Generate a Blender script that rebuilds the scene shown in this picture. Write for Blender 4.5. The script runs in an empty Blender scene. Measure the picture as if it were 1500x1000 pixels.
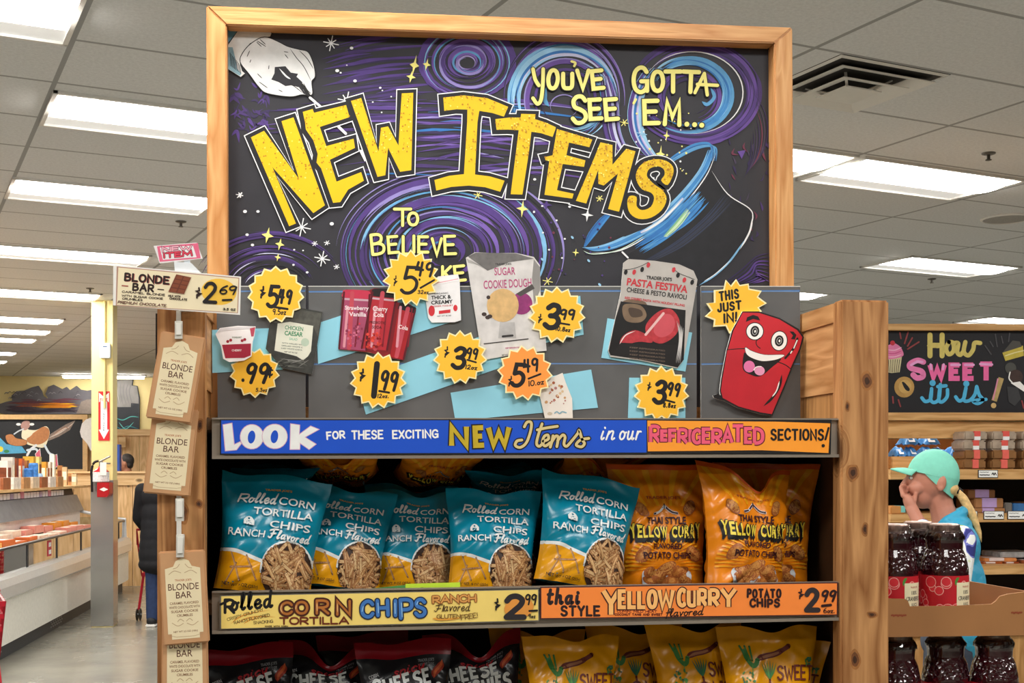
import bpy, bmesh, math, random
from mathutils import Vector, Matrix, noise
from mathutils.geometry import tessellate_polygon

# ------------------------------------------------------------------ camera, sky, exposure
SC = bpy.context.scene
COL = SC.collection
FPX, CX, HY, YAW, EYE = 1850.0, 750.0, 690.0, math.radians(8), 1.55
cam = bpy.data.cameras.new('camera')
cam.sensor_width = 36.0
cam.lens = 36.0 * FPX / 1500.0
cam.shift_y = (HY - 500.0) / 1500.0
cam.clip_end = 200
camo = bpy.data.objects.new('camera', cam)
COL.objects.link(camo)
camo.location = (0, 0, EYE)
camo.rotation_euler = (math.radians(90), 0, -YAW)
SC.camera = camo
SC.view_settings.view_transform = 'Standard'
SC.view_settings.look = 'None'
SC.view_settings.gamma = 1.0
SC.view_settings.use_curve_mapping = False
SC.view_settings.exposure = 0.85
W = bpy.data.worlds.new('store_air')
SC.world = W
W.use_nodes = True
W.node_tree.nodes['Background'].inputs[0].default_value = (1.0, 0.95, 0.88, 1)
W.node_tree.nodes['Background'].inputs[1].default_value = 0.35
LAMP_STRENGTH = 15.0
CEIL = 3.25
SN, CS = math.sin(YAW), math.cos(YAW)
GRID_ROT = math.radians(18.3)            # the ceiling grid runs askew to the shelving
random.seed(7)


def ray(px, py):
    u = (px - CX) / FPX
    v = (HY - py) / FPX
    return Vector((SN + CS * u, CS - SN * u, v))


def pt(px, py, Y):
    d = ray(px, py)
    t = Y / d.y
    return Vector((d.x * t, Y, EYE + d.z * t))


def ptz(px, py, z):
    d = ray(px, py)
    t = (z - EYE) / d.z
    return Vector((d.x * t, d.y * t, z))


# ------------------------------------------------------------------ materials
def lin(c):
    if isinstance(c, str):
        c = tuple(int(c[i:i + 2], 16) for i in (0, 2, 4))
    return tuple(((x / 255) / 12.92 if x / 255 <= .04045 else ((x / 255 + .055) / 1.055) ** 2.4) for x in c) + (1,)


MATS = {}


def M(col, rough=.6, metal=0., spec=.4, vary=.06, scale=30., emit=0., bump=0., coat=0., name=None):
    key = (col, rough, metal, spec, vary, scale, emit, bump, coat)
    if key in MATS:
        return MATS[key]
    m = bpy.data.materials.new(name or 'paint_' + str(col))
    m.use_nodes = True
    nt = m.node_tree
    b = nt.nodes['Principled BSDF']
    c = lin(col)
    b.inputs['Roughness'].default_value = rough
    b.inputs['Metallic'].default_value = metal
    b.inputs['Specular IOR Level'].default_value = spec
    b.inputs['Base Color'].default_value = c
    b.inputs['Coat Weight'].default_value = coat
    b.inputs['Coat Roughness'].default_value = .12
    if emit:
        b.inputs['Emission Color'].default_value = c
        b.inputs['Emission Strength'].default_value = emit
    if vary or bump:
        tc = nt.nodes.new('ShaderNodeTexCoord')
        n = nt.nodes.new('ShaderNodeTexNoise')
        n.inputs['Scale'].default_value = scale
        n.inputs['Detail'].default_value = 4
        nt.links.new(tc.outputs['Object'], n.inputs['Vector'])
        if vary:
            r = nt.nodes.new('ShaderNodeValToRGB')
            r.color_ramp.elements[0].position = .3
            r.color_ramp.elements[1].position = .7
            r.color_ramp.elements[0].color = tuple(x * (1 - vary) for x in c[:3]) + (1,)
            r.color_ramp.elements[1].color = tuple(min(1, x * (1 + vary) + .0 * vary) for x in c[:3]) + (1,)
            nt.links.new(n.outputs['Fac'], r.inputs['Fac'])
            nt.links.new(r.outputs['Color'], b.inputs['Base Color'])
        if bump:
            bp = nt.nodes.new('ShaderNodeBump')
            bp.inputs['Strength'].default_value = bump
            bp.inputs['Distance'].default_value = .01
            nt.links.new(n.outputs['Fac'], bp.inputs['Height'])
            nt.links.new(bp.outputs['Normal'], b.inputs['Normal'])
    MATS[key] = m
    return m


def wood(name, light, dark, axis='z', scale=1., knots=True, rough=.5, knot_scale=5.5):
    m = bpy.data.materials.new(name)
    m.use_nodes = True
    nt = m.node_tree
    L, N = nt.links.new, nt.nodes.new
    b = nt.nodes['Principled BSDF']
    b.inputs['Roughness'].default_value = rough
    b.inputs['Specular IOR Level'].default_value = .35
    tc = N('ShaderNodeTexCoord')
    mp = N('ShaderNodeMapping')
    s = {'x': (.09, 1, 1), 'y': (1, .09, 1), 'z': (1, 1, .09)}[axis]
    mp.inputs['Scale'].default_value = tuple(v * scale for v in s)
    mp.inputs['Location'].default_value = (random.random() * 3, random.random() * 3, random.random() * 3)
    L(tc.outputs['Object'], mp.inputs['Vector'])
    vo = N('ShaderNodeTexVoronoi')
    mk = N('ShaderNodeMapping')
    k = {'x': (.5, 1, 1), 'y': (1, .5, 1), 'z': (1, 1, .5)}[axis]
    mk.inputs['Scale'].default_value = tuple(v * knot_scale for v in k)
    mk.inputs['Location'].default_value = (random.random() * 9, 0, random.random() * 9)
    L(tc.outputs['Object'], mk.inputs['Vector'])
    L(mk.outputs['Vector'], vo.inputs['Vector'])
    vo.inputs['Scale'].default_value = 1.
    wv = N('ShaderNodeTexNoise')
    wv.inputs['Scale'].default_value = 11
    wv.inputs['Detail'].default_value = 3
    wv.inputs['Distortion'].default_value = .35
    # bend the grain round the knots
    kb = N('ShaderNodeMapRange')
    kb.inputs['From Min'].default_value = 0
    kb.inputs['From Max'].default_value = .2
    kb.inputs['To Min'].default_value = .10 if knots else 0
    kb.inputs['To Max'].default_value = 0
    L(vo.outputs['Distance'], kb.inputs['Value'])
    ad = N('ShaderNodeVectorMath')
    ad.operation = 'ADD'
    L(mp.outputs['Vector'], ad.inputs[0])
    L(kb.outputs['Result'], ad.inputs[1])
    L(ad.outputs[0], wv.inputs['Vector'])
    mul = N('ShaderNodeMath')
    mul.operation = 'MULTIPLY'
    mul.inputs[1].default_value = 9
    L(wv.outputs['Fac'], mul.inputs[0])
    fr = N('ShaderNodeMath')
    fr.operation = 'PINGPONG'
    fr.inputs[1].default_value = .5
    L(mul.outputs[0], fr.inputs[0])
    fine = N('ShaderNodeTexNoise')
    fine.inputs['Scale'].default_value = 90
    fine.inputs['Detail'].default_value = 3
    L(mp.outputs['Vector'], fine.inputs['Vector'])
    mx = N('ShaderNodeMath')
    mx.operation = 'MULTIPLY_ADD'
    mx.inputs[1].default_value = 1.2
    L(fr.outputs[0], mx.inputs[0])
    f2 = N('ShaderNodeMath')
    f2.operation = 'MULTIPLY_ADD'
    f2.inputs[1].default_value = .9
    f2.inputs[2].default_value = -.25
    L(fine.outputs['Fac'], f2.inputs[0])
    L(f2.outputs[0], mx.inputs[2])
    rp = N('ShaderNodeValToRGB')
    rp.color_ramp.elements[0].position = .15
    rp.color_ramp.elements[1].position = .95
    rp.color_ramp.elements[0].color = lin(light)
    rp.color_ramp.elements[1].color = lin(dark)
    L(mx.outputs[0], rp.inputs['Fac'])
    out = rp.outputs['Color']
    if knots:
        kr = N('ShaderNodeValToRGB')
        kr.color_ramp.elements[0].position = .08
        kr.color_ramp.elements[1].position = .16
        kr.color_ramp.elements[0].color = (1, 1, 1, 1)
        kr.color_ramp.elements[1].color = (0, 0, 0, 1)
        L(vo.outputs['Distance'], kr.inputs['Fac'])
        mix = N('ShaderNodeMix')
        mix.data_type = 'RGBA'
        L(kr.outputs['Color'], mix.inputs['Factor'])
        L(out, mix.inputs['A'])
        mix.inputs['B'].default_value = tuple(v * .35 for v in lin(dark)[:3]) + (1,)
        out = mix.outputs['Result']
    L(out, b.inputs['Base Color'])
    bp = N('ShaderNodeBump')
    bp.inputs['Strength'].default_value = .15
    bp.inputs['Distance'].default_value = .003
    L(mx.outputs[0], bp.inputs['Height'])
    L(bp.outputs['Normal'], b.inputs['Normal'])
    return m


def glassy(name, tint=(1, 1, 1), refl=.12):
    m = bpy.data.materials.new(name)
    m.use_nodes = True
    nt = m.node_tree
    nt.nodes.clear()
    N, L = nt.nodes.new, nt.links.new
    o = N('ShaderNodeOutputMaterial')
    mx = N('ShaderNodeMixShader')
    t = N('ShaderNodeBsdfTransparent')
    t.inputs[0].default_value = tuple(tint) + (1,)
    g = N('ShaderNodeBsdfGlossy')
    g.inputs['Roughness'].default_value = .03
    fr = N('ShaderNodeLayerWeight')
    fr.inputs['Blend'].default_value = refl
    L(fr.outputs['Fresnel'], mx.inputs[0])
    L(t.outputs[0], mx.inputs[1])
    L(g.outputs[0], mx.inputs[2])
    L(mx.outputs[0], o.inputs[0])
    return m


# ------------------------------------------------------------------ mesh building
class MB:
    def __init__(self):
        self.v, self.f, self.m, self.mats = [], [], [], []

    def mi(self, mat):
        if mat not in self.mats:
            self.mats.append(mat)
        return self.mats.index(mat)

    def add(self, vs, fs, mat):
        o = len(self.v)
        i = self.mi(mat)
        self.v += [Vector(p) for p in vs]
        self.f += [tuple(k + o for k in f) for f in fs]
        self.m += [i] * len(fs)
        return self

    def box(self, lo, hi, mat):
        x0, y0, z0 = lo
        x1, y1, z1 = hi
        return self.hexa([(x0, y0, z0), (x1, y0, z0), (x1, y0, z1), (x0, y0, z1)],
                         [(x0, y1, z0), (x1, y1, z0), (x1, y1, z1), (x0, y1, z1)], mat)

    def hexa(self, a, b, mat):
        n = len(a)
        fs = [tuple(range(n)), tuple(range(2 * n - 1, n - 1, -1))]
        fs += [(i, n + i, n + (i + 1) % n, (i + 1) % n) for i in range(n)]
        return self.add(list(a) + list(b), fs, mat)

    def slab(self, px, Y, thick, mat, side=None):
        """outline traced at distance Y, given its real thickness to the back"""
        a = [pt(x, y, Y) for x, y in px]
        b = [p + Vector((0, thick, 0)) for p in a]
        n = len(a)
        tri = tessellate_polygon([a])
        ar = sum(a[i].x * a[(i + 1) % n].z - a[(i + 1) % n].x * a[i].z for i in range(n))
        self.add(a, [orient(a, t, ar) for t in tri], mat)
        self.add(b, [tuple(reversed(orient(a, t, ar))) for t in tri], side or mat)
        self.add(a + b, [(i, n + i, n + (i + 1) % n, (i + 1) % n) for i in range(n)], side or mat)
        return self

    def lathe(self, c, prof, mat, n=24, mats=None):
        """prof: [(radius, z), ...] about a vertical axis through c"""
        c = Vector(c)
        for k in range(len(prof) - 1):
            (r0, z0), (r1, z1) = prof[k], prof[k + 1]
            vs, fs = [], []
            for i in range(n):
                a = 2 * math.pi * i / n
                vs += [c + Vector((r0 * math.cos(a), r0 * math.sin(a), z0)), c + Vector((r1 * math.cos(a), r1 * math.sin(a), z1))]
            for i in range(n):
                j = (i + 1) % n
                fs.append((2 * i, 2 * j, 2 * j + 1, 2 * i + 1))
            self.add(vs, fs, mats[k] if mats else mat)
        return self

    def tube(self, pts, r, mat, n=8):
        pts = [Vector(p) for p in pts]
        rs = r if isinstance(r, (list, tuple)) else [r] * len(pts)
        vs, fs = [], []
        up = Vector((0, 0, 1))
        for i, p in enumerate(pts):
            t = (pts[min(i + 1, len(pts) - 1)] - pts[max(i - 1, 0)]).normalized()
            if abs(t.dot(up)) > .95:
                up = Vector((1, 0, 0)) if abs(t.x) < .9 else Vector((0, 1, 0))
            a = t.cross(up).normalized()
            b = t.cross(a).normalized()
            for k in range(n):
                q = 2 * math.pi * k / n
                vs.append(p + (a * math.cos(q) + b * math.sin(q)) * rs[i])
        for i in range(len(pts) - 1):
            for k in range(n):
                fs.append((i * n + k, i * n + (k + 1) % n, (i + 1) * n + (k + 1) % n, (i + 1) * n + k))
        fs.append(tuple(range(n)))
        fs.append(tuple(reversed(range((len(pts) - 1) * n, len(pts) * n))))
        return self.add(vs, fs, mat)

    def ellipsoid(self, c, r, mat, nu=16, nv=10):
        c = Vector(c)
        vs, fs = [], []
        for j in range(nv + 1):
            th = math.pi * j / nv
            for i in range(nu):
                ph = 2 * math.pi * i / nu
                vs.append(c + Vector((r[0] * math.sin(th) * math.cos(ph), r[1] * math.sin(th) * math.sin(ph), r[2] * math.cos(th))))
        for j in range(nv):
            for i in range(nu):
                k = (i + 1) % nu
                fs.append((j * nu + i, j * nu + k, (j + 1) * nu + k, (j + 1) * nu + i))
        return self.add(vs, fs, mat)

    def art(self, art, fn, step=6e-6, base=3e-4, maxlen=None, lift=0.):
        for k, (vs, fs, mat) in enumerate(art.items):
            if maxlen:
                vs, fs = refine(vs, fs, maxlen)
            off = base + k * step + (min(k, 8) * lift)
            self.add([fn(x, y, off) for x, y in vs], fs, mat)
        return self

    def build(self, name, parent=None, smooth=False, bevel=0., local=False, loc=None, merge=False):
        me = bpy.data.meshes.new(name)
        o = bpy.data.objects.new(name, me)
        COL.objects.link(o)
        off = Vector((0, 0, 0))
        if parent is not None:
            o.parent = parent
            if not local:
                off = wloc(parent)
        elif loc is not None:
            o.location = loc
            off = Vector((0, 0, 0)) if local else Vector(loc)
        me.from_pydata([p - off for p in self.v], [], self.f)
        for m in self.mats:
            me.materials.append(m)
        me.polygons.foreach_set('material_index', self.m)
        if bevel or merge:
            bm = bmesh.new()
            bm.from_mesh(me)
            bmesh.ops.remove_doubles(bm, verts=bm.verts, dist=1e-5)
            bmesh.ops.recalc_face_normals(bm, faces=bm.faces)
            if bevel:
                es = [e for e in bm.edges if len(e.link_faces) == 2 and e.calc_face_angle(0) > .6]
                bmesh.ops.bevel(bm, geom=es, offset=bevel, segments=2, affect='EDGES', clamp_overlap=True)
            bm.to_mesh(me)
            bm.free()
        if smooth:
            me.polygons.foreach_set('use_smooth', [True] * len(me.polygons))
        me.update()
        return o


def wloc(o):
    v = Vector((0, 0, 0))
    while o is not None:
        v = v + o.location
        o = o.parent
    return v


def orient(a, t, ar):
    p, q, r = (a[i] for i in t)
    s = (q.x - p.x) * (r.z - p.z) - (r.x - p.x) * (q.z - p.z)
    return tuple(t) if s > 0 else tuple(reversed(t))


def refine(vs, fs, maxlen):
    bm = bmesh.new()
    bv = [bm.verts.new((x, y, 0)) for x, y in vs]
    for f in fs:
        try:
            bm.faces.new([bv[i] for i in f])
        except ValueError:
            pass
    bmesh.ops.triangulate(bm, faces=bm.faces[:])
    for _ in range(7):
        es = [e for e in bm.edges if e.calc_length() > maxlen]
        if not es:
            break
        bmesh.ops.subdivide_edges(bm, edges=es, cuts=1, use_grid_fill=False)
        bmesh.ops.triangulate(bm, faces=[f for f in bm.faces if len(f.verts) > 3])
    bm.verts.index_update()
    r = [(v.co.x, v.co.y) for v in bm.verts], [tuple(v.index for v in f.verts) for f in bm.faces]
    bm.free()
    return r


def tag(o, label, cat, group=None, kind=None):
    o['label'] = label
    o['category'] = cat
    if group:
        o['group'] = group
    if kind:
        o['kind'] = kind
    return o


def thing(name, label, cat, loc=(0, 0, 0), rz=0, group=None):
    o = bpy.data.objects.new(name, None)
    o.empty_display_size = .05
    COL.objects.link(o)
    o.location = loc
    o.rotation_euler = (0, 0, rz)
    return tag(o, label, cat, group)


def struct(o):
    o['kind'] = 'structure'
    return o


def dup(o, parent=None):
    c = o.copy()
    COL.objects.link(c)
    if parent is not None:
        c.parent = parent
    for ch in list(o.children):
        dup(ch, c)
    return c


ORD = ['first', 'second', 'third', 'fourth', 'fifth', 'sixth', 'seventh', 'eighth', 'ninth', 'tenth', 'eleventh', 'twelfth',
       'thirteenth', 'fourteenth', 'fifteenth', 'sixteenth', 'seventeenth', 'eighteenth', 'nineteenth', 'twentieth']


# ------------------------------------------------------------------ flat drawing (paint, ink, print)
GLYPHS = {
    'A': (.66, '0,0 .33,1 .66,0;.12,.36 .54,.36'),
    'B': (.56, '0,0 0,1;~0,1 .3,1 .46,.88 .42,.64 .2,.54 0,.53;~0,.53 .34,.53 .54,.38 .5,.1 .26,0 0,0'),
    'C': (.58, '~.58,.8 .46,.97 .26,1 .06,.8 0,.48 .06,.16 .26,0 .46,.04 .58,.2'),
    'D': (.6, '0,0 0,1;~0,1 .28,.98 .52,.8 .58,.5 .52,.18 .28,.02 0,0'),
    'E': (.5, '.48,1 0,1 0,0 .5,0;0,.52 .4,.52'),
    'F': (.48, '.48,1 0,1 0,0;0,.52 .38,.52'),
    'G': (.62, '~.58,.82 .44,.98 .24,.98 .06,.8 0,.46 .08,.14 .28,0 .48,.06 .6,.22;.34,.44 .6,.44 .6,.05'),
    'H': (.58, '0,0 0,1;.58,0 .58,1;0,.5 .58,.5'),
    'I': (.08, '.04,0 .04,1'),
    'J': (.44, '~.4,1 .42,.4 .38,.1 .2,0 .04,.1 0,.26'),
    'K': (.56, '0,0 0,1;.52,1 .02,.46;.14,.56 .56,0'),
    'L': (.46, '0,1 0,0 .46,0'),
    'M': (.76, '0,0 .06,1 .38,.3 .7,1 .76,0'),
    'N': (.6, '0,0 0,1 .6,0 .6,1'),
    'O': (.64, '@.32,1 .1,.88 0,.5 .1,.12 .32,0 .54,.12 .64,.5 .54,.88'),
    'P': (.52, '0,0 0,1;~0,1 .32,1 .5,.88 .5,.6 .32,.47 0,.46'),
    'R': (.54, '0,0 0,1;~0,1 .32,1 .5,.88 .5,.6 .32,.47 0,.46;.2,.46 .54,0'),
    'S': (.54, '~.5,.84 .36,.99 .16,.98 .03,.82 .08,.6 .3,.5 .48,.38 .52,.18 .38,.02 .16,0 0,.16'),
    'T': (.58, '0,1 .58,1;.29,1 .29,0'),
    'U': (.58, '~0,1 0,.3 .08,.05 .29,0 .5,.05 .58,.3 .58,1'),
    'V': (.6, '0,1 .3,0 .6,1'),
    'W': (.86, '0,1 .2,0 .43,.75 .66,0 .86,1'),
    'X': (.56, '0,1 .56,0;.56,1 0,0'),
    'Y': (.58, '0,1 .29,.48;.58,1 .29,.48 .29,0'),
    'Z': (.54, '.02,1 .52,1 0,0 .54,0'),
    '0': (.56, '@.28,1 .08,.88 0,.5 .08,.12 .28,0 .48,.12 .56,.5 .48,.88'),
    '1': (.08, '.04,1 .04,0'),
    '2': (.56, '~.02,.78 .14,.96 .34,1 .5,.84 .46,.6 .24,.3 0,0;0,0 .56,0'),
    '3': (.54, '~.02,.86 .2,1 .42,.94 .46,.72 .32,.55 .16,.52;~.16,.52 .4,.5 .54,.3 .44,.06 .2,0 0,.12'),
    '4': (.56, '.1,1 .02,.44 .56,.44;.42,1 .4,0'),
    '5': (.52, '.5,1 .1,1 .06,.56;~.06,.56 .3,.62 .5,.46 .5,.2 .34,.02 .14,0 0,.1'),
    '6': (.52, '~.44,1 .16,.76 .02,.4 .08,.1 .28,0 .48,.1 .5,.34 .32,.5 .1,.4 .03,.3'),
    '8': (.52, '~.26,.54 .06,.66 .06,.88 .26,1 .46,.88 .46,.66 .26,.54 .02,.36 .02,.12 .26,0 .5,.12 .5,.36 .26,.54'),
    '9': (.52, '~.49,.78 .4,.96 .2,1 .03,.84 .04,.6 .22,.5 .42,.6 .49,.78;~.5,.9 .48,.5 .4,0'),
    '$': (.5, '.26,1.1 .3,.78 .08,.72 .3,.5 .12,.3;.3,.5 .44,.46 .14,.14 .14,-.02'),
    '¢': (.46, '~.42,.66 .24,.72 .06,.56 .04,.3 .16,.1 .34,.1 .44,.22;.26,.95 .2,-.12'),
    '!': (.12, '.08,1 .05,.32;.04,.06 .04,.0'),
    '.': (.1, '.04,.06 .05,0'), ',': (.1, '.06,.1 .02,-.12'), "'": (.12, '.08,1 .04,.74'), '-': (.4, '.02,.5 .38,.5'),
    '&': (.6, '~.56,0 .2,.6 .16,.88 .3,1 .42,.84 .3,.6 .04,.36 .04,.1 .2,0 .4,.1 .56,.4'), '%': (.6, '.56,1 .04,0;@.12,1 .02,.85 .12,.7 .22,.85;@.48,.3 .38,.15 .48,0 .58,.15'),
    '_': (.5, '0,0 .5,0'), ' ': (.32, ''),
    'a': (.5, '@.4,.42 .24,.5 .06,.38 .02,.14 .14,0 .32,.12;~.42,.5 .38,.14 .44,0 .54,.08'),
    'c': (.38, '~.36,.42 .22,.5 .04,.36 .02,.14 .16,0 .36,.1'),
    'd': (.54, '@.4,.42 .24,.5 .06,.38 .02,.14 .14,0 .32,.12;~.5,1 .42,.4 .4,.1 .48,0 .58,.08'),
    'e': (.42, '~.03,.22 .3,.28 .38,.42 .24,.52 .06,.4 .02,.16 .16,0 .34,.04 .46,.16'),
    'f': (.34, '~.42,.9 .32,1 .2,.85 .16,.4 .12,0 .08,-.28;0,.48 .36,.48'),
    'F_': (.5, '~0,.92 .3,1 .62,.98;~.34,.98 .24,.5 .18,.05 .02,0;.12,.52 .46,.54'),
    'h': (.46, '0,0 .1,1;~.03,.3 .18,.5 .32,.5 .34,.3 .34,.08 .42,0 .5,.08'),
    'i': (.2, '~.06,.5 .03,.14 .1,0 .2,.1;.1,.74 .12,.7'),
    'l': (.26, '~0,.16 .2,.66 .24,.94 .14,1 .07,.8 .06,.15 .14,0 .28,.1'),
    'm': (.66, '0,0 .06,.5;~.03,.3 .16,.5 .27,.45 .26,0;~.26,.3 .4,.5 .52,.45 .51,.1 .57,0 .66,.08'),
    'n': (.46, '0,0 .06,.5;~.03,.28 .18,.5 .32,.47 .32,.1 .38,0 .48,.08'),
    'o': (.42, '@.2,.5 .04,.38 .02,.14 .16,0 .34,.1 .38,.34;~.3,.44 .38,.4 .48,.44'),
    'r': (.32, '0,0 .06,.5;~.04,.28 .16,.48 .32,.48'),
    's': (.34, '~.34,.42 .2,.5 .08,.42 .12,.3 .28,.2 .28,.06 .14,0 0,.06'),
    't': (.32, '~.16,.92 .08,.3 .1,.06 .2,0 .32,.1;0,.6 .34,.62'),
    'u': (.5, '~.04,.5 .02,.14 .12,0 .3,.12 .38,.5;~.38,.5 .36,.1 .44,0 .52,.08'),
    'v': (.4, '~.02,.5 .1,.3 .16,0 .28,.25 .36,.5;.36,.5 .46,.46'),
    'w': (.56, '~.02,.5 .04,.1 .16,0 .27,.4;~.27,.4 .29,.08 .4,0 .52,.25 .52,.5'),
    'y': (.4, '~.02,.5 .06,.1 .2,.08 .36,.4;~.4,.5 .3,.0 .14,-.3 -.04,-.22'),
    'z': (.36, '.02,.5 .34,.5 .02,0 .36,0'), 'p': (.42, '0,-.35 .06,.5;~.04,.3 .2,.5 .38,.4 .36,.1 .2,0 .04,.1'),
    'k': (.42, '0,0 .08,1;.36,.5 .06,.24;.14,.3 .4,0'), 'b': (.42, '0,0 .06,1;~.02,.1 .2,0 .36,.16 .34,.4 .2,.5 .04,.34'),
    'g': (.44, '@.38,.42 .24,.5 .06,.38 .02,.14 .14,0 .32,.12;~.4,.5 .36,-.1 .22,-.34 .04,-.24'),
}


def smooth_pts(p, n=6, closed=False):
    m = len(p)
    out = []
    rng = range(m if closed else m - 1)
    for i in rng:
        if closed:
            a, b, c, d = (p[(i + k) % m] for k in (-1, 0, 1, 2))
        else:
            a, b, c, d = p[max(i - 1, 0)], p[i], p[i + 1], p[min(i + 2, m - 1)]
        for k in range(n):
            t = k / n
            t2, t3 = t * t, t * t * t
            out.append(tuple(.5 * (2 * b[j] + (c[j] - a[j]) * t + (2 * a[j] - 5 * b[j] + 4 * c[j] - d[j]) * t2
                                   + (3 * b[j] - a[j] - 3 * c[j] + d[j]) * t3) for j in (0, 1)))
    if not closed:
        out.append(tuple(p[-1]))
    return out


_G = {}


def glyph(ch):
    if ch not in _G:
        adv, s = GLYPHS[ch]
        st = []
        for part in s.split(';'):
            if not part:
                continue
            k = part[0] if part[0] in '~@' else ''
            p = [tuple(float(v) for v in q.split(',')) for q in part[len(k):].split()]
            if k:
                p = smooth_pts(p, 5, k == '@')
            st.append((p, k == '@'))
        _G[ch] = (adv, st)
    return _G[ch]


def ribbon(p, w, closed=False, cap=True):
    q = [p[0]]
    for a in p[1:]:
        if math.hypot(a[0] - q[-1][0], a[1] - q[-1][1]) > 1e-9:
            q.append(a)
    if closed and len(q) > 2 and math.hypot(q[0][0] - q[-1][0], q[0][1] - q[-1][1]) < 1e-9:
        q.pop()
    p = q
    n = len(p)
    if n < 2:
        return [], []
    ws = w if isinstance(w, (list, tuple)) else None
    vs, fs = [], []
    for i in range(n):
        if closed:
            a, b, c = p[i - 1], p[i], p[(i + 1) % n]
        else:
            a, b, c = p[max(i - 1, 0)], p[i], p[min(i + 1, n - 1)]
        d1 = (b[0] - a[0], b[1] - a[1])
        d2 = (c[0] - b[0], c[1] - b[1])
        if not closed and i == 0:
            d1 = d2
        if not closed and i == n - 1:
            d2 = d1
        l1, l2 = math.hypot(*d1) or 1, math.hypot(*d2) or 1
        n1, n2 = (-d1[1] / l1, d1[0] / l1), (-d2[1] / l2, d2[0] / l2)
        mx, my = n1[0] + n2[0], n1[1] + n2[1]
        ml = math.hypot(mx, my)
        if ml < 1e-6:
            mx, my, ml = n1[0], n1[1], 1
        mx, my = mx / ml, my / ml
        k = min(1 / max(.2, mx * n1[0] + my * n1[1]), 2.2)
        hw = (ws[min(i, len(ws) - 1)] if ws else w) / 2
        vs += [(b[0] + mx * hw * k, b[1] + my * hw * k), (b[0] - mx * hw * k, b[1] - my * hw * k)]
    for i in range(n if closed else n - 1):
        j = (i + 1) % n
        fs.append((2 * i, 2 * i + 1, 2 * j + 1, 2 * j))
    if cap and not closed:
        for e in (0, n - 1):
            a, b = vs[2 * e], vs[2 * e + 1]
            c = p[e]
            o = p[1] if e == 0 else p[n - 2]
            dx, dy = c[0] - o[0], c[1] - o[1]
            l = math.hypot(dx, dy) or 1
            hw = math.hypot(a[0] - b[0], a[1] - b[1]) / 2
            a0 = math.atan2(dy, dx)
            k = len(vs)
            arc = [2 * e]
            sgn = 1
            for s in range(1, 5):
                th = a0 + math.pi / 2 - math.pi * s / 5
                vs.append((c[0] + hw * math.cos(th), c[1] + hw * math.sin(th)))
                arc.append(k + s - 1)
            arc.append(2 * e + 1)
            if e == 0:
                arc = [arc[-1]] + arc[1:-1] + [arc[0]]
            fs.append(tuple(arc))
    return vs, fs


_T = {}


def font_mesh(s, bold=0.):
    k = (s, bold)
    if k not in _T:
        cu = bpy.data.curves.new('txt', 'FONT')
        cu.body = s
        cu.size = 1
        cu.offset = bold
        cu.resolution_u = 3
        o = bpy.data.objects.new('txt', cu)
        COL.objects.link(o)
        dg = bpy.context.evaluated_depsgraph_get()
        dg.update()
        me = bpy.data.meshes.new_from_object(o.evaluated_get(dg))
        vs = [(v.co.x, v.co.y) for v in me.vertices]
        fs = [tuple(p.vertices) for p in me.polygons]
        bpy.data.objects.remove(o)
        bpy.data.curves.remove(cu)
        bpy.data.meshes.remove(me)
        _T[k] = (vs, fs)
    return _T[k]


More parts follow.
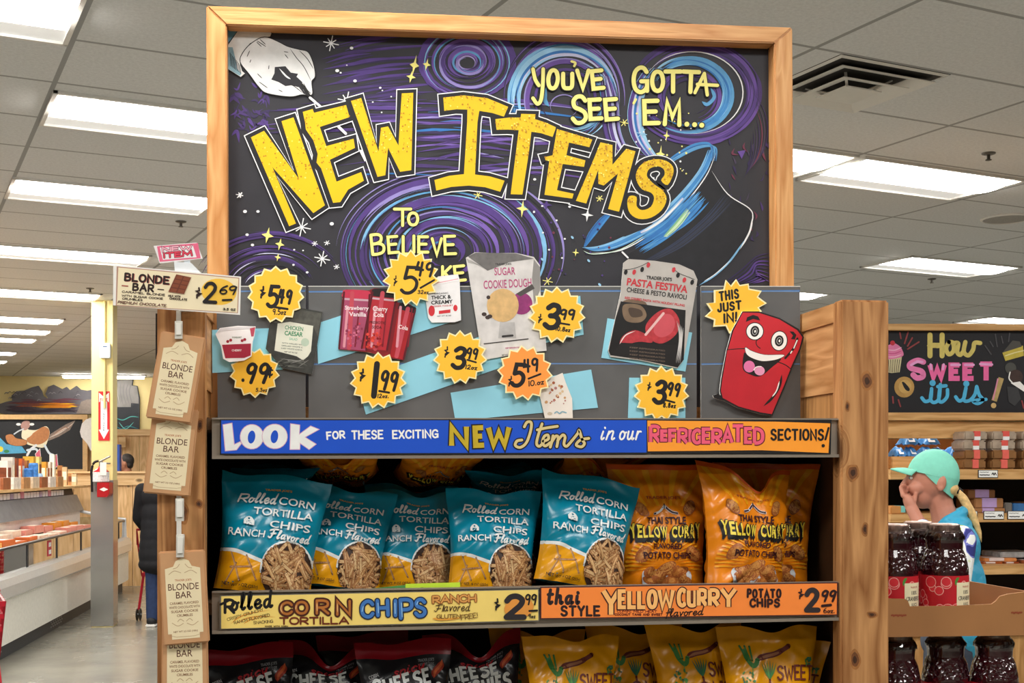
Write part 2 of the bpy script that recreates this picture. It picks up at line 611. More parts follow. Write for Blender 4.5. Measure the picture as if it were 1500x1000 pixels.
class Art:
    def __init__(self, flip=1, tf=None):
        self.items, self.flip, self.tf = [], flip, tf

    def put(self, vs, fs, mat):
        if self.tf:
            vs = [self.tf(*p) for p in vs]
        self.items.append((vs, fs, mat))

    def poly(self, p, mat, outline=()):
        for w, m in outline:
            self.line(p, w, m, closed=True)
        self.put(list(p), [tuple(t) for t in tessellate_polygon([[Vector((x, y, 0)) for x, y in p]])], mat)

    def blob(self, p, mat, n=5, outline=()):
        self.poly(smooth_pts(p, n, True), mat, outline)

    def line(self, p, w, mat, closed=False, cap=True):
        self.put(*ribbon(list(p), w, closed, cap), mat)

    def curve(self, p, w, mat, n=6, closed=False, taper=0.):
        q = smooth_pts(p, n, closed)
        if taper:
            k = len(q) - 1
            w = [max(w * .08, w * min(1, (min(i, k - i) / k) / taper)) for i in range(k + 1)]
        self.line(q, w, mat, closed)

    def disc(self, cx, cy, rx, mat, ry=None, rot=0., n=24, a0=0, a1=360):
        ry = ry or rx
        c, s = math.cos(rot), math.sin(rot)
        p = []
        full = abs(a1 - a0) >= 360
        for i in range(n if full else n + 1):
            a = math.radians(a0 + (a1 - a0) * i / n)
            x, y = rx * math.cos(a), ry * math.sin(a)
            p.append((cx + x * c - y * s, cy + x * s + y * c))
        self.put(p, [tuple(range(len(p)))], mat)

    def arc(self, cx, cy, rx, ry, a0, a1, w, mat, rot=0., n=24, taper=.0, grow=0.):
        c, s = math.cos(rot), math.sin(rot)
        p = []
        for i in range(n + 1):
            t = i / n
            a = math.radians(a0 + (a1 - a0) * t)
            g = 1 + grow * t
            x, y = rx * g * math.cos(a), ry * g * math.sin(a)
            p.append((cx + x * c - y * s, cy + x * s + y * c))
        ws = w
        if taper:
            ws = [max(w * .08, w * min(1, min(i, n - i) / n / taper)) for i in range(n + 1)]
        self.line(p, ws, mat)

    def star4(self, cx, cy, rx, ry, mat, rot=0., pinch=.28):
        p = []
        c, s = math.cos(rot), math.sin(rot)
        for i in range(8):
            a = math.pi / 4 * i
            k = 1 if i % 2 == 0 else pinch
            x, y = rx * k * math.cos(a), ry * k * math.sin(a)
            p.append((cx + x * c - y * s, cy + x * s + y * c))
        self.poly(p, mat)

    def spark(self, cx, cy, r, w, mat, n=4, rot=.2):
        for i in range(n):
            a = rot + math.pi * i / n
            k = r * (1 if i % 2 == 0 else .75)
            self.line([(cx - k * math.cos(a), cy - k * math.sin(a)), (cx + k * math.cos(a), cy + k * math.sin(a))], w, mat)

    def width(self, s, h, sx=1., gap=.14):
        return sum(glyph(c)[0] * h * sx + gap * h for c in s) - gap * h

    def hand(self, s, x, y, h, w, mat, fit=None, sx=1., slant=0., rot=0., gap=.16, outline=(), cap=True, wob=0., hi=None, step=0.):
        """hand lettering; outline: [(extra width, material)] painted first"""
        if fit:
            gap = max(gap, 1.2 * w / h) if w / h < .6 else gap
            nat = sum(glyph(c)[0] for c in s)
            sx = (fit - gap * h * (len(s) - 1)) / (nat * h)
            if sx < .35:
                gap = .16
                sx = fit / self.width(s, h, 1., gap)
                gap *= sx
        c, sn = math.cos(rot), math.sin(rot)
        rnd = random.Random(s)
        strokes = []
        cx = 0
        for ch in s:
            adv, st = glyph(ch)
            dy = rnd.uniform(-wob, wob) * h
            dr = rnd.uniform(-wob, wob) * .8
            for p, cl in st:
                q = []
                for gx, gy in p:
                    lx, ly = gx + slant * gy + dr * gy, gy
                    X, Y = cx + lx * h * sx, ly * h + dy
                    Y *= self.flip
                    q.append((x + X * c - Y * sn, y + X * sn + Y * c))
                strokes.append((q, cl))
            cx += adv * h * sx + gap * h
        for e, m in outline:
            for q, cl in strokes:
                self.line(q, w + e, m, cl, cap)
        for q, cl in strokes:
            self.line(q, w, mat, cl, cap)
        if hi:
            for q, cl in strokes:
                self.line([(a - w * .12, b + w * .12 * self.flip) for a, b in q], w * hi[0], hi[1], cl, cap)
        return cx

    def glyphs(self, spec, w, mat, outline=(), cap=True):
        """single letters placed in boxes: (char, x, y of the foot, width, height, turn)"""
        st = []
        for ch, x, y, bw, bh, *r in spec:
            adv, s = glyph(ch)
            rot = r[0] if r else 0
            c, sn = math.cos(rot), math.sin(rot)
            for p, cl in s:
                q = []
                for gx, gy in p:
                    X, Y = gx / adv * bw, gy * bh * self.flip
                    q.append((x + X * c - Y * sn, y + X * sn + Y * c))
                st.append((q, cl))
        for e, m in outline:
            for q, cl in st:
                self.line(q, w + e, m, cl, cap)
        for q, cl in st:
            self.line(q, w, mat, cl, cap)

    def text(self, s, x, y, h, mat, fit=None, bold=.02, rot=0., slant=0., center=False, sx=1., drop=()):
        vs, fs = font_mesh(s, bold)
        if not vs:
            return
        k = h / .70
        x0 = min(p[0] for p in vs)
        x1 = max(p[0] for p in vs)
        kx = k * sx
        if fit:
            kx = fit / (x1 - x0)
        if center:
            x = x - (x1 - x0) * kx / 2 * math.cos(rot)
            y = y - (x1 - x0) * kx / 2 * math.sin(rot)
        c, sn = math.cos(rot), math.sin(rot)

        def at(dx, dy):
            out = []
            for a, b in vs:
                X, Y = (a - x0) * kx + slant * b * k + dx, b * k * self.flip + dy
                out.append((x + X * c - Y * sn, y + X * sn + Y * c))
            return out
        for dx, dy, m in drop:
            self.put(at(dx, dy), fs, m)
        self.put(at(0, 0), fs, mat)


def flat(Y):
    """map photo-traced drawing onto the upright plane at distance Y"""
    return lambda x, y, off: pt(x, y, Y) + Vector((0, -off, 0))


def crop(x0, y0, k):
    return lambda x, y: (x0 + x / k, y0 + y / k)
# ------------------------------------------------------------------ the store shell
E1 = Vector((-math.sin(GRID_ROT), math.cos(GRID_ROT), 0))
E2 = Vector((math.cos(GRID_ROT), math.sin(GRID_ROT), 0))
CH = CEIL - EYE                                   # ceiling height over the eye


def on_ceiling(a, b, dz=0.):
    """a across, b away, in units of the ceiling height over the eye"""
    p = E2 * (a * CH) + E1 * (b * CH)
    return Vector((p.x, p.y, CEIL + dz))


def floor_material():
    m = bpy.data.materials.new('polished_concrete')
    m.use_nodes = True
    nt = m.node_tree
    N, L = nt.nodes.new, nt.links.new
    b = nt.nodes['Principled BSDF']
    tc = N('ShaderNodeTexCoord')
    n = N('ShaderNodeTexNoise')
    n.inputs['Scale'].default_value = 1.1
    n.inputs['Detail'].default_value = 8
    n.inputs['Roughness'].default_value = .65
    L(tc.outputs['Object'], n.inputs['Vector'])
    r = N('ShaderNodeValToRGB')
    r.color_ramp.elements[0].position = .3
    r.color_ramp.elements[1].position = .72
    r.color_ramp.elements[0].color = lin('75736a')
    r.color_ramp.elements[1].color = lin('99968a')
    L(n.outputs['Fac'], r.inputs['Fac'])
    L(r.outputs['Color'], b.inputs['Base Color'])
    n2 = N('ShaderNodeTexNoise')
    n2.inputs['Scale'].default_value = 3
    n2.inputs['Detail'].default_value = 5
    L(tc.outputs['Object'], n2.inputs['Vector'])
    q = N('ShaderNodeMapRange')
    q.inputs['To Min'].default_value = .16
    q.inputs['To Max'].default_value = .34
    L(n2.outputs['Fac'], q.inputs['Value'])
    L(q.outputs['Result'], b.inputs['Roughness'])
    return m


def ceiling_material():
    """lay-in tiles: speckled faces and a T-bar grid, in the ceiling's own turned axes"""
    m = bpy.data.materials.new('ceiling_tile')
    m.use_nodes = True
    nt = m.node_tree
    N, L = nt.nodes.new, nt.links.new
    b = nt.nodes['Principled BSDF']
    b.inputs['Roughness'].default_value = .9
    tc = N('ShaderNodeTexCoord')
    sx = N('ShaderNodeSeparateXYZ')
    L(tc.outputs['Object'], sx.inputs[0])

    def near_line(out, step, phase, w):
        a = N('ShaderNodeMath')
        a.operation = 'SUBTRACT'
        a.inputs[1].default_value = phase
        L(out, a.inputs[0])
        p = N('ShaderNodeMath')
        p.operation = 'PINGPONG'
        p.inputs[1].default_value = step / 2
        L(a.outputs[0], p.inputs[0])
        c = N('ShaderNodeMath')
        c.operation = 'LESS_THAN'
        c.inputs[1].default_value = w
        L(p.outputs[0], c.inputs[0])
        return c.outputs[0]
    lx = near_line(sx.outputs[0], .79 * CH, .385 * CH, .011)
    ly = near_line(sx.outputs[1], .3585 * CH, 2.0 * CH, .010)
    mx = N('ShaderNodeMath')
    mx.operation = 'MAXIMUM'
    L(lx, mx.inputs[0])
    L(ly, mx.inputs[1])
    n = N('ShaderNodeTexNoise')
    n.inputs['Scale'].default_value = 60
    n.inputs['Detail'].default_value = 6
    n.inputs['Roughness'].default_value = .8
    L(tc.outputs['Object'], n.inputs['Vector'])
    r = N('ShaderNodeValToRGB')
    r.color_ramp.elements[0].position = .35
    r.color_ramp.elements[1].position = .62
    r.color_ramp.elements[0].color = lin('d6d8da')
    r.color_ramp.elements[1].color = lin('e8eaec')
    L(n.outputs['Fac'], r.inputs['Fac'])
    mix = N('ShaderNodeMix')
    mix.data_type = 'RGBA'
    L(mx.outputs[0], mix.inputs['Factor'])
    L(r.outputs['Color'], mix.inputs['A'])
    mix.inputs['B'].default_value = lin('a3a4a5')
    L(mix.outputs['Result'], b.inputs['Base Color'])
    return m


mb = MB().box((-26, -8, -.1), (30, 27, 0), floor_material())
struct(mb.build('floor', loc=(0, 0, 0)))
mb = MB().box((-40, -14, 0), (44, 40, .08), ceiling_material())
o = mb.build('ceiling', loc=(0, 0, 0))
o.location = (0, 0, CEIL)
o.rotation_euler = (0, 0, GRID_ROT)
struct(o)
YELLOW_WALL = M('f2dd9e', .75, vary=.03, scale=3)
BACK_Y = 23.6
struct(MB().box((-26, BACK_Y, 0), (30, BACK_Y + .15, CEIL), YELLOW_WALL).build('wall_back'))
struct(MB().box((-26.15, -8, 0), (-26, BACK_Y + .15, CEIL), M('d8c9a0', .8)).build('wall_left'))
struct(MB().box((30, -8, 0), (30.15, BACK_Y + .15, CEIL), M('d8c9a0', .8)).build('wall_right'))
struct(MB().box((-26, -8.15, 0), (30, -8, CEIL), M('cfc8b8', .8)).build('wall_rear'))

# ------------------------------------------------------------------ lamps in the ceiling
LENS = M('fffaf2', .5, emit=LAMP_STRENGTH, vary=0, name='lit_diffuser')
LIP = M('f4f4f2', .5, emit=.2, vary=0, name='glowing_reflector')  # weak glow stands in for lamplight falling on the reflector pan
WHITE_METAL = M('e8e6e2', .45, vary=.02)


def make_troffer():
    L, Wd = 1.21, .60
    t = thing('ceiling_light', 'x', 'light')
    f = MB()
    for lo, hi in [((-L / 2, -Wd / 2, -.014), (L / 2, -Wd / 2 + .02, 0)), ((-L / 2, Wd / 2 - .02, -.014), (L / 2, Wd / 2, 0)),
                   ((-L / 2, -Wd / 2, -.014), (-L / 2 + .02, Wd / 2, 0)), ((L / 2 - .02, -Wd / 2, -.014), (L / 2, Wd / 2, 0))]:
        f.box(lo, hi, WHITE_METAL)
    f.build('frame', t, local=True)
    # curved lens over most of the width, a paler strip of reflector pan along the near edge
    d = MB()
    n = 10
    y0, y1 = -Wd / 2 + .16, Wd / 2 - .03
    vs, fs = [], []
    for i in range(n + 1):
        u = i / n
        y = y0 + (y1 - y0) * u
        z = -.004 - .028 * math.sin(math.pi * u)
        vs += [(-L / 2 + .05, y, z), (L / 2 - .05, y, z)]
    for i in range(n):
        fs.append((2 * i, 2 * i + 1, 2 * i + 3, 2 * i + 2))
    d.add(vs, fs, LENS)
    d.build('diffuser', t, smooth=True, local=True)
    MB().box((-L / 2 + .02, -Wd / 2 + .02, -.004), (L / 2 - .02, y0, -.001), LIP).box(
        (-L / 2 + .02, y0, -.003), (-L / 2 + .05, y1, -.001), LIP).box((L / 2 - .05, y0, -.003), (L / 2 - .02, y1, -.001), LIP).build('reflector', t, local=True)
    return t


LIGHTS = [
    (.02, 2.93, 'troffer light cut by the top left corner, nearest on the left'),
    (.745, 3.68, 'long lit troffer beside the top left of the chalkboard frame, second from the top left'),
    (.735, 4.77, 'long lit troffer left of the frame, third down from the top left'),
    (.74, 6.15, 'lit troffer running in behind the pink tag, fourth row on the left'),
    (.02, 6.15, 'lit troffer end to end with the one behind the pink tag, at the left edge'),
    (.73, 7.58, 'lit troffer just left of the hand-lettered blonde bar card, fifth row'),
    (.01, 7.58, 'lit troffer at the left edge in the fifth row back'),
    (.69, 8.9, 'lit troffer in the sixth row back on the left'),
    (.69, 9.65, 'lit troffer in the seventh row back on the left'),
    (.66, 10.3, 'lit troffer in the eighth row back on the left'),
    (.62, 11.5, 'lit troffer in the ninth row back, a short white dash at the left edge'),
    (.62, 12.4, 'farthest lit troffer at the left edge, just above the yellow wall'),
    (2.40, 3.27, 'lit troffer half hidden behind the right frame rail'),
    (3.14, 3.27, 'big lit troffer right of the chalkboard, below the air diffuser'),
    (4.61, 4.6, 'lit troffer at upper right in the row behind the big one'),
    (6.75, 6.1, 'lit troffer above the sweet treats board, cut by the right edge'),
    (4.4, 5.75, 'lit troffer peeping out beside the top of the grey display boards'),
]
tr = make_troffer()
for i, (a, b, lab) in enumerate(LIGHTS):
    o = tr if i == 0 else dup(tr)
    o.location = on_ceiling(a, b)
    o.rotation_euler = (0, 0, GRID_ROT + math.pi)
    tag(o, lab, 'light', 'lit ceiling troffers')
# the strip lamp far off beside the yellow wall
t = thing('strip_light', 'thin strip light just above the yellow wall, behind the yellow column', 'light', pt(152, 549, 23.0))
MB().box((-.72, -.07, -.02), (.72, .07, .05), WHITE_METAL).build('housing', t, local=True)
MB().box((-.68, -.06, -.06), (.68, .06, -.02), LENS).build('diffuser', t, local=True)
# unseen lamps over and behind the viewer, plus more added to brighten the background
for a, b in [(-.7, 1.75), (.35, 1.4), (1.4, 1.75), (-.7, .5), (.75, .3), (2.2, .5), (3.4, 1.4), (.6, -1.4), (-1.4, 8.5), (-1.4, 10.5), (-2., 6.2), (7.2, 3.6), (8.2, 6.5), (-2.2, 1.6), (-2.2, 4.2), (-2.6, 7), (5.6, 2.6), (2.3, 6.2), (2.3, 8.5), (5.2, 8.), (-2.6, -.6)]:
    li = bpy.data.lights.new('unseen_lamp', 'AREA')
    li.shape = 'RECTANGLE'
    li.size, li.size_y = 1.1, .5
    li.energy = LAMP_STRENGTH * math.pi * .55
    li.color = (1, .975, .94)
    lo = bpy.data.objects.new('unseen_lamp', li)
    COL.objects.link(lo)
    lo.location = on_ceiling(a, b, -.03)
    lo.rotation_euler = (0, 0, GRID_ROT)


def make_diffuser():
    t = thing('air_diffuser', 'x', 'air vent')
    w = .30
    dark = M('4a4846', .8)
    MB().box((-w, -w, -.004), (w, w, -.001), dark).build('opening', t, local=True)

    def ring(r0, z0, r1, z1, name):
        m = MB()
        for k in range(4):
            c, s = math.cos(k * math.pi / 2), math.sin(k * math.pi / 2)
            R = lambda x, y, z: (x * c - y * s, x * s + y * c, z)
            m.add([R(-r0, -r0, z0), R(r0, -r0, z0), R(r1, -r1, z1), R(-r1, -r1, z1), R(-r0, -r0, z0 + .006), R(r0, -r0, z0 + .006), R(r1, -r1, z1 + .006), R(-r1, -r1, z1 + .006)],
                  [(0, 1, 2, 3), (7, 6, 5, 4), (0, 4, 5, 1), (3, 2, 6, 7)], WHITE_METAL)
        return m.build(name, t, local=True)
    ring(w, -.003, w * .93, -.012, 'frame')
    ring(w * .86, -.05, w * .58, -.006, 'cone')
    ring(w * .60, -.075, w * .30, -.03, 'cone')
    MB().box((-w * .33, -w * .33, -.085), (w * .33, w * .33, -.075), WHITE_METAL).build('centre_plate', t, local=True)
    for sx_ in (-1, 1):
        for sy in (-1, 1):
            MB().tube([(sx_ * .06, sy * .06, -.076), (sx_ * .13, sy * .13, -.004)], .006, WHITE_METAL, 6).build('strut', t, local=True)
    return t


d0 = make_diffuser()
for i, (a, b, lab) in enumerate([(2.225, 2.54, 'square air diffuser in the ceiling beside the top right of the frame'),
                                 (4.0, 6.15, 'far square air diffuser above the right cedar post')]):
    o = d0 if i == 0 else dup(d0)
    o.location = on_ceiling(a, b)
    o.rotation_euler = (0, 0, GRID_ROT)
    o.scale = (1, 1, .6)
    tag(o, lab, 'air vent', 'ceiling air diffusers')


def make_sprinkler():
    t = thing('sprinkler', 'x', 'sprinkler')
    MB().lathe((0, 0, 0), [(.0, -.001), (.05, -.001), (.048, -.008), (.03, -.014), (.0, -.014)], M('77726c', .4, .6), 16).build('escutcheon', t, smooth=True, local=True)
    MB().lathe((0, 0, 0), [(.012, -.012), (.012, -.045), (.022, -.047), (.022, -.052), (0, -.052)], M('55514c', .4, .7), 12).build('head', t, local=True)
    return t


s0 = make_sprinkler()
for i, (px, py, lab) in enumerate([(1448, 224, 'sprinkler head under the ceiling at upper right'), (265, 324, 'sprinkler head beside the frame at upper left'),
                                   (1365, 408, 'small far sprinkler head right of the frame'), (132, 422, 'small far sprinkler head at left beyond the long lights')]):
    o = s0 if i == 0 else dup(s0)
    p = ptz(px, py, CEIL)
    o.location = p
    o.scale = (.75, .75, .75)
    tag(o, lab, 'sprinkler', 'ceiling sprinklers')
p = ptz(1475, 319, CEIL)
t = thing('ceiling_speaker', 'round ceiling speaker grille at the right edge', 'speaker', p)
MB().lathe(p, [(.17, 0), (.17, -.008), (.155, -.014), (.15, -.008)], WHITE_METAL, 32).build('ring', t, smooth=True)
MB().lathe(p, [(.15, -.007), (0, -.009)], M('a9a6a2', .7, scale=300, vary=.3), 32).build('grille', t)

# ------------------------------------------------------------------ the yellow column with its fittings
CY = 13.0
a, b_ = pt(133, 915, CY), pt(166, 915, CY)
cx0, cx1 = a.x, b_.x
t = struct(MB().box((cx0 + .006, CY, 0), (cx1 - .006, CY + .26, CEIL), M('f0dc98', .6, vary=.02)).build('trim_1'))
zs = pt(150, 703, CY).z
mb = MB()
steel = M('bcbcba', .24, .95, vary=.06, scale=6)
mb.box((cx0, CY - .006, .01), (cx1, CY + .27, zs), steel)
mb.build('steel_cladding', t)
mb = MB().tube([(cx0 + .135, CY - .014, CEIL - .01), (cx0 + .135, CY - .014, 2.18)], .012, M('eed890', .6), 8)
mb.build('conduit', t)
p = pt(155, 514, CY)
t = thing('control_box', 'small white control box high on the yellow column', 'control box', p)
mb = MB().box((p.x - .05, CY - .05, p.z - .075), (p.x + .05, CY, p.z + .075), M('dfe6ea', .4))
mb.build('cover', t, bevel=.006)
MB().box((p.x - .02, CY - .052, p.z + .035), (p.x + .02, CY - .05, p.z + .045), M('3a5a86', .5)).build('label', t)
# fire sign
p = pt(152, 645, CY)
t = thing('fire_sign', 'red and white fire extinguisher arrow sign on the yellow column', 'sign', p)
RED, WHT = M('d4232b', .5), M('f6f4f0', .55, vary=.02)
MB().slab([(144, 573), (160.5, 573), (160.5, 645), (144, 645)], CY - .006, .006, RED).build('plate', t)
ar = Art(-1)
ar.poly([(145, 575), (152, 581), (159.5, 575), (159.5, 589), (157, 587), (157, 629), (159.7, 629), (152.2, 643), (144.6, 629), (147.5, 629), (147.5, 587), (145, 589)], WHT)
ar.text('FIRE', 152.2, 587.5, 4.6, RED, fit=11.5, center=True)
for k, ch in enumerate('EXTINGUISHER'):
    ar.text(ch, 152.2, 594.5 + k * 3.3, 2.5, M('56658c', .6), center=True)
MB().art(ar, flat(CY - .006), step=3e-5).build('arrow', t)
# extinguisher
p = pt(151, 700, CY)
ez = pt(151, 704.5, CY).z
t = thing('fire_extinguisher', 'red fire extinguisher with a black hose hung on the yellow column', 'fire extinguisher', (p.x, CY - .11, ez))
c = Vector((p.x, CY - .11, 0))
zt = pt(151, 683, CY).z
MB().lathe(c, [(0, ez), (.075, ez), (.078, ez + .02), (.078, zt - .05), (.06, zt - .035), (.03, zt - .01), (.024, zt), (0, zt)], M('c4141c', .25, coat=.5), 20).build('cylinder', t, smooth=True)
MB().lathe(c, [(.0795, pt(151, 705, CY).z), (.0795, pt(151, 691, CY).z)], M('e9e6e6', .5, vary=.25, scale=60), 20).build('label', t)
MB().box((c.x + .005, c.y - .088, pt(151, 696, CY).z), (c.x + .065, c.y - .083, pt(151, 677, CY).z), WHT).build('tag', t)
m = MB().tube([(c.x, c.y, zt), (c.x, c.y, zt + .05)], .02, M('9a9894', .3, .8))
m.tube([(c.x - .01, c.y, zt + .05), (c.x + .09, c.y - .02, zt + .1)], .01, M('9a9894', .3, .8))
m.tube([(c.x - .01, c.y, zt + .03), (c.x + .09, c.y - .02, zt + .03)], .008, M('8a8884', .3, .8))
m.build('handle', t)
hz = [pt(148, 675, CY), pt(141, 678, CY), pt(137.5, 690, CY), pt(138, 700, CY), pt(138.5, 720, CY)]
q = smooth_pts([(v.x, v.z) for v in hz], 5)
MB().tube([(x, CY - .13, z) for x, z in q], .012, M('121214', .5), 8).build('hose', t)
t = thing('extinguisher_guard', 'red box with a white diamond below the extinguisher on the column', 'guard box', pt(152, 727, CY))
m = MB().slab([(142, 706.5), (160, 706.5), (160, 723), (156, 728), (142, 728)], CY - .215, .205, M('b5131c', .35))
m.build('shell', t, bevel=.004)
ar = Art(-1)
ar.poly([(145.5, 716.5), (152, 713.5), (158.5, 716.5), (152, 719.5)], WHT)
MB().art(ar, flat(CY - .215)).build('diamond', t)
# ------------------------------------------------------------------ the wooden end display
YF, YP, YG, YS = 2.45, 2.43, 2.66, 2.74      # shelf edge, posts, grey boards, chalkboard face
CEDAR = wood('cedar_post', 'c4905c', '845229', 'z', 1.0)
CEDAR_Y = wood('cedar_rail', 'cb9a66', '9a6a3a', 'y', 1.0)
CEDAR_IN = wood('cedar_lining', 'b58550', '84592f', 'z', 1.0, knots=False)
FRAME_X = wood('frame_pine_across', 'dba56b', 'bd7f45', 'x', 1.3, knots=False, rough=.42)
FRAME_Z = wood('frame_pine_upright', 'dba56b', 'bd7f45', 'z', 1.3, rough=.42, knot_scale=4)
BLACK = M('0c0b0d', .6)
INK = M('120f10', .55, vary=0)
METAL_TAN = M('a79b8d', .35, .55, vary=.04)
DARK_BOARD = M('2a1c13', .7)
xl0, xl1 = pt(230, 700, YP).x, pt(300, 700, YP).x
xr0, xr1 = pt(1232, 700, YP).x, pt(1302.5, 700, YP).x
ztop = pt(1265, 439, YP).z
disp = thing('shelf_display', 'cedar-posted shelf display stocked with chip bags under the chalkboard', 'shelf', ((xl0 + xr1) / 2, 2.7, 0))
for x0, x1 in ((xl0, xl1), (xr0, xr1)):
    p_ = MB().box((x0, YP, 0), (x1, YP + .045, ztop), CEDAR).build('post', disp, bevel=.004)
    KN = [M(c, .6, vary=.25, scale=90) for c in ('9a6535', '6f4322', '3f2412')]
    for kx, ky, kr, kh in (((1270, 558, 7, 11), (1250, 692, 7, 10), (1267, 775, 4, 8), (1277, 900, 6, 4), (1252, 966, 6, 11), (1241, 595, 3, 6)) if x0 > 0 else ((291, 738, 5, 5), (268, 752, 7, 12), (293, 622, 4, 8), (290, 905, 4, 4))):
        kn = Art(-1)
        for q_, m_ in ((1.35, KN[0]), (.95, KN[1]), (.5, KN[2])):
            kn.blob([(kx + kr * q_ * math.cos(t_ * .9 + .2) * (1 + .18 * math.sin(t_ * 5 + kx)), ky + kh * q_ * math.sin(t_ * .9 + .2) * (1 + .15 * math.cos(t_ * 3 + ky))) for t_ in range(7)], m_, n=4)
        MB().art(kn, flat(YP), step=1e-5, base=2e-4).build('knot', p_)
for sgn, xi in ((1, xr0), (-1, xl1)):
    x0, x1 = (xi - .004, xi + .03) if sgn > 0 else (xi - .03, xi + .004)
    zb = pt(1232, 572, YP).z
    dx = .014 * sgn
    MB().box((x0 + dx, YP + .046, zb), (x1 + dx, 2.694, ztop - .04), CEDAR_Y).build('side_board', disp)
    MB().box((x0 + dx - .004 * (sgn > 0), YP + .046, ztop - .04), (x1 + dx + .004 * (sgn < 0), 2.694, ztop - .001), CEDAR_Y).build('cap_rail', disp)
    MB().box((x0 + dx + (.004 if sgn > 0 else 0), YP + .046, 1.66), (x1 + dx - (.004 if sgn < 0 else 0), 2.694, zb), CEDAR_IN).build('side_panel', disp)
    d = .046 * sgn
    MB().box((x0 + d, YP + .05, .05), (x1 + d, 3.06, 1.655), M('5b3d24', .6, vary=.15, scale=20)).build('side_panel', disp)
MB().box((xl1 - .046, 2.93, .05), (xr0 + .046, 2.95, 1.64), DARK_BOARD).build('back_panel', disp)
Z_TOP, Z_MID, Z_LOW, Z_BASE = 1.651, 1.298, .952, .57
for z in (Z_TOP, Z_MID, Z_LOW, Z_BASE):
    MB().box((xl1 - .045, 2.526, z - .022), (xr0 + .045, 2.93, z), M('5c4630', .6)).box((xl1 - .001, YF + .013, z - .022), (xr0 + .001, 2.527, z), M('5c4630', .6)).build('shelf_board', disp)
MB().box((xl1 - .003, YF + .01, .0), (xr0 + .003, 2.93, .1), DARK_BOARD).build('plinth', disp)


def channel(top_l, top_r, bot_l, bot_r, xa=310.5, xb=1230.5):
    m = MB()
    m.slab([(xa, top_l), (xb, top_r), (xb, bot_r), (xa, bot_l)], YF, .012, METAL_TAN)
    m.slab([(xa, top_l), (xb, top_r), (xb, top_r + 2.4), (xa, top_l + 2.4)], YF - .008, .008, METAL_TAN)
    m.slab([(xa, bot_l - 4.5), (xb, bot_r - 4.5), (xb, bot_r), (xa, bot_l)], YF - .010, .010, METAL_TAN)
    return m.build('price_channel', disp)


channel(611.5, 612.5, 672, 669.5)
channel(866, 851.5, 928.5, 908.5)
channel(1128, 1104, 1190, 1160)
# a black steel bracket on the outer side of the left post
MB().box((xl0 - .008, YP + .04, pt(228, 523, YP).z), (xl0, YP + .07, pt(228, 455, YP).z), BLACK).build('bracket', disp)

# ------------------------------------------------------------------ chalkboard sign
sign = thing('chalkboard_sign', 'tall wood-framed chalkboard painted with big yellow letters, hat and swirls', 'sign', (.45, 2.745, Z_TOP))
fr = [((302, 8), (1161, 40), (1134.5, 63), (332, 36.5)), ((302, 8), (332, 36.5), (333.5, 618), (304, 618)), ((1161, 40), (1165, 618), (1137, 618), (1134.5, 63)),
      ((304, 618), (1165, 618), (1137, 596), (333.5, 596))]
for k, q in enumerate(fr):
    MB().slab(list(q), 2.70, .09, FRAME_X if k in (0, 3) else FRAME_Z).build('frame_rail', sign, bevel=.0025)
BOARD = M('2b2a30', .55, vary=.16, scale=9)
a = Art(-1)
PUR = [M(c, .6, vary=.12) for c in ('412d66', '50377f', '31254d', '644794', '785cae')]
BLU = [M(c, .6, vary=.12) for c in ('5b9ccb', '3f86c4', '7fb6dc', '2d6fb2', '96c6e4')]
LAV = [M(c, .6, vary=.1) for c in ('a99ad0', 'c3c4e2', '8f83c0')]
DRK = M('232228', .6, vary=.1)
CHALK = M('e9e9ea', .6, vary=.03)
CREAM = M('f4e985', .55, vary=.03)
YEL = M('e3b806', .5, vary=.05, scale=60)
YEL2 = M('e8bd04', .5, vary=.03)
GLT = M('b9800c', .5, vary=.1)
MAR = M('6b3045', .6)
rn = random.Random(11)
# broad purple brush strokes, streaming
for i in range(46):
    y = rn.uniform(46, 150)
    x0 = rn.uniform(470, 520) if y < 110 else rn.uniform(470, 560)
    x1 = x0 + rn.uniform(60, 150)
    if x1 > 640:
        x1 = 640
    s = (y - 45) * .0
    a.curve([(x0, y + 14), ((x0 + x1) / 2, y + 4), (x1, y)], rn.uniform(2, 5.5), rn.choice(PUR[:3]), taper=.4)
for i in range(40):
    x, y = rn.uniform(336, 390), rn.uniform(120, 200)
    a.curve([(x, y), (x + rn.uniform(2, 9), y + rn.uniform(-8, 8)), (x + rn.uniform(6, 16), y + rn.uniform(-10, 12))], rn.uniform(2, 5), rn.choice(PUR[:3]), taper=.3)
for i in range(80):
    y = rn.uniform(150, 268)
    x0 = rn.uniform(380, 700)
    x1 = x0 + rn.uniform(90, 260)
    dip = (y - 205) * .1
    a.curve([(x0, y + dip + 5), ((x0 + x1) / 2, y - 3), (x1, y + 8 + (x1 - 800) * .05)], rn.uniform(1.2, 5.5), rn.choice(PUR + PUR[:3] + LAV[2:] + [DRK, DRK, BLU[3]]), taper=.4)
for i in range(10):
    y = rn.uniform(196, 214)
    a.curve([(770 + rn.uniform(-10, 10), y), (830, y - 3), (890, y + 6)], rn.uniform(2, 6), rn.choice(LAV), taper=.4)
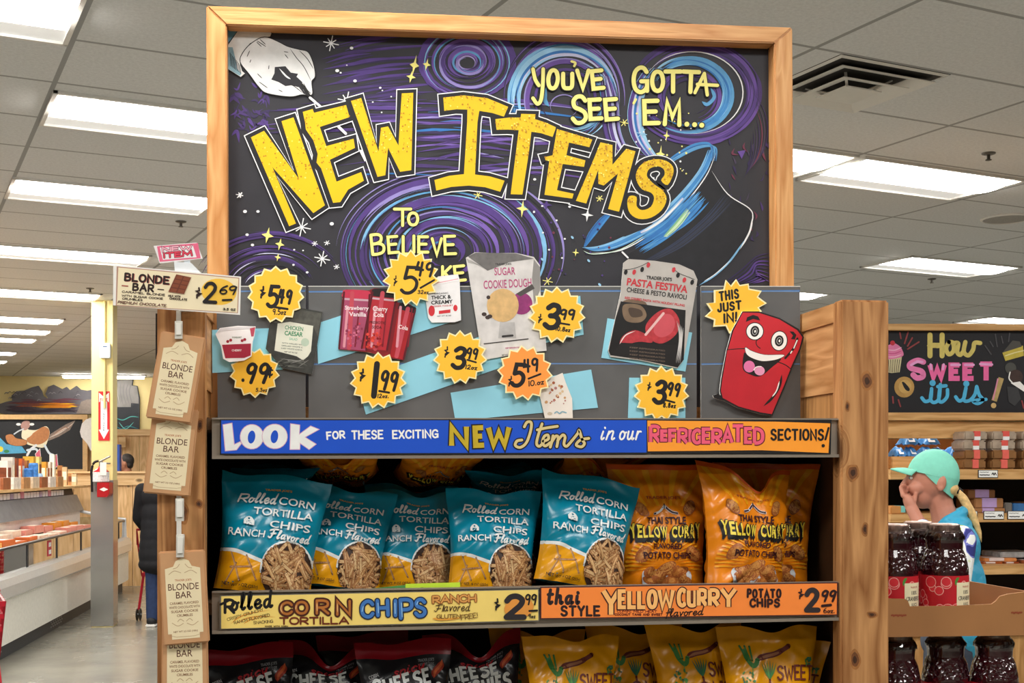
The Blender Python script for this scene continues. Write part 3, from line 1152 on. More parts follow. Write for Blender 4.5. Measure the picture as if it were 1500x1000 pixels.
# swirl behind "to believe"
for i in range(110):
    r = rn.uniform(22, 168)
    a0 = rn.uniform(95, 330)
    ln = rn.uniform(40, 150)
    col = rn.choice(PUR + PUR + [DRK, BLU[0], BLU[2], LAV[2]]) if r > 30 else PUR[1]
    cx, cy = 648 + r * .06, 368 + r * .02
    y_ = r * .74
    a.arc(cx, cy, r, y_, a0, a0 + ln, rn.choice([1.2, 1.6, 2.2, 3.5, 7]), col, taper=.35, n=22)
for r, w in ((26, 12), (62, 7), (104, 9), (140, 8)):
    a.arc(652, 370, r, r * .76, 150, 400, w, PUR[1], taper=.3, n=30)
for r in (22, 48, 80, 88, 118, 128, 150, 158):
    a.arc(650, 370, r, r * .76, rn.uniform(150, 190), rn.uniform(290, 350), rn.uniform(1.2, 2.6), rn.choice(BLU[:3] + LAV[2:]), taper=.3, n=30)
# lower left arcs
for i in range(26):
    r = rn.uniform(30, 115)
    a.arc(395, 425, r, r * .75, rn.uniform(180, 240), rn.uniform(270, 350), rn.uniform(1.2, 5), rn.choice(PUR[:3] + [DRK]), taper=.35)
for r, a0, a1 in ((60, 195, 250), (38, 200, 260), (72, 250, 300), (25, 210, 280)):
    a.arc(395, 425, r, r * .75, a0, a1, 1.5, LAV[1], taper=.3)
# small swirl, top middle
for i in range(30):
    r = rn.uniform(14, 72)
    a.arc(684, 90, r, r * .78, rn.uniform(0, 360), rn.uniform(380, 520), rn.uniform(1.5, 5), rn.choice(PUR), taper=.35)
for k in range(5):
    a.arc(684, 92, 66 - k * 3, (66 - k * 3) * .8, 200 + k * 30, 860 + k * 30, (5, 2, 3, 2, 4)[k], (PUR[1], BLU[0], PUR[3], BLU[2], LAV[2])[k], grow=-.84, n=70, taper=.1)
for r, w, m in ((66, 6, PUR[1]), (50, 5, PUR[3]), (48, 2, BLU[0]), (36, 5, PUR[1]), (26, 5, PUR[3]), (20, 3, BLU[0]), (62, 2, BLU[2]), (12, 2, LAV[0])):
    a.arc(684, 92, r, r * .8, 60 + r, 390 + r, w, m, taper=.25, n=36)
# swirl behind "you've"
for i in range(46):
    r = rn.uniform(72, 104)
    a.arc(826, 144, r * .86, r * .92, rn.uniform(170, 220), rn.uniform(300, 380), rn.uniform(1.5, 5), rn.choice(PUR + LAV[2:]), taper=.3, n=30)
for i in range(34):
    r = rn.uniform(66, 84)
    a0 = rn.uniform(150, 200)
    a.arc(828, 146, r, r * .98, a0, a0 + rn.uniform(60, 170), rn.uniform(1.5, 5.5), rn.choice(BLU + [LAV[1], BLU[4], BLU[2]]), taper=.3, n=30)
for r, m, w in ((56, PUR[3], 7), (44, PUR[1], 4), (60, LAV[2], 2), (36, PUR[2], 3)):
    a.arc(828, 146, r, r, 120, 420, w, m, taper=.2, n=36)
for i in range(9):
    a.arc(838, 148, rn.uniform(38, 60), rn.uniform(40, 58), rn.uniform(-80, -40), rn.uniform(40, 100), rn.uniform(1.5, 4), rn.choice(BLU), taper=.3)
a.curve([(800, 128), (798, 146), (804, 156)], 6, BLU[0], taper=.3)
a.arc(826, 156, 20, 17, 150, 420, 1.6, LAV[2], taper=.2)
for i in range(24):                                   # its tail running down to the hat
    d = rn.uniform(-11, 11)
    a.curve([(886 + d * .6, 112), (893 + d, 150), (896 + d, 190), (908 + d, 220), (934 + d * .6, 246)], rn.uniform(1.5, 5), rn.choice(LAV + PUR[1:4] + [BLU[4], LAV[0]]), taper=.3)
# right swirl
for i in range(46):
    r = rn.uniform(74, 96)
    a0 = rn.uniform(190, 420)
    a.arc(1018, 136, r, r * .8, a0, a0 + rn.uniform(40, 130), rn.uniform(2, 6), rn.choice(PUR[:4]), taper=.3, n=28)
for i in range(40):
    r = rn.uniform(50, 66)
    a0 = rn.uniform(200, 330)
    a.arc(1008, 138, r, r * .86, a0, a0 + rn.uniform(70, 200), rn.uniform(1.5, 5), rn.choice(BLU + BLU[:3]), taper=.3, n=30)
a.arc(1014, 136, 74, 60, 200, 460, 1.8, CHALK, taper=.3, n=36)
for r, m, w in ((44, PUR[3], 6), (38, PUR[1], 4), (30, PUR[2], 4)):
    a.arc(1010, 142, r, r * .86, 100, 430, w, m, taper=.2, n=36)
a.curve([(1040, 128), (1046, 142), (1036, 153), (1028, 149)], 5, BLU[0], taper=.2)
for i in range(30):
    d = rn.uniform(-11, 8)
    a.curve([(962 + d * 1.5, 100), (940 + d, 130), (932 + d, 168), (940 + d, 205), (962 + d * .8, 236)], rn.uniform(1.5, 5), rn.choice(BLU + LAV[:2] + [PUR[1]]), taper=.3)
for i in range(40):                                   # loose flecks at the right edge
    x, y = rn.uniform(1050, 1130), rn.uniform(200, 350)
    a.curve([(x, y), (x + rn.uniform(-3, 5), y + rn.uniform(3, 10)), (x + rn.uniform(-6, 8), y + rn.uniform(8, 14))], rn.uniform(1, 3.5), rn.choice([PUR[2], PUR[0], MAR, M('43384f', .6)]), taper=.4)
for i in range(7):
    a.arc(1062 + i * 3, 190 + i * 4, 62 - i * 7, 70 - i * 3, -50 + i * 6, 60, 1.6, rn.choice([PUR[2], MAR, M('43384f', .6)]), taper=.3)
a.poly([(1080, 222), (1092, 220), (1086, 233)], PUR[3])
for i in range(8):
    a.curve([(1060 + i * 6, 415), (1085 + i * 5, 396 + i * 2), (1108, 376 + i * 4), (1128, 371 + i * 6)], rn.uniform(1.5, 2.6), rn.choice(PUR[1:4]), taper=.2)

# top hat
g = crop(840, 190, 4.347)
P = lambda *q: [g(*p) for p in q]
a.poly(P((330, 800), (520, 700), (700, 560), (880, 265), (960, 390), (1120, 500), (1142, 580), (1070, 740), (940, 880), (800, 990), (640, 900), (420, 860)), M('1b1b20', .6, vary=.2, scale=40))
a.blob(P((60, 750), (130, 640), (230, 540), (500, 300), (640, 190), (760, 120), (860, 100), (900, 140), (860, 260), (700, 470), (500, 640), (300, 750), (130, 785)), M('222228', .6))
for i in range(16):
    d = rn.uniform(0, 60)
    a.curve(P((420 + d, 850), (640 + d, 720 + d * .4), (830 + d, 560 + d * .5), (960 + d, 400 + d)), rn.uniform(.6, 1.6), rn.choice([M('2c2e3c', .6), M('2a3550', .6), M('34343c', .6)]), taper=.3)
for i in range(34):                                   # brim, lower sweep
    d, e = rn.uniform(-26, 12), rn.uniform(0, .25)
    a.curve(P((60 + d * .2, 750), (150, 762 + d * .6), (300 + d * .3, 722 + d), (500 + d * .6, 612 + d), (690 + d, 440 + d * .6), (830 + d * 1.2, 260), (880 + d, 130)), rn.uniform(1.2, 4.2), rn.choice(BLU + [BLU[1], BLU[3], BLU[1]]), taper=.12 + e)
for i in range(20):                                   # brim, right turn and upper edge
    d = rn.uniform(-18, 14)
    a.curve(P((895 + d, 200), (895 + d, 120), (850, 98 + d * .6), (760, 118 + d), (650, 178 + d), (600, 215 + d)), rn.uniform(1, 3.6), rn.choice([BLU[3], BLU[1], M('27548f', .6), BLU[0]]), taper=.35)
for i in range(16):                                   # brim, left
    d = rn.uniform(-22, 26)
    a.curve(P((70 + d * .3, 745), (120 + d, 660), (190 + d, 570), (245 + d * .5, 520)), rn.uniform(1.2, 4), rn.choice([BLU[1], BLU[3], M('27548f', .6)]), taper=.3)
a.poly(P((190, 690), (240, 560), (330, 560), (520, 600), (480, 620), (330, 680)), M('222228', .6))
for i in range(12):
    d = rn.uniform(-10, 8)
    a.curve(P((430 + d, 660 + d), (560, 578 + d), (700 + d, 440 + d)), rn.uniform(1.5, 4), rn.choice([LAV[1], CHALK, BLU[4], LAV[1]]), taper=.35)
a.curve(P((110, 785), (300, 768), (500, 655), (690, 490), (840, 300), (905, 150)), 1.6, CHALK, taper=.2)
a.curve(P((60, 770), (130, 792), (300, 762), (500, 645)), 1.4, M('cfe3d2', .6), taper=.2)
for i in range(44):                                   # hat band strokes
    d = rn.uniform(-10, 75)
    s, e = rn.uniform(0, .35), rn.uniform(.65, 1)
    x0, y0, x1, y1 = 380 + d * .6, 740 + d * .9, 810 + d * .8, 380 + d
    p0 = (x0 + (x1 - x0) * s, y0 + (y1 - y0) * s)
    p1 = (x0 + (x1 - x0) * e, y0 + (y1 - y0) * e)
    mid = ((p0[0] + p1[0]) / 2 + 16, (p0[1] + p1[1]) / 2 + 14)
    a.curve(P(p0, mid, p1), rn.uniform(1.4, 3.4), rn.choice([BLU[1], BLU[0], BLU[3], BLU[1]]), taper=.2)
for i in range(14):
    d = rn.uniform(0, 50)
    x, y = rn.uniform(560, 640), 0
    a.curve(P((570 + d * .5, 680 + d * .1), (640 + d * .7, 610), (720 + d * .5, 500 + d * .6)), rn.uniform(1.5, 4), rn.choice([M('7fb58a', .6), M('a9cf9d', .6), M('c9e0b5', .6), CHALK]), taper=.35)
for p, w in ((P((880, 265), (980, 410), (1115, 500), (1140, 560), (1115, 650)), 1.5), (P((1138, 560), (1120, 650), (1060, 760)), 2.6)):
    a.curve(p, w, CHALK, taper=.25)
a.curve(P((1090, 700), (1000, 830), (900, 925), (800, 990)), 2.8, BLU[2], taper=.2)
a.curve(P((1000, 830), (900, 920), (830, 965)), 1.2, CHALK, taper=.2)
a.line(P((310, 780), (345, 815)), 2.6, CHALK)

# magician's glove and wand
g = crop(330, 30, 8.333)
SLV = M('5e93ac', .6)
a.poly(P((25, 110), (180, 95), (25, 290)), SLV)
a.poly(P((25, 320), (180, 95), (495, 92), (565, 160), (548, 200), (430, 215), (300, 285), (205, 400), (178, 520), (205, 620), (240, 650), (190, 692), (25, 590)), M('d9d9d6', .6, vary=.08, scale=60), outline=[(1.6, INK)])
a.poly(P((25, 330), (90, 330), (120, 450), (150, 600), (200, 650), (180, 680), (25, 590)), M('7ea3b1', .6, vary=.2, scale=60))
for i in range(9):
    a.line(P((60 + i * 15, 400 + i * 18), (70 + i * 15, 560 + i * 11)), .9, INK)
a.blob(P((188, 510), (225, 390), (330, 280), (480, 210), (640, 265), (760, 325), (900, 362), (1000, 388), (1050, 470), (1085, 590), (1092, 690), (1052, 750), (1062, 890), (1020, 912), (930, 905), (790, 930), (520, 890), (420, 820), (300, 660)), M('dedddb', .6, vary=.06, scale=60), outline=[(2.4, INK)])
a.poly(P((605, 572), (735, 562), (800, 640), (890, 655), (870, 690), (940, 755), (950, 850), (1000, 915), (960, 900), (900, 820), (810, 795), (735, 805), (650, 755), (562, 725), (600, 650)), M('232127', .6))
for p in (((790, 345), (870, 460), (960, 570), (1052, 750)), ((900, 368), (1000, 470), (1080, 600)), ((735, 805), (820, 795), (960, 900)), ((385, 250), (500, 325)), ((420, 230), (495, 300)), ((380, 265), (445, 325)),
          ((265, 450), (300, 370)), ((300, 520), (315, 480)), ((390, 650), (450, 710)), ((410, 750), (520, 830)), ((725, 415), (770, 470)), ((715, 385), (770, 392)), ((650, 850), (700, 875)), ((530, 600), (535, 550)), ((950, 760), (1000, 850), (1050, 900))):
    a.curve(P(*p), 1.1, INK, taper=.2)
a.curve(P((660, 590), (740, 680), (800, 720)), 2.4, CHALK, taper=.3)
a.line(P((935, 790), (1030, 930)), 4.6, INK)
a.line(P((1035, 940), (1110, 1000)), 5, INK)
h = crop(350, 140, 5)
H = lambda *q: [h(*p) for p in q]
a.line(P((1040, 945), (1100, 995)), 2.6, CHALK)
a.line(H((520, 18), (595, 80)), 3.4, CHALK)
a.line(H((728, 228), (782, 280)), 4, CHALK)
a.poly(H((878, 400), (905, 398), (940, 470), (920, 485)), CHALK)

# stars and dots
for x, y, r in ((485, 64, 11), (508, 148, 13), (442, 333, 13), (472, 379, 11)):
    a.spark(x, y, r, 1.5, CHALK)
for x, y, rx, ry in ((607, 96, 7, 15), (625, 95, 6, 9), (602, 113, 7, 9), (392, 345, 9, 12), (410, 358, 7, 9), (407, 377, 5, 6)):
    a.star4(x, y, rx, ry, CREAM, rot=.2, pinch=.34)
for x, y, rx, ry, m in ((765, 306, 9, 13, CREAM), (860, 315, 9, 10, CHALK), (976, 199, 5, 9, CREAM), (967, 226, 7, 13, CREAM), (843, 370, 5, 6, CREAM), (800, 300, 9, 10, PUR[1])):
    a.star4(x, y, rx, ry, m, rot=.1)
for x, y, r, m in ((878, 291, 5, CREAM), (802, 412, 7, CREAM), (700, 286, 6, CREAM), (914, 180, 6, CREAM), (939, 196, 8, BLU[4]), (479, 356, 4, CHALK), (351, 286, 5, CHALK), (352, 286, 4, CHALK), (493, 391, 4, CHALK), (461, 357, 4, CHALK)):
    a.spark(x, y, r, 1.1, m, n=3)
for x, y, r in ((515, 71, 2.6), (494, 104, 2.8), (499, 107, 1.5), (520, 119, 2.6), (508, 96, 1.2), (557, 129, 1.8), (560, 133, 1.2), (573, 142, 1.2), (546, 150, 1.3), (559, 165, 1.2), (359, 310, 2.8), (378, 310, 2.4), (486, 328, 3), (362, 344, 2.4), (370, 359, 2.4), (444, 367, 1.3), (431, 366, 1.5),
                (430, 388, 1.8), (450, 399, 2), (783, 263, 2.2), (782, 311, 1.6), (794, 302, 1.6), (834, 303, 2), (815, 323, 1.6), (795, 341, 1.6), (827, 350, 1.6), (804, 366, 1.6), (823, 378, 1.6), (782, 310, 1.4)):
    a.disc(x, y, r, CHALK, r * .8)
for i in range(46):
    x, y = rn.uniform(925, 1012), rn.uniform(165, 262)
    a.disc(x, y, rn.uniform(.7, 1.7), rn.choice([CREAM, CHALK, CREAM]), n=10)
for x, y in ((794, 380), (862, 382), (878, 417), (838, 348)):
    a.disc(x, y, 2.6, BLU[4], 1.6, rot=.8)
for i in range(26):
    a.disc(rn.uniform(790, 900), rn.uniform(325, 405), rn.uniform(.8, 2), rn.choice([PUR[1], PUR[2], MAR]), n=10)

# the big yellow letters
g5, gB, gC = crop(350, 140, 5), crop(620, 120, 5.554), crop(780, 180, 6.25)
BIG = [
    (g5, [(88, 308), (185, 260), (440, 612), (312, 190), (400, 162), (630, 805), (545, 862), (245, 525), (418, 938), (368, 958)]),
    (g5, [(468, 122), (540, 100), (550, 128), (785, 72), (810, 160), (592, 232), (640, 372), (840, 318), (850, 385), (666, 472), (715, 632), (895, 562), (915, 625), (800, 690), (742, 782), (690, 787), (602, 535), (568, 492), (577, 430), (545, 330), (490, 250), (485, 200)]),
    (g5, [(820, 42), (895, 20), (1022, 412), (1040, 238), (1092, 228), (1168, 368), (1192, -14), (1276, -18), (1262, 548), (1180, 560), (1092, 385), (1072, 585), (1015, 597)]),
    (gB, [(162, 130), (330, 112), (520, 135), (690, 205), (655, 285), (560, 255), (455, 238), (440, 330), (420, 755), (540, 770), (660, 805), (625, 895), (500, 858), (370, 845), (230, 855), (105, 885), (90, 800), (210, 765), (330, 752), (356, 330), (358, 228), (270, 225), (170, 238)]),
    (gB, [(585, 305), (700, 292), (790, 292), (795, 262), (912, 265), (908, 305), (1000, 335), (1080, 372), (1050, 450), (960, 420), (878, 408), (860, 560), (805, 918), (710, 915), (775, 395), (690, 390), (595, 392)]),
    (gC, [(222, 58), (545, 155), (518, 225), (332, 182), (308, 298), (482, 345), (470, 405), (275, 378), (222, 618), (375, 650), (362, 695), (108, 660), (152, 350), (118, 345), (108, 315), (182, 300)]),
    (gC, [(620, 180), (730, 205), (730, 385), (855, 240), (940, 262), (790, 815), (690, 790), (780, 465), (650, 575), (600, 560), (600, 430), (490, 740), (395, 715), (560, 330)]),
    (gC, smooth_pts([(1175, 530), (1205, 480), (1200, 430), (1150, 400), (1080, 415), (1050, 450), (1050, 500), (1120, 570), (1190, 620), (1225, 700), (1180, 800), (1080, 870), (970, 880), (890, 830), (865, 740), (885, 672), (950, 680), (950, 760), (1000, 800), (1080, 770), (1110, 690), (1080, 640), (1000, 610), (950, 530), (950, 450), (1010, 370), (1120, 335), (1220, 350), (1280, 400), (1285, 470), (1235, 570)], 3, True)),
]


def inside(p, poly):
    r, j = False, len(poly) - 1
    for i in range(len(poly)):
        (x0, y0), (x1, y1) = poly[i], poly[j]
        if (y0 > p[1]) != (y1 > p[1]) and p[0] < (x1 - x0) * (p[1] - y0) / (y1 - y0) + x0:
            r = not r
        j = i
    return r


BIG = [[f(*p) for p in q] for f, q in BIG]
SHADE = M('141318', .6)
for q in BIG:
    a.line([(x - 1.2, y + .8) for x, y in q], 14.5, CHALK, closed=True)
for q in BIG:
    a.line([(x - 1.2, y + .8) for x, y in q], 11.6, SHADE, closed=True)
    a.poly([(x - 2, y + 1.2) for x, y in q], SHADE)
for q in BIG:
    a.poly(q, YEL2, outline=[(4.2, SHADE)])
for q in BIG:
    ys = [p[1] for p in q]
    xs = [p[0] for p in q]
    lim = min(ys) + (max(ys) - min(ys)) * .72
    for i in range(210):
        p = (rn.uniform(min(xs), max(xs)), rn.uniform(min(ys), lim))
        if inside(p, q):
            a.disc(p[0], p[1], rn.uniform(.6, 1.4), rn.choice([GLT, GLT, GLT, M('ffe96a', .5)]), n=7)

# the small cream lettering
e = crop(760, 70, 4.6875)
a.tf = e
ol = [(12, INK)]
for p in (((95, 150), (110, 220), (135, 262)), ((165, 150), (162, 260), (150, 360), (125, 388), (95, 350))):
    a.curve(p, 36, INK)
for p in (((95, 150), (110, 220), (135, 262)), ((165, 150), (162, 260), (150, 360), (125, 388), (95, 350))):
    a.curve(p, 25, CREAM)
a.glyphs([('O', 195, 280, 65, 125, .08), ('U', 302, 282, 62, 100), ('V', 398, 285, 78, 125), ('E', 510, 285, 70, 120, -.1)], 28, CREAM, ol)
a.curve([(360, 98), (385, 108), (378, 130)], 17, CREAM)
a.glyphs([('S', 368, 518, 92, 180), ('E', 490, 492, 75, 130, -.06), ('E', 600, 496, 78, 135, -.08)], 29, CREAM, ol)
a.glyphs([('G', 785, 308, 95, 168, .0), ('O', 912, 300, 75, 132), ('T', 1003, 305, 105, 138), ('T', 1120, 305, 108, 138, .04)], 29, CREAM, ol)
for p in (((1205, 312), (1270, 180)), ((1270, 180), (1290, 328)), ((1222, 255), (1360, 262))):
    a.line(p, 34, INK)
for p in (((1205, 312), (1270, 180)), ((1270, 180), (1290, 328)), ((1222, 255), (1360, 262))):
    a.line(p, 23, CREAM)
a.line([(800, 358), (785, 385)], 17, CREAM)
a.glyphs([('E', 862, 522, 95, 152, -.03), ('M', 998, 528, 100, 160, .05)], 30, CREAM, ol)
for x, y in ((1150, 528), (1203, 531), (1252, 535)):
    a.disc(x, y, 23, INK)
    a.disc(x, y, 17, CREAM)
a.tf = crop(480, 290, 6.25)
a.glyphs([('T', 610, 255, 150, 150, .0), ('O', 738, 250, 85, 110), ('B', 412, 520, 110, 178, -.1), ('E', 562, 505, 85, 145, -.08), ('L', 690, 515, 60, 160), ('I', 782, 500, 12, 150), ('E', 832, 498, 85, 140), ('V', 955, 525, 85, 150), ('E', 1075, 515, 95, 160, -.04),
          ('M', 640, 780, 110, 120), ('A', 840, 780, 110, 120), ('K', 1050, 760, 80, 130), ('E', 1170, 760, 90, 130, -.1)], 27, CREAM, [(13, INK)])
a.tf = None
mb = MB().slab([(325, 28), (1142, 55), (1142, 618), (325, 618)], YS, .02, BOARD)
mb.art(a, flat(YS), step=2.5e-6)
mb.build('chalkboard', sign)

# ------------------------------------------------------------------ grey boards on the top shelf
GREY = M('5d5d5d', .6, vary=.07, scale=14)
EDGE = M('c9c9c4', .6)
LINE = M('4d76ad', .6, vary=.1)
for q, lab in (([(317, 418), (447.5, 418.5), (447.5, 617.5), (319, 617.5)], 'narrow grey display board at the left end, behind the yogurt cup cutout'),
               ([(452, 418.5), (1020.5, 419.5), (1020.5, 617.5), (452, 617.5)], 'wide grey display board in the middle, hung with most price stars'),
               ([(1027, 419), (1172, 419.5), (1172.5, 617.5), (1027, 617.5)], 'grey display board at the right end, behind the red cartoon fridge')):
    t = thing('display_board', lab, 'board', pt(sum(p[0] for p in q) / 4, 620, YG + .003), group='grey display boards')
    m = MB().slab(q, YG, .006, GREY, EDGE)
    ar = Art(-1)
    x0, x1 = q[0][0], q[1][0]
    for y in (427, 533):
        ar.line([(x0 + 1, y), ((x0 + x1) / 2, y - .8), (x1 - 1, y - (1.4 if y < 500 else 0))], 2.0, LINE)
        ar.line([(x0 + 1, y + 1), ((x0 + x1) / 2, y - .3), (x1 - 1, y)], .7, M('7d9cc4', .6))
    for y in (418.8,):
        ar.line([(x0, y + .4), (x1, y + .6)], 1.2, EDGE)
    m.art(ar, flat(YG))
    m.build('panel', t)
YSTRIP, YCUT, YSTAR, YFRONT = YG - .0018, YG - .006, YG - .0105, YG - .015
SKY = M('8fcfe2', .55, vary=.04, scale=12)
for q, lab in (([(310.5, 483), (412, 480), (414, 541), (311, 546)], 'blue paper strip behind the yogurt cup and its price star, at far left'),
               ([(463, 474), (655, 411), (672, 468), (466, 533)], 'blue paper strip slanting up behind the three soda cans'),
               ([(522, 557), (728, 484), (737, 537), (536, 607)], 'long blue paper strip slanting beside the 1.99 star'),
               ([(660, 575), (866, 541), (876, 597), (667, 616)], 'blue paper strip under the orange price star, lowest in the middle'),
               ([(780, 452), (850, 433), (855, 490), (785, 505)], 'small blue paper strip peeping out behind the 10.8 ounce star'),
               ([(890, 466), (1014, 487), (1004, 544), (881, 524)], 'blue paper strip peeping out both sides of the pasta pack'),
               ([(922, 553), (1004, 553), (1004, 612), (920, 612)], 'blue paper square behind the 8.8 ounce star')):
    o = MB().slab(q, YSTRIP, .0015, SKY).build('paper_strip', loc=pt(q[0][0], q[0][1], YSTRIP))
    tag(o, lab, 'paper strip', 'blue paper strips on the grey boards')

SUN, SUN2, RIM = M('f9bf33', .55, vary=.03), M('fb9b42', .55, vary=.03), M('fbeeb4', .55, vary=.02)


def star_pts(cx, cy, R, r, n, rot):
    p = []
    for i in range(2 * n):
        q = math.pi * i / n + rot
        k = R if i % 2 == 0 else r
        p.append((cx + k * math.cos(q), cy + k * math.sin(q)))
    return p


def star(cx, cy, R, n, lab, draw, rot=.1, mat=SUN, Y=YSTAR, pts=None, k=.83):
    pts = pts or star_pts(cx, cy, R, R * k, n, rot)
    t = thing('price_star', lab, 'price sign', pt(cx, cy, Y), group='star-shaped price signs')
    m = MB().slab(pts, Y, .003, RIM)
    ar = Art(-1)
    ar.poly([(cx + (x - cx) * .93, cy + (y - cy) * .93) for x, y in pts], mat)
    draw(ar)
    m.art(ar, flat(Y), step=1e-5, base=2e-4)
    m.build('card', t)
    return t


def words_on(k, x0, y0, specs):
    """(text, x, foot y, height, pen width, fit, turn) in crop units"""
    def f(ar):
        ar.tf = crop(x0, y0, k)
        for s in specs:
            if s[0] == '/':
                ar.line([s[1], s[2]], s[3], INK)
            else:
                t, x, y, h, w, *r = s
                ar.hand(t, x, y, h, w * (1.2 if w > 8 else 1), INK, slant=.1, fit=r[0] if r else None, rot=r[1] if len(r) > 1 else 0)
        ar.tf = None
    return f


star(404, 431, 42, 15, 'yellow star priced 5.49 for 9.5 ounces, at upper left beside the frame', words_on(4.167, 300, 380, [('$', 335, 232, 60, 10, 30), ('5', 382, 285, 122, 20, 55, .05), ('49', 448, 262, 78, 14, 72, .1), ('/', (425, 290), (505, 302), 14), ('9.5oz', 415, 335, 32, 6, 78)]), k=.86)
star(373, 546, 37, 13, 'yellow star priced .99 cents, overlapped by the yogurt cup', words_on(4.167, 300, 380, [('.', 230, 738, 60, 16), ('9', 245, 745, 112, 18, 48, .15), ('9', 322, 745, 112, 18, 48, .15), ('¢', 385, 712, 55, 9, 26), ('5.3oz', 312, 805, 20, 5, 66)]))
star(554, 557, 42, 15, 'yellow star priced 1.99 for 12 ounces, under the soda cans', words_on(4.167, 300, 380, [('$', 942, 738, 62, 10, 32), ('1', 1024, 832, 195, 30), ('99', 1070, 788, 108, 16, 92, .12), ('/', (1065, 802), (1125, 812), 13), ('12oz.', 1055, 843, 22, 6, 66)]))
star(602, 407, 42, 15, 'yellow star priced 5.49 for 32 ounces, over the small chalk lettering', words_on(6.25, 480, 290, [('$', 598, 800, 80, 9, 36), ('5', 672, 865, 235, 26, 130, .05), ('.', 838, 748, 60, 16), ('49', 800, 705, 120, 20, 150, .08), ('/', (850, 822), (975, 750), 18), ('32oz', 825, 875, 30, 8, 95)]), k=.8)
star(674, 523, 40, 15, 'yellow star priced 3.99 for 12 ounces, left of the cookie dough pouch', words_on(3.847, 600, 360, [('$', 192, 626, 52, 8, 28), ('3', 240, 684, 112, 21, 62, .1), ('99', 320, 632, 56, 10, 56, .1), ('/', (325, 642), (374, 656), 10), ('12oz', 315, 692, 22, 6, 62, .08)]))
star(769, 546, 41, 14, 'orange star priced 5.49 for 10 ounces, over the foot of the cookie dough pouch', words_on(3.847, 600, 360, [('$', 552, 788, 48, 8, 28), ('5', 575, 785, 118, 20, 60, .05), ('49', 645, 712, 68, 11, 78, -.12), ('/', (670, 748), (737, 722), 11), ('10.oz', 672, 790, 28, 6, 84, -.15)]), mat=SUN2, Y=YFRONT)
star(816, 461, 42, 15, 'yellow star priced 3.99 for 10.8 ounces, right of the cookie dough pouch', words_on(3.847, 600, 360, [('$', 722, 432, 42, 8, 22), ('3', 760, 458, 128, 25, 72, .08), ('99', 848, 412, 52, 11, 76, .02), ('/', (840, 434), (900, 444), 11), ('10.8oz', 824, 476, 22, 6, 78, .1)]))
star(969, 576, 41, 15, 'yellow star priced 3.99 for 8.8 ounces, below the pasta pack', words_on(3.847, 860, 360, [('$', 338, 812, 38, 8, 20), ('3', 375, 880, 118, 22, 56, .1), ('99', 450, 838, 68, 12, 62, .15), ('/', (440, 868), (492, 882), 11), ('8.8oz', 430, 908, 24, 7, 66, .05)]))
g = crop(1030, 400, 4.653)
star(1077, 447, 40, 14, 'yellow star lettered this just in, behind the red cartoon fridge', words_on(3.847, 860, 360, [('THIS', 750, 308, 46, 10, 104, -.16), ('JUST', 739, 371, 42, 10, 128, -.14), ('IN!', 772, 432, 46, 10, 72, -.14)]),
     pts=[g(*p) for p in [(75, 115), (140, 110), (155, 45), (190, 85), (225, 40), (250, 80), (310, 70), (315, 105), (400, 120), (375, 160), (435, 205), (380, 235), (400, 260), (300, 300), (250, 320), (240, 370), (180, 412), (155, 360), (70, 365), (75, 320), (12, 295), (55, 255), (22, 205), (75, 200)]])


def cutout(name, lab, outline, draw, base, Y=YCUT, thick=.003, cat='product cutout', tf=None):
    pts = [tf(*p) for p in outline] if tf else outline
    cx = sum(p[0] for p in pts) / len(pts)
    cy = sum(p[1] for p in pts) / len(pts)
    t = thing(name, lab, cat, pt(cx, cy, Y), group='cut-out product pictures on the grey boards')
    m = MB().slab(pts, Y, thick, base, M('e4e2dc', .5))
    ar = Art(-1, tf)
    draw(ar)
    m.art(ar, flat(Y), step=8e-6, base=2e-4)
    m.build('picture', t)
    return t


# yogurt cup
def d_(ar):
    ar.poly([(105, 520), (282, 512), (280, 585), (240, 600), (125, 602)], M('a3243c', .5))
    ar.poly([(70, 452), (95, 420), (300, 408), (305, 418), (100, 436)], M('d9d6d8', .4))
    ar.poly([(275, 420), (308, 412), (298, 468), (284, 470)], M('b8475c', .5))
    for x, y in ((140, 500), (158, 492), (228, 495), (244, 488)):
        ar.disc(x, y, 9, M('9c2236', .5))
    ar.text('YOGURT', 195, 480, 10, M('4f6a50', .6), fit=60, center=True)
    ar.text('CHERRY', 195, 560, 12, M('f2e4e6', .6), fit=60, center=True)


cutout('yogurt_cup_cutout', 'cut-out picture of a white and red yogurt cup, at the far left', [(65, 455), (92, 418), (200, 404), (310, 408), (302, 470), (292, 500), (285, 590), (240, 616), (150, 626), (112, 605), (100, 530)], d_, M('f1eeee', .45), tf=crop(300, 380, 4.167), Y=YFRONT)


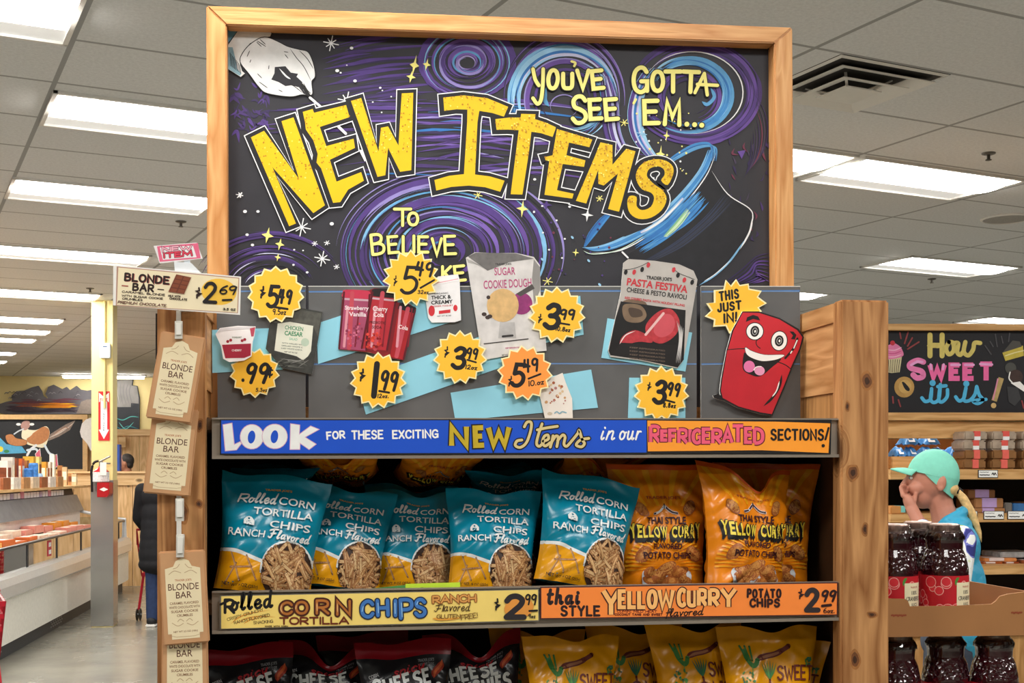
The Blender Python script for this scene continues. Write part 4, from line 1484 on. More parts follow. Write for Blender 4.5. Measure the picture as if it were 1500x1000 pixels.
# salad pouch
def d_(ar):
    ar.poly([(400, 382), (560, 300), (712, 328), (690, 470), (660, 405)], M('55554f', .4, vary=.3, scale=80))
    ar.poly([(445, 390), (520, 380), (662, 405), (648, 560), (630, 590), (600, 615), (560, 590), (425, 555)], M('dfe0cf', .5))
    GRN = M('3c8a5e', .5)
    ar.text('CHICKEN', 488, 425, 24, GRN, fit=112, rot=.1)
    ar.text('CAESAR', 486, 460, 26, GRN, fit=112, rot=.1, bold=.03)
    ar.text('SALAD', 515, 490, 14, M('7fb79a', .5), fit=50, rot=.1)
    for i in range(3):
        ar.text('WITH GRILLED WHITE CHICKEN'[i * 4:i * 4 + 16], 470 - i * 2, 512 + i * 16, 8, M('5a6a5c', .6), fit=130, rot=.1)
    ar.text('NET WT 9.5 OZ', 485, 566, 8, INK, fit=80, rot=.1)
    ar.disc(612, 505, 25, M('b9cbb6', .5))
    for i in range(14):
        ar.curve([(rn.uniform(390, 640), rn.uniform(600, 660)), (rn.uniform(420, 640), rn.uniform(600, 670))], rn.uniform(3, 9), rn.choice([M('8b8b86', .4), M('2c2d2b', .4), M('6b6d66', .4)]), taper=.4)


cutout('salad_pouch_cutout', 'cut-out picture of a dark clear chicken caesar pouch, left of the soda cans', [(395, 395), (420, 360), (560, 290), (720, 320), (690, 500), (655, 702), (470, 662), (372, 545)], d_, M('41423f', .35, vary=.25, scale=60), tf=crop(300, 380, 4.167))


# three soda cans in one cut-out
def d_(ar):
    MAU, RED1, RED2 = M('a44a68', .4, vary=.1), M('b02a35', .4, vary=.1), M('a31f26', .4, vary=.1)
    ar.poly([(1190, 265), (1240, 268), (1288, 300), (1212, 612), (1130, 592)], RED2)
    ar.poly([(1190, 265), (1215, 262), (1288, 292), (1284, 330), (1178, 300)], M('1d1d1f', .4))
    ar.poly([(850, 190), (1010, 200), (988, 556), (818, 545)], MAU)
    ar.poly([(1025, 185), (1175, 195), (1112, 556), (955, 542)], RED1)
    ar.blob([(842, 205), (860, 184), (990, 190), (1012, 212), (1010, 240), (850, 230)], M('c23a52', .35))
    ar.blob([(1018, 205), (1035, 178), (1145, 182), (1178, 212), (1172, 236), (1022, 222)], M('2a2424', .35))
    for q in (((845, 240), (1008, 250)), ((1016, 235), (1170, 252))):
        ar.line(q, 12, M('c9a3ae', .4))
    for q in (((850, 200), (820, 540)), ((1006, 215), (985, 550)), ((1024, 200), (958, 540)), ((1172, 210), (1112, 550)), ((1284, 310), (1214, 605))):
        ar.line(q, 12, M('5a1420', .4))
    for q in (((900, 205), (880, 540)), ((1085, 205), (1040, 545)), ((1240, 300), (1170, 590))):
        ar.line(q, 26, M('c04a58', .4, vary=.1))
    for x in (872, 1040, 1195):
        ar.line([(x, 290), (x - 22, 530)], 16, M('d9929f', .4))
        ar.line([(x + 70, 300), (x + 45, 530)], 9, M('7c1c2a', .4))
    ar.text('Strawberry', 855, 305, 24, M('efdfe3', .5), fit=145, rot=.03)
    ar.text('Vanilla', 880, 345, 26, M('efdfe3', .5), fit=105, rot=.03)
    ar.text('Cherry', 1025, 312, 28, M('efdcdc', .5), fit=90, rot=.05)
    ar.text('Cola', 1030, 348, 28, M('efdcdc', .5), fit=62, rot=.05)
    ar.text('PREBIOTIC', 1005, 390, 16, M('4c1116', .5), fit=100, rot=.05)
    ar.text('SODA', 1020, 420, 18, M('4c1116', .5), fit=60, rot=.05)
    ar.text('Cola', 1180, 420, 24, M('efdcdc', .5), fit=60, rot=.2)
    for i in range(30):
        x, y = rn.uniform(860, 960), rn.uniform(390, 530)
        ar.disc(x, y, rn.uniform(3, 9), rn.choice([M('c86a86', .4), M('8c3550', .4), M('d5374d', .4)]))
    for i in range(30):
        x, y = rn.uniform(985, 1085), rn.uniform(450, 535)
        ar.disc(x, y, rn.uniform(3, 10), rn.choice([M('e04a3e', .4), M('7c1218', .4), M('c63b30', .4)]))


cutout('soda_can_cutout', 'cut-out picture of three pink and red soda cans standing together', [(842, 200), (862, 182), (1000, 188), (1035, 174), (1150, 180), (1180, 215), (1176, 262), (1240, 266), (1292, 298), (1280, 340), (1215, 615), (1125, 600), (1000, 566), (815, 548)], d_, M('7a1a22', .4), tf=crop(300, 380, 4.167))


# yogurt tub
def d_(ar):
    ar.poly([(140, 180), (275, 163), (278, 195), (130, 222)], M('f7f3f2', .4))
    ar.line([(138, 212), (272, 186)], 5, M('e8a8b0', .5))
    ar.text('ORGANIC', 178, 272, 9, M('5a5a5a', .6), fit=80, center=True, rot=-.06)
    ar.text('THICK &', 122, 302, 20, INK, fit=112, rot=-.06, bold=.03)
    ar.text('CREAMY', 122, 330, 20, INK, fit=122, rot=-.06, bold=.03)
    ar.text('GREEK YOGURT', 135, 345, 8, M('c43a44', .6), fit=110, rot=-.06)
    ar.disc(124, 366, 18, M('cf2f38', .5), 30)
    ar.disc(258, 350, 12, M('cf2f38', .5), 18)
    ar.poly([(165, 366), (230, 358), (230, 376), (165, 384)], M('cf2f38', .5))
    ar.text('NET WT 32 OZ', 155, 400, 7, M('5a5a5a', .6), fit=80, rot=-.06)


cutout('yogurt_tub_cutout', 'cut-out picture of a white thick and creamy yogurt tub', [(160, 172), (272, 160), (282, 190), (290, 418), (255, 430), (125, 432), (105, 405), (90, 300), (130, 215)], d_, M('eceaea', .45), tf=crop(600, 360, 3.847))


# cookie dough pouch
def d_(ar):
    ar.poly([(328, 60), (372, 38), (600, 42), (700, 72), (560, 92), (440, 140)], M('6d6a68', .4, vary=.2, scale=60))
    ar.poly([(320, 70), (440, 140), (395, 110), (330, 95)], M('aeaaa6', .4))
    ar.poly([(700, 75), (735, 120), (735, 250), (700, 330), (690, 180)], M('8d8a87', .4))
    MAG = M('b23a72', .5)
    ar.text("TRADER JOE'S", 528, 108, 11, INK, fit=90, center=True, rot=-.02)
    ar.text('SUGAR', 478, 165, 42, MAG, fit=118, rot=-.03, bold=.01)
    ar.text('COOKIE DOUGH', 418, 242, 46, MAG, fit=270, rot=-.05, bold=.01)
    ar.disc(630, 325, 62, M('8c2f6c', .5, vary=.15, scale=90))
    ar.disc(525, 335, 90, M('d3ad74', .5, vary=.15, scale=60), 94)
    ar.poly([(600, 270), (690, 215), (705, 240), (625, 285)], M('4d4846', .4))
    ar.poly([(508, 430), (592, 430), (600, 520), (500, 520)], M('b5b2b0', .3, vary=.2))
    for x in (420, 440, 452):
        ar.disc(x, 385 + (x % 7) * 3, 14, M('3c2f2c', .5), 11)
    ar.disc(444, 290, 11, M('3c2f2c', .5))
    ar.line([(525, 510), (580, 505)], 12, M('2d2a2a', .5))
    ar.line([(420, 552), (668, 524)], 6, M('38322f', .5))
    ar.text('KEEP REFRIGERATED', 540, 580, 8, MAG, fit=80, rot=-.05)
    ar.text('NET WT 12 OZ', 520, 620, 9, INK, fit=60, rot=-.05)


cutout('cookie_dough_cutout', 'cut-out picture of a crumpled pale sugar cookie dough pouch', [(318, 66), (368, 36), (470, 40), (600, 40), (700, 62), (735, 110), (738, 260), (765, 500), (772, 590), (600, 610), (420, 642), (398, 560), (350, 260)], d_, M('d2cecb', .4, vary=.12, scale=40), tf=crop(600, 360, 3.847))


# small pale bag
def d_(ar):
    for i in range(26):
        ar.disc(rn.uniform(760, 880), rn.uniform(760, 890), rn.uniform(3, 9), rn.choice([M('c99a6a', .5), M('a9603f', .5), M('e0c39a', .5), M('b97f7a', .5)]))
    ar.disc(790, 945, 14, M('c7b9a4', .5), 9)
    ar.curve([(818, 942), (830, 934), (845, 944), (860, 934), (882, 940)], 7, M('86aebd', .5))


cutout('pale_bag_cutout', 'small cut-out picture of a pale snack bag beside the orange star', [(720, 768), (790, 745), (862, 715), (880, 770), (916, 860), (920, 975), (765, 978), (735, 850)], d_, M('ebe4da', .5, vary=.05), tf=crop(600, 360, 3.847))


# pasta pack
def d_(ar):
    RAV = M('b5343c', .4, vary=.2, scale=90)
    ar.blob([(205, 310), (330, 318), (330, 420), (270, 445), (212, 420)], M('77604c', .5, vary=.2))
    ar.blob([(235, 340), (320, 345), (310, 400), (250, 410)], M('8f785f', .5))
    ar.poly([(190, 312), (555, 362), (545, 640), (510, 685), (300, 640), (130, 615), (122, 590), (160, 410)], M('1d1b1b', .3, vary=.2))
    ar.blob([(210, 330), (300, 335), (335, 390), (300, 430), (225, 425), (200, 380)], M('7c6650', .5, vary=.2))
    ar.blob([(235, 350), (300, 360), (310, 395), (250, 400)], M('4a3a2e', .5))
    ar.blob([(395, 375), (470, 355), (520, 420), (500, 500), (420, 550), (350, 520), (330, 450)], RAV)
    ar.blob([(400, 400), (465, 385), (495, 430), (475, 490), (415, 515), (375, 480)], M('c9505a', .4))
    ar.blob([(200, 510), (270, 475), (350, 510), (365, 545), (290, 540), (190, 560)], RAV)
    ar.curve([(180, 560), (215, 505), (270, 480)], 6, M('e3d9d6', .3), taper=.3)
    ar.poly([(190, 545), (520, 560), (540, 640), (500, 680), (140, 610)], M('232020', .3))
    ar.line([(330, 500), (430, 380)], 14, M('e2b6b4', .3))
    for i in range(5):
        ar.curve([(505 + i * 9, 420 + i * 10), (520 + i * 4, 520), (500 + i * 6, 660)], 4, M('cfcbc8', .25), taper=.3)
    REDT = M('c2313c', .5)
    ar.text("TRADER JOE'S", 405, 192, 18, INK, fit=145, center=True, rot=.09, bold=.03)
    ar.text('PASTA FESTIVA', 222, 220, 40, REDT, fit=345, rot=.13, bold=.03)
    ar.text('CHEESE & PESTO RAVIOLI', 222, 258, 26, INK, fit=340, rot=.13, bold=.02)
    ar.text('RED STRIPED PASTA WITH HOLIDAY FILLING', 212, 298, 13, REDT, fit=340, rot=.13, bold=.03)
    for i in range(4):
        ar.text('KEEP REFRIGERATED', 240, 575 + i * 20, 8, M('6d5c50', .5), fit=200, rot=.1)
    ar.curve([(205, 135), (250, 130), (300, 115), (345, 92)], 3, INK)
    ar.curve([(480, 125), (520, 155), (570, 175), (605, 190)], 3, INK)
    for x, y, m in ((218, 148, INK), (265, 148, REDT), (310, 133, INK), (345, 108, REDT), (488, 135, REDT), (512, 165, INK), (548, 192, REDT), (592, 205, INK)):
        ar.disc(x, y, 10, m, 15, rot=.3)


cutout('pasta_pack_cutout', 'cut-out picture of a grey and black pasta pack with red ravioli', [(205, 95), (232, 74), (380, 84), (520, 104), (600, 140), (622, 190), (605, 300), (560, 560), (540, 650), (508, 690), (300, 645), (132, 625), (118, 590), (160, 400), (190, 260)], d_, M('b7b1ab', .4, vary=.08), tf=crop(860, 360, 3.847))


# grinning fridge
def d_(ar):
    FR = M('c5222f', .5, vary=.08, scale=20)
    body = [(270, 268), (380, 270), (520, 315), (640, 388), (676, 436), (655, 515), (596, 645), (555, 755), (468, 960), (390, 948), (242, 908), (134, 850), (121, 800), (131, 720), (166, 530), (206, 392)]
    ar.poly(body, FR)
    ar.poly([(165, 525), (290, 520), (285, 560), (275, 650), (385, 700), (540, 620), (596, 650), (555, 755), (468, 960), (390, 948), (242, 908), (134, 850), (121, 800), (131, 720)], M('be1f2d', .5, vary=.08, scale=20))
    ar.curve([(165, 522), (230, 516), (292, 514)], 6, INK)
    ar.curve([(505, 603), (560, 625), (600, 655)], 7, INK)
    for cx, cy, rx, ry in ((352, 396, 62, 62), (518, 461, 58, 70)):
        ar.disc(cx, cy, rx, INK, ry, rot=.15)
        ar.disc(cx, cy, rx - 6, WHT, ry - 6, rot=.15)
        ar.disc(cx, cy, 30, INK, 38, rot=.15)
        ar.disc(cx, cy, 18, M('b9b9b9', .5), 25, rot=.15)
        ar.disc(cx, cy, 14, INK, 21, rot=.15)
        ar.disc(cx + 2, cy, 6, WHT, 10, rot=.15)
    ar.blob([(278, 545), (300, 552), (400, 598), (530, 582), (470, 640), (390, 702), (320, 690), (270, 650)], INK)
    ar.disc(314, 636, 38, M('e679ae', .5), 40)
    ar.disc(384, 664, 36, M('e79cc0', .5), 32, rot=.3)
    ar.curve([(345, 660), (360, 640), (395, 636)], 6, WHT)
    ar.blob([(288, 506), (330, 530), (420, 556), (545, 556), (535, 574), (480, 592), (400, 598), (330, 576), (295, 548)], WHT, outline=[(6, INK)])
    ar.curve([(388, 440), (362, 462), (366, 492), (388, 512)], 6, INK)
    ar.poly([(290, 332), (300, 300), (340, 284), (375, 295), (388, 322), (340, 312)], INK)
    ar.poly([(588, 396), (615, 398), (635, 420), (625, 452), (598, 448), (612, 425)], INK)
    ar.curve([(642, 445), (618, 510), (560, 578)], 15, INK)
    ar.line([(640, 458), (618, 510)], 8, WHT)
    ar.line([(604, 532), (596, 545)], 8, WHT)
    ar.curve([(536, 690), (520, 770), (470, 850), (412, 905)], 17, INK, taper=.2)
    ar.curve([(520, 735), (500, 800), (470, 842)], 8, WHT, taper=.2)


cutout('fridge_cutout', 'grinning red cartoon fridge cut-out at the right end of the grey boards', [(268, 260), (380, 260), (520, 304), (652, 380), (688, 436), (664, 520), (604, 652), (564, 760), (472, 972), (390, 960), (236, 918), (140, 868), (110, 862), (72, 848), (66, 832), (100, 822), (118, 830), (112, 800), (122, 720), (158, 530), (196, 390)], d_, INK, tf=crop(1030, 400, 4.653), Y=YFRONT, thick=.004, cat='sign')

# ------------------------------------------------------------------ cards in the shelf edge
YC = YF - .0115


def card(name, lab, q, base, draw):
    t = thing(name, lab, 'shelf sign', pt(q[0][0], q[0][1], YC))
    m = MB().slab(q, YC, .0015, base)
    ar = Art(-1)
    draw(ar)
    m.art(ar, flat(YC), step=1e-5, base=2e-4)
    return m.build('card', t)


def d_(ar):
    ar.poly([(324, 615.5), (947, 615.2), (947, 662.5), (324, 664)], M('1450c8', .5, vary=.05, scale=10))
    ar.tf = crop(310, 605, 4.412)
    LW, LE = M('ececea', .55), M('d7a9c0', .55)
    for q in ([(75, 76), (130, 66), (145, 205), (184, 186), (190, 196), (160, 235), (90, 242)], [(512, 70), (568, 78), (565, 140), (640, 85), (690, 105), (600, 155), (672, 200), (630, 232), (570, 190), (568, 232), (508, 232)]):
        ar.poly(q, LW, outline=[(9, LE)])
    for cx, cy, r in ((260, 152, 74), (408, 150, 80)):
        ar.disc(cx, cy, r + 4, LE, 82, rot=.1)
        ar.disc(cx, cy, r, LW, 77, rot=.1)
        ar.disc(cx - 2, cy + 2, 24, M('1450c8', .5, vary=.05, scale=10), 42, rot=.15)
    ar.hand('FOR', 748, 168, 44, 11, WHT, fit=112, rot=-.08)
    ar.hand('THESE', 908, 166, 50, 11, WHT, fit=198, rot=-.02)
    ar.hand('EXCITING', 1172, 162, 48, 11, WHT, fit=290, rot=-.02)
    ar.tf = crop(640, 605, 5)
    GOLD, GOLD2 = M('c3a828', .5, vary=.12, scale=40), M('d9c489', .5, vary=.06)
    ar.glyphs([('N', 108, 238, 108, 140), ('E', 284, 236, 62, 128, -.04), ('W', 380, 236, 150, 130, -.02)], 37, GOLD, [(20, INK)], cap=False)
    ar.hand('NEW', 106, 236, 0.01, .01, GOLD)
    items = [smooth_pts(p, 6) for p in ([(640, 100), (660, 66), (690, 70), (686, 130), (655, 215), (610, 250), (574, 236), (586, 204), (622, 196)], [(770, 78), (742, 160), (730, 222), (750, 242), (780, 215)], [(735, 122), (800, 108), (882, 96)],
                                        [(778, 205), (815, 190), (812, 160), (786, 170), (772, 212), (792, 240), (830, 215)], [(850, 165), (842, 205), (830, 248)], [(838, 215), (870, 168), (888, 180), (878, 244)], [(884, 200), (920, 160), (938, 176), (930, 225), (950, 242), (985, 205)],
                                        [(985, 205), (1030, 150), (1042, 128), (1062, 190), (1080, 222), (1058, 246), (1020, 232), (1050, 196), (1112, 184)])]
    for p in items:
        ar.line(p, 37, INK)
    for p in items:
        ar.line(p, 20, GOLD2)
    ar.hand('in', 1196, 192, 118, 13, WHT, fit=98, slant=.25)
    ar.hand('our', 1335, 192, 118, 13, WHT, fit=150, slant=.2)
    ar.tf = None


card('look_card', 'long blue hand-lettered card along the upper shelf edge', [(322, 614), (948, 613.8), (948, 665), (322, 666)], INK, d_)


def d_(ar):
    ar.tf = crop(930, 605, 4.839)
    ar.poly([(88, 52), (1000, 60), (1384, 72), (1372, 282), (900, 262), (92, 270)], M('fd9d2e', .5, vary=.03))
    PK, MR = M('ec5a78', .5, vary=.08), M('5e1220', .5)
    x = 112
    for ch, w, h, y in zip('REFRIGERATED', (62, 40, 48, 58, 10, 56, 50, 58, 62, 76, 46, 60), (112, 64, 84, 92, 92, 90, 92, 92, 104, 116, 96, 100), (205, 190, 205, 210, 205, 210, 205, 212, 208, 206, 205, 212)):
        ar.glyphs([(ch, x, y, w, h)], 24, PK, [(13, MR)], cap=False)
        x += w + (16.5 if ch != 'A' else 4)
    ar.hand('SECTIONS', 968, 186, 70, 15, INK, fit=365, wob=.04)
    ar.line([(1372, 105), (1350, 185)], 15, INK)
    ar.disc(1334, 230, 12, INK)
    ar.tf = None


card('refrigerated_card', 'orange card with pink lettering at the right of the upper shelf edge', [(948, 614), (1218, 614.5), (1217, 665), (948, 664)], INK, d_)


def d_(ar):
    ar.poly([(324, 873), (788, 863.5), (788.5, 908), (324, 920.5)], M('f5d776', .5, vary=.03))
    ar.tf = crop(310, 845, 6)
    ar.glyphs([('R', 118, 312, 78, 112, .0)], 26, INK)
    ar.line([(80, 240), (150, 205)], 22, INK)
    ar.hand('olled', 178, 292, 140, 25, INK, fit=350, slant=.1, rot=-.09, gap=.02)
    TAN = M('dd9a3c', .5)
    for q in (((170, 410), (230, 360), (330, 320), (510, 290)), ((210, 415), (300, 365), (420, 345), (560, 350)), ((280, 410), (340, 375), (420, 362))):
        ar.curve(q, 12, TAN, taper=.3)
    SM = M('5b4a2a', .6)
    ar.hand('CRISPY CRUNCHY', 140, 385, 24, 4, SM, fit=330, rot=-.28)
    ar.hand('RANCH FLAVORED', 200, 412, 24, 4, SM, fit=320, rot=-.22)
    ar.hand('SNACKING', 370, 412, 24, 4, SM, fit=170, rot=-.08)
    ar.hand('MADE WITH CORN', 470, 438, 12, 4, SM, fit=200)
    BR, CO, HL = M('4a1e10', .5), M('b06a2c', .5, vary=.12), M('e3b77c', .5)
    ar.glyphs([('C', 612, 322, 92, 98), ('O', 742, 318, 98, 100), ('R', 925, 318, 100, 112), ('N', 1105, 328, 108, 118)], 21, CO, [(33, BR)])
    for p in (((620, 235), (608, 280), (625, 315)), ((745, 240), (738, 285)), ((925, 225), (928, 300)), ((1105, 230), (1108, 310))):
        ar.curve(p, 8, HL, taper=.3)
    ar.hand('TORTILLA', 602, 412, 55, 15, M('6b2a14', .5), fit=600, rot=-.008)
    ar.tf = crop(500, 845, 5)
    NV, BL, HB = M('16233c', .5), M('3f74b8', .5, vary=.1), M('8fbbe2', .5)
    ar.glyphs([('C', 152, 290, 78, 112, -.02), ('H', 268, 280, 74, 108, -.04), ('I', 390, 280, 12, 108), ('P', 436, 300, 82, 134, -.03), ('S', 545, 282, 68, 118)], 26, BL, [(18, NV)])
    for p in (((160, 215), (152, 250)), ((268, 190), (272, 260)), ((392, 190), (394, 265)), ((440, 190), (446, 290)), ((560, 180), (552, 200))):
        ar.line(p, 7, HB)
    ar.hand('RANCH', 672, 188, 46, 12, M('d99a50', .5), fit=312, rot=-.04, outline=[(10, M('8a4a20', .5))])
    ar.hand('avored', 752, 246, 62, 6, M('4a3418', .5), fit=185, slant=.2)
    ar.curve([(692, 208), (716, 204), (742, 202)], 6, M('4a3418', .5))
    ar.curve([(716, 206), (708, 232), (692, 250), (680, 244)], 6, M('4a3418', .5))
    ar.line([(698, 230), (728, 227)], 6, M('4a3418', .5))
    ar.curve([(738, 250), (752, 205), (748, 248)], 6, M('4a3418', .5))
    ar.curve([(668, 300), (740, 310), (880, 296)], 14, TAN, taper=.2)
    ar.hand('GLUTEN', 700, 302, 28, 5, M('6d4a1c', .5), fit=170, rot=-.02)
    ar.hand('FREE!', 880, 312, 34, 5, M('6d4a1c', .5), fit=122, rot=-.16)
    ar.disc(1300, 225, 108, M('e09440', .5), 78, rot=-.2)
    ar.glyphs([('$', 1120, 238, 42, 72)], 11, INK)
    ar.glyphs([('2', 1208, 292, 128, 152, .0)], 42, M('2b2629', .5))
    ar.hand('99', 1346, 200, 72, 12, INK, fit=76, slant=.1)
    ar.line([(1376, 247), (1432, 243)], 15, INK)
    ar.hand('9oz', 1372, 298, 28, 6, INK, fit=46)
    ar.tf = None


card('tortilla_chips_card', 'cream card lettered for rolled corn tortilla chips, left half of the lower shelf edge', [(322, 872), (789.5, 862), (790, 909.5), (322, 921.5)], M('6e6a60', .5), d_)


def d_(ar):
    ar.poly([(793, 861), (1226, 854), (1225.5, 899.5), (793, 905)], M('fb8b3c', .5, vary=.03))
    ar.tf = crop(785, 845, 6.383)
    ar.hand('thai', 112, 246, 138, 31, M('2b2022', .5), fit=288, slant=.05, gap=.0)
    ar.hand('STYLE', 240, 358, 84, 23, M('2b1a1c', .5), fit=352)
    ar.hand('CUMIN, MILD HEAT', 760, 330, 20, 5, M('7c2a20', .5), fit=370)
    ar.hand('COCONUT TANG AND SWEET', 740, 358, 18, 6, M('5c1c18', .5), fit=440)
    ar.tf = None
    MR2, OR, RD = M('3b0f18', .5), M('fdbb70', .5, vary=.06), M('c03028', .5)
    ar.glyphs([('Y', 884, 900, 22, 35)], 6.6, OR, [(3.6, MR2)], cap=False)
    x = 907.5
    for ch, w in zip('ELLOW', (9, 9.5, 9, 10.5, 20)):
        ar.glyphs([(ch, x, 889, w, 23.5 if ch != 'W' else 25)], 5.8, OR, [(3.2, MR2)], cap=False)
        x += w + 5.0
    x = 994
    for ch, w, h in zip('CURRY', (9.5, 9.5, 11, 12, 20), (23, 22, 22.5, 22.5, 26)):
        ar.glyphs([(ch, x, 886.5 + (2 if ch == 'Y' else 0), w, h)], 5.8, OR, [(3.2, MR2)], cap=False)
        x += w + 5.2
    ar.hand('flavored', 975, 902.5, 11, 1.5, INK, fit=54, slant=.2, rot=-.05)
    INK2 = M('2b1416', .5)
    ar.hand('POTATO', 1095, 874.5, 11, 3.1, INK2, fit=48, wob=.05)
    ar.hand('CHIPS', 1099, 888, 10.5, 3.1, INK2, fit=42, wob=.05)
    ar.glyphs([('$', 1169, 876, 8, 12)], 2, INK2)
    ar.glyphs([('2', 1181, 893, 17, 29)], 7.5, M('30282a', .5))
    ar.hand('99', 1202, 880, 15, 3.3, INK2, fit=19, slant=.25)
    ar.line([(1204, 887), (1216.5, 885.6)], 3.8, INK2)
    ar.hand('6oz.', 1206, 897, 6.5, 1.2, INK2, fit=16)


card('curry_chips_card', 'orange card lettered for yellow curry potato chips, right half of the lower shelf edge', [(791.5, 859.5), (1227.5, 852.5), (1227, 900.8), (791.5, 906.5)], M('4a2328', .5), d_)
# a green tag stuck up behind the cream card
t = thing('green_tag', 'neon green price tag sticking up behind the cream card', 'price tag', pt(635, 866, YF + .006))
m = MB().slab([(594, 855), (674, 852.5), (674, 905), (594, 907)], YF + .0155, .001, M('c3e63c', .5))
ar = Art(-1)
ar.tf = crop(500, 845, 5)
ar.hand('2.99', 560, 130, 48, 14, INK, fit=240)
ar.tf = None
m.art(ar, flat(YF + .0155))
m.build('tag_front', t)
m = MB().slab([(500, 866), (594, 856.5), (594, 905), (500, 907)], YF + .0165, .001, M('4d8f4a', .5)).build('tag_side', t)

# ------------------------------------------------------------------ hand-lettered card and hanging bars on the left post
YB = 2.385
t = thing('blonde_bar_card', 'cream hand-lettered price card clipped to the top of the left post', 'price sign', pt(255, 425, YB))
m = MB().slab([(166, 388), (353, 405), (351.5, 461), (165.5, 447)], YB, .003, M('f2efe8', .5))
ar = Art(-1)
g = crop(160, 350, 7.5)
ar.tf = g
ar.poly([(82, 300), (1430, 425), (1415, 815), (72, 730)], M('b98f7c', .5))
ar.poly([(100, 312), (1420, 434), (1405, 808), (84, 722)], M('f3e4c0', .5, vary=.03))
ar.disc(1205, 580, 195, M('f9c646', .5, vary=.05), 145, rot=.1)
DB = M('2a1410', .5)
ar.hand('BLONDE', 178, 456, 74, 24, M('b9655a', .5), fit=480, rot=.085)
ar.hand('BLONDE', 172, 452, 74, 22, DB, fit=480, rot=.085)
ar.hand('BAR', 262, 560, 70, 22, DB, fit=220, rot=.08)
ar.line([(142, 512), (205, 518)], 14, M('a5564c', .5))
ar.line([(535, 552), (598, 558)], 12, DB)
for s, x, y, f, b in (('CARAMEL BLONDE', 142, 588, 470, 6), ('WITH SUGAR COOKIE', 140, 630, 450, 5), ('CRUMBLES', 145, 664, 220, 5), ('MILK WITH', 650, 632, 130, 5), ('CHOCOLATE', 665, 662, 190, 6)):
    ar.hand(s, x, y, 20, b, DB, fit=f, rot=.08)
ar.hand('PREMIUM CHOCOLATE.', 95, 706, 26, 6, M('5a1f1c', .5), fit=540, rot=.075, slant=.15)
ar.poly([(740, 392), (898, 425), (822, 602), (655, 578)], M('6a3420', .5), outline=[(8, M('a9735a', .5))])
for i in range(2):
    for j in range(4):
        u0, u1, v0, v1 = i / 2 + .05, i / 2 + .46, j / 4 + .03, j / 4 + .22
        f = lambda u, v: (740 - 85 * v + (158 + 9 * v) * u, 392 + 186 * v + (33 - 9 * v) * u)
        ar.poly([f(u0, v0), f(u1, v0), f(u1, v1), f(u0, v1)], M('85452a', .5, vary=.1))
ar.glyphs([('$', 945, 645, 70, 100, .05)], 18, DB)
ar.glyphs([('2', 1045, 690, 125, 205, .05)], 38, M('181416', .5))
ar.hand('69', 1210, 600, 88, 18, INK, fit=170, slant=.15, rot=.05)
ar.line([(1248, 672), (1345, 668)], 22, INK)
ar.hand('3.5 OZ', 1255, 780, 20, 7, INK, fit=130, rot=.06)
ar.tf = None
m.art(ar, flat(YB), step=1e-5, base=2e-4)
m.build('card', t)
m = MB().slab([(255, 383), (280, 385), (296, 401), (256, 398)], YB + .004, .006, M('e9edf0', .3))
m.build('clip', t)
MB().box((pt(270, 440, YB).x - .012, YB + .003, pt(262, 452, YB).z), (pt(270, 440, YB).x + .012, YP, pt(262, 430, YB).z), M('dcdcda', .3)).build('bracket', t)
t = thing('new_item_tag', 'small pink new item tag standing above the cream price card', 'tag', pt(260, 385, YB))
m = MB().slab([(225, 360), (288, 355), (297, 378.5), (234, 385.5)], YB + .006, .002, M('f0e9ea', .5))
ar = Art(-1)
ar.tf = g
PKK = M('ea6a8c', .5)
ar.poly([(525, 80), (975, 45), (1005, 210), (555, 250)], PKK)
ar.poly([(556, 95), (920, 72), (960, 200), (590, 228)], M('f3eef0', .5))
ar.hand('NEW', 590, 142, 48, 17, M('f0b0bf', .5), fit=315, rot=-.07, outline=[(9, M('4a1822', .5))])
ar.hand('ITEM', 600, 205, 48, 17, M('e23d57', .5), fit=310, rot=-.08, outline=[(9, M('4a1822', .5))])
ar.tf = None
m.art(ar, flat(YB + .006), step=1e-5, base=2e-4)
m.build('card', t)
MB().slab([(269, 381), (278, 381), (281, 400), (272, 400)], YB + .009, .002, M('d9e2e6', .3)).build('stem', t)

KRAFT = M('c6966a', .6, vary=.07, scale=20)
LABEL = M('ecdcb6', .6, vary=.04, scale=20)
SEPIA = M('5a2f22', .6)
PALE = M('bfa27c', .6)


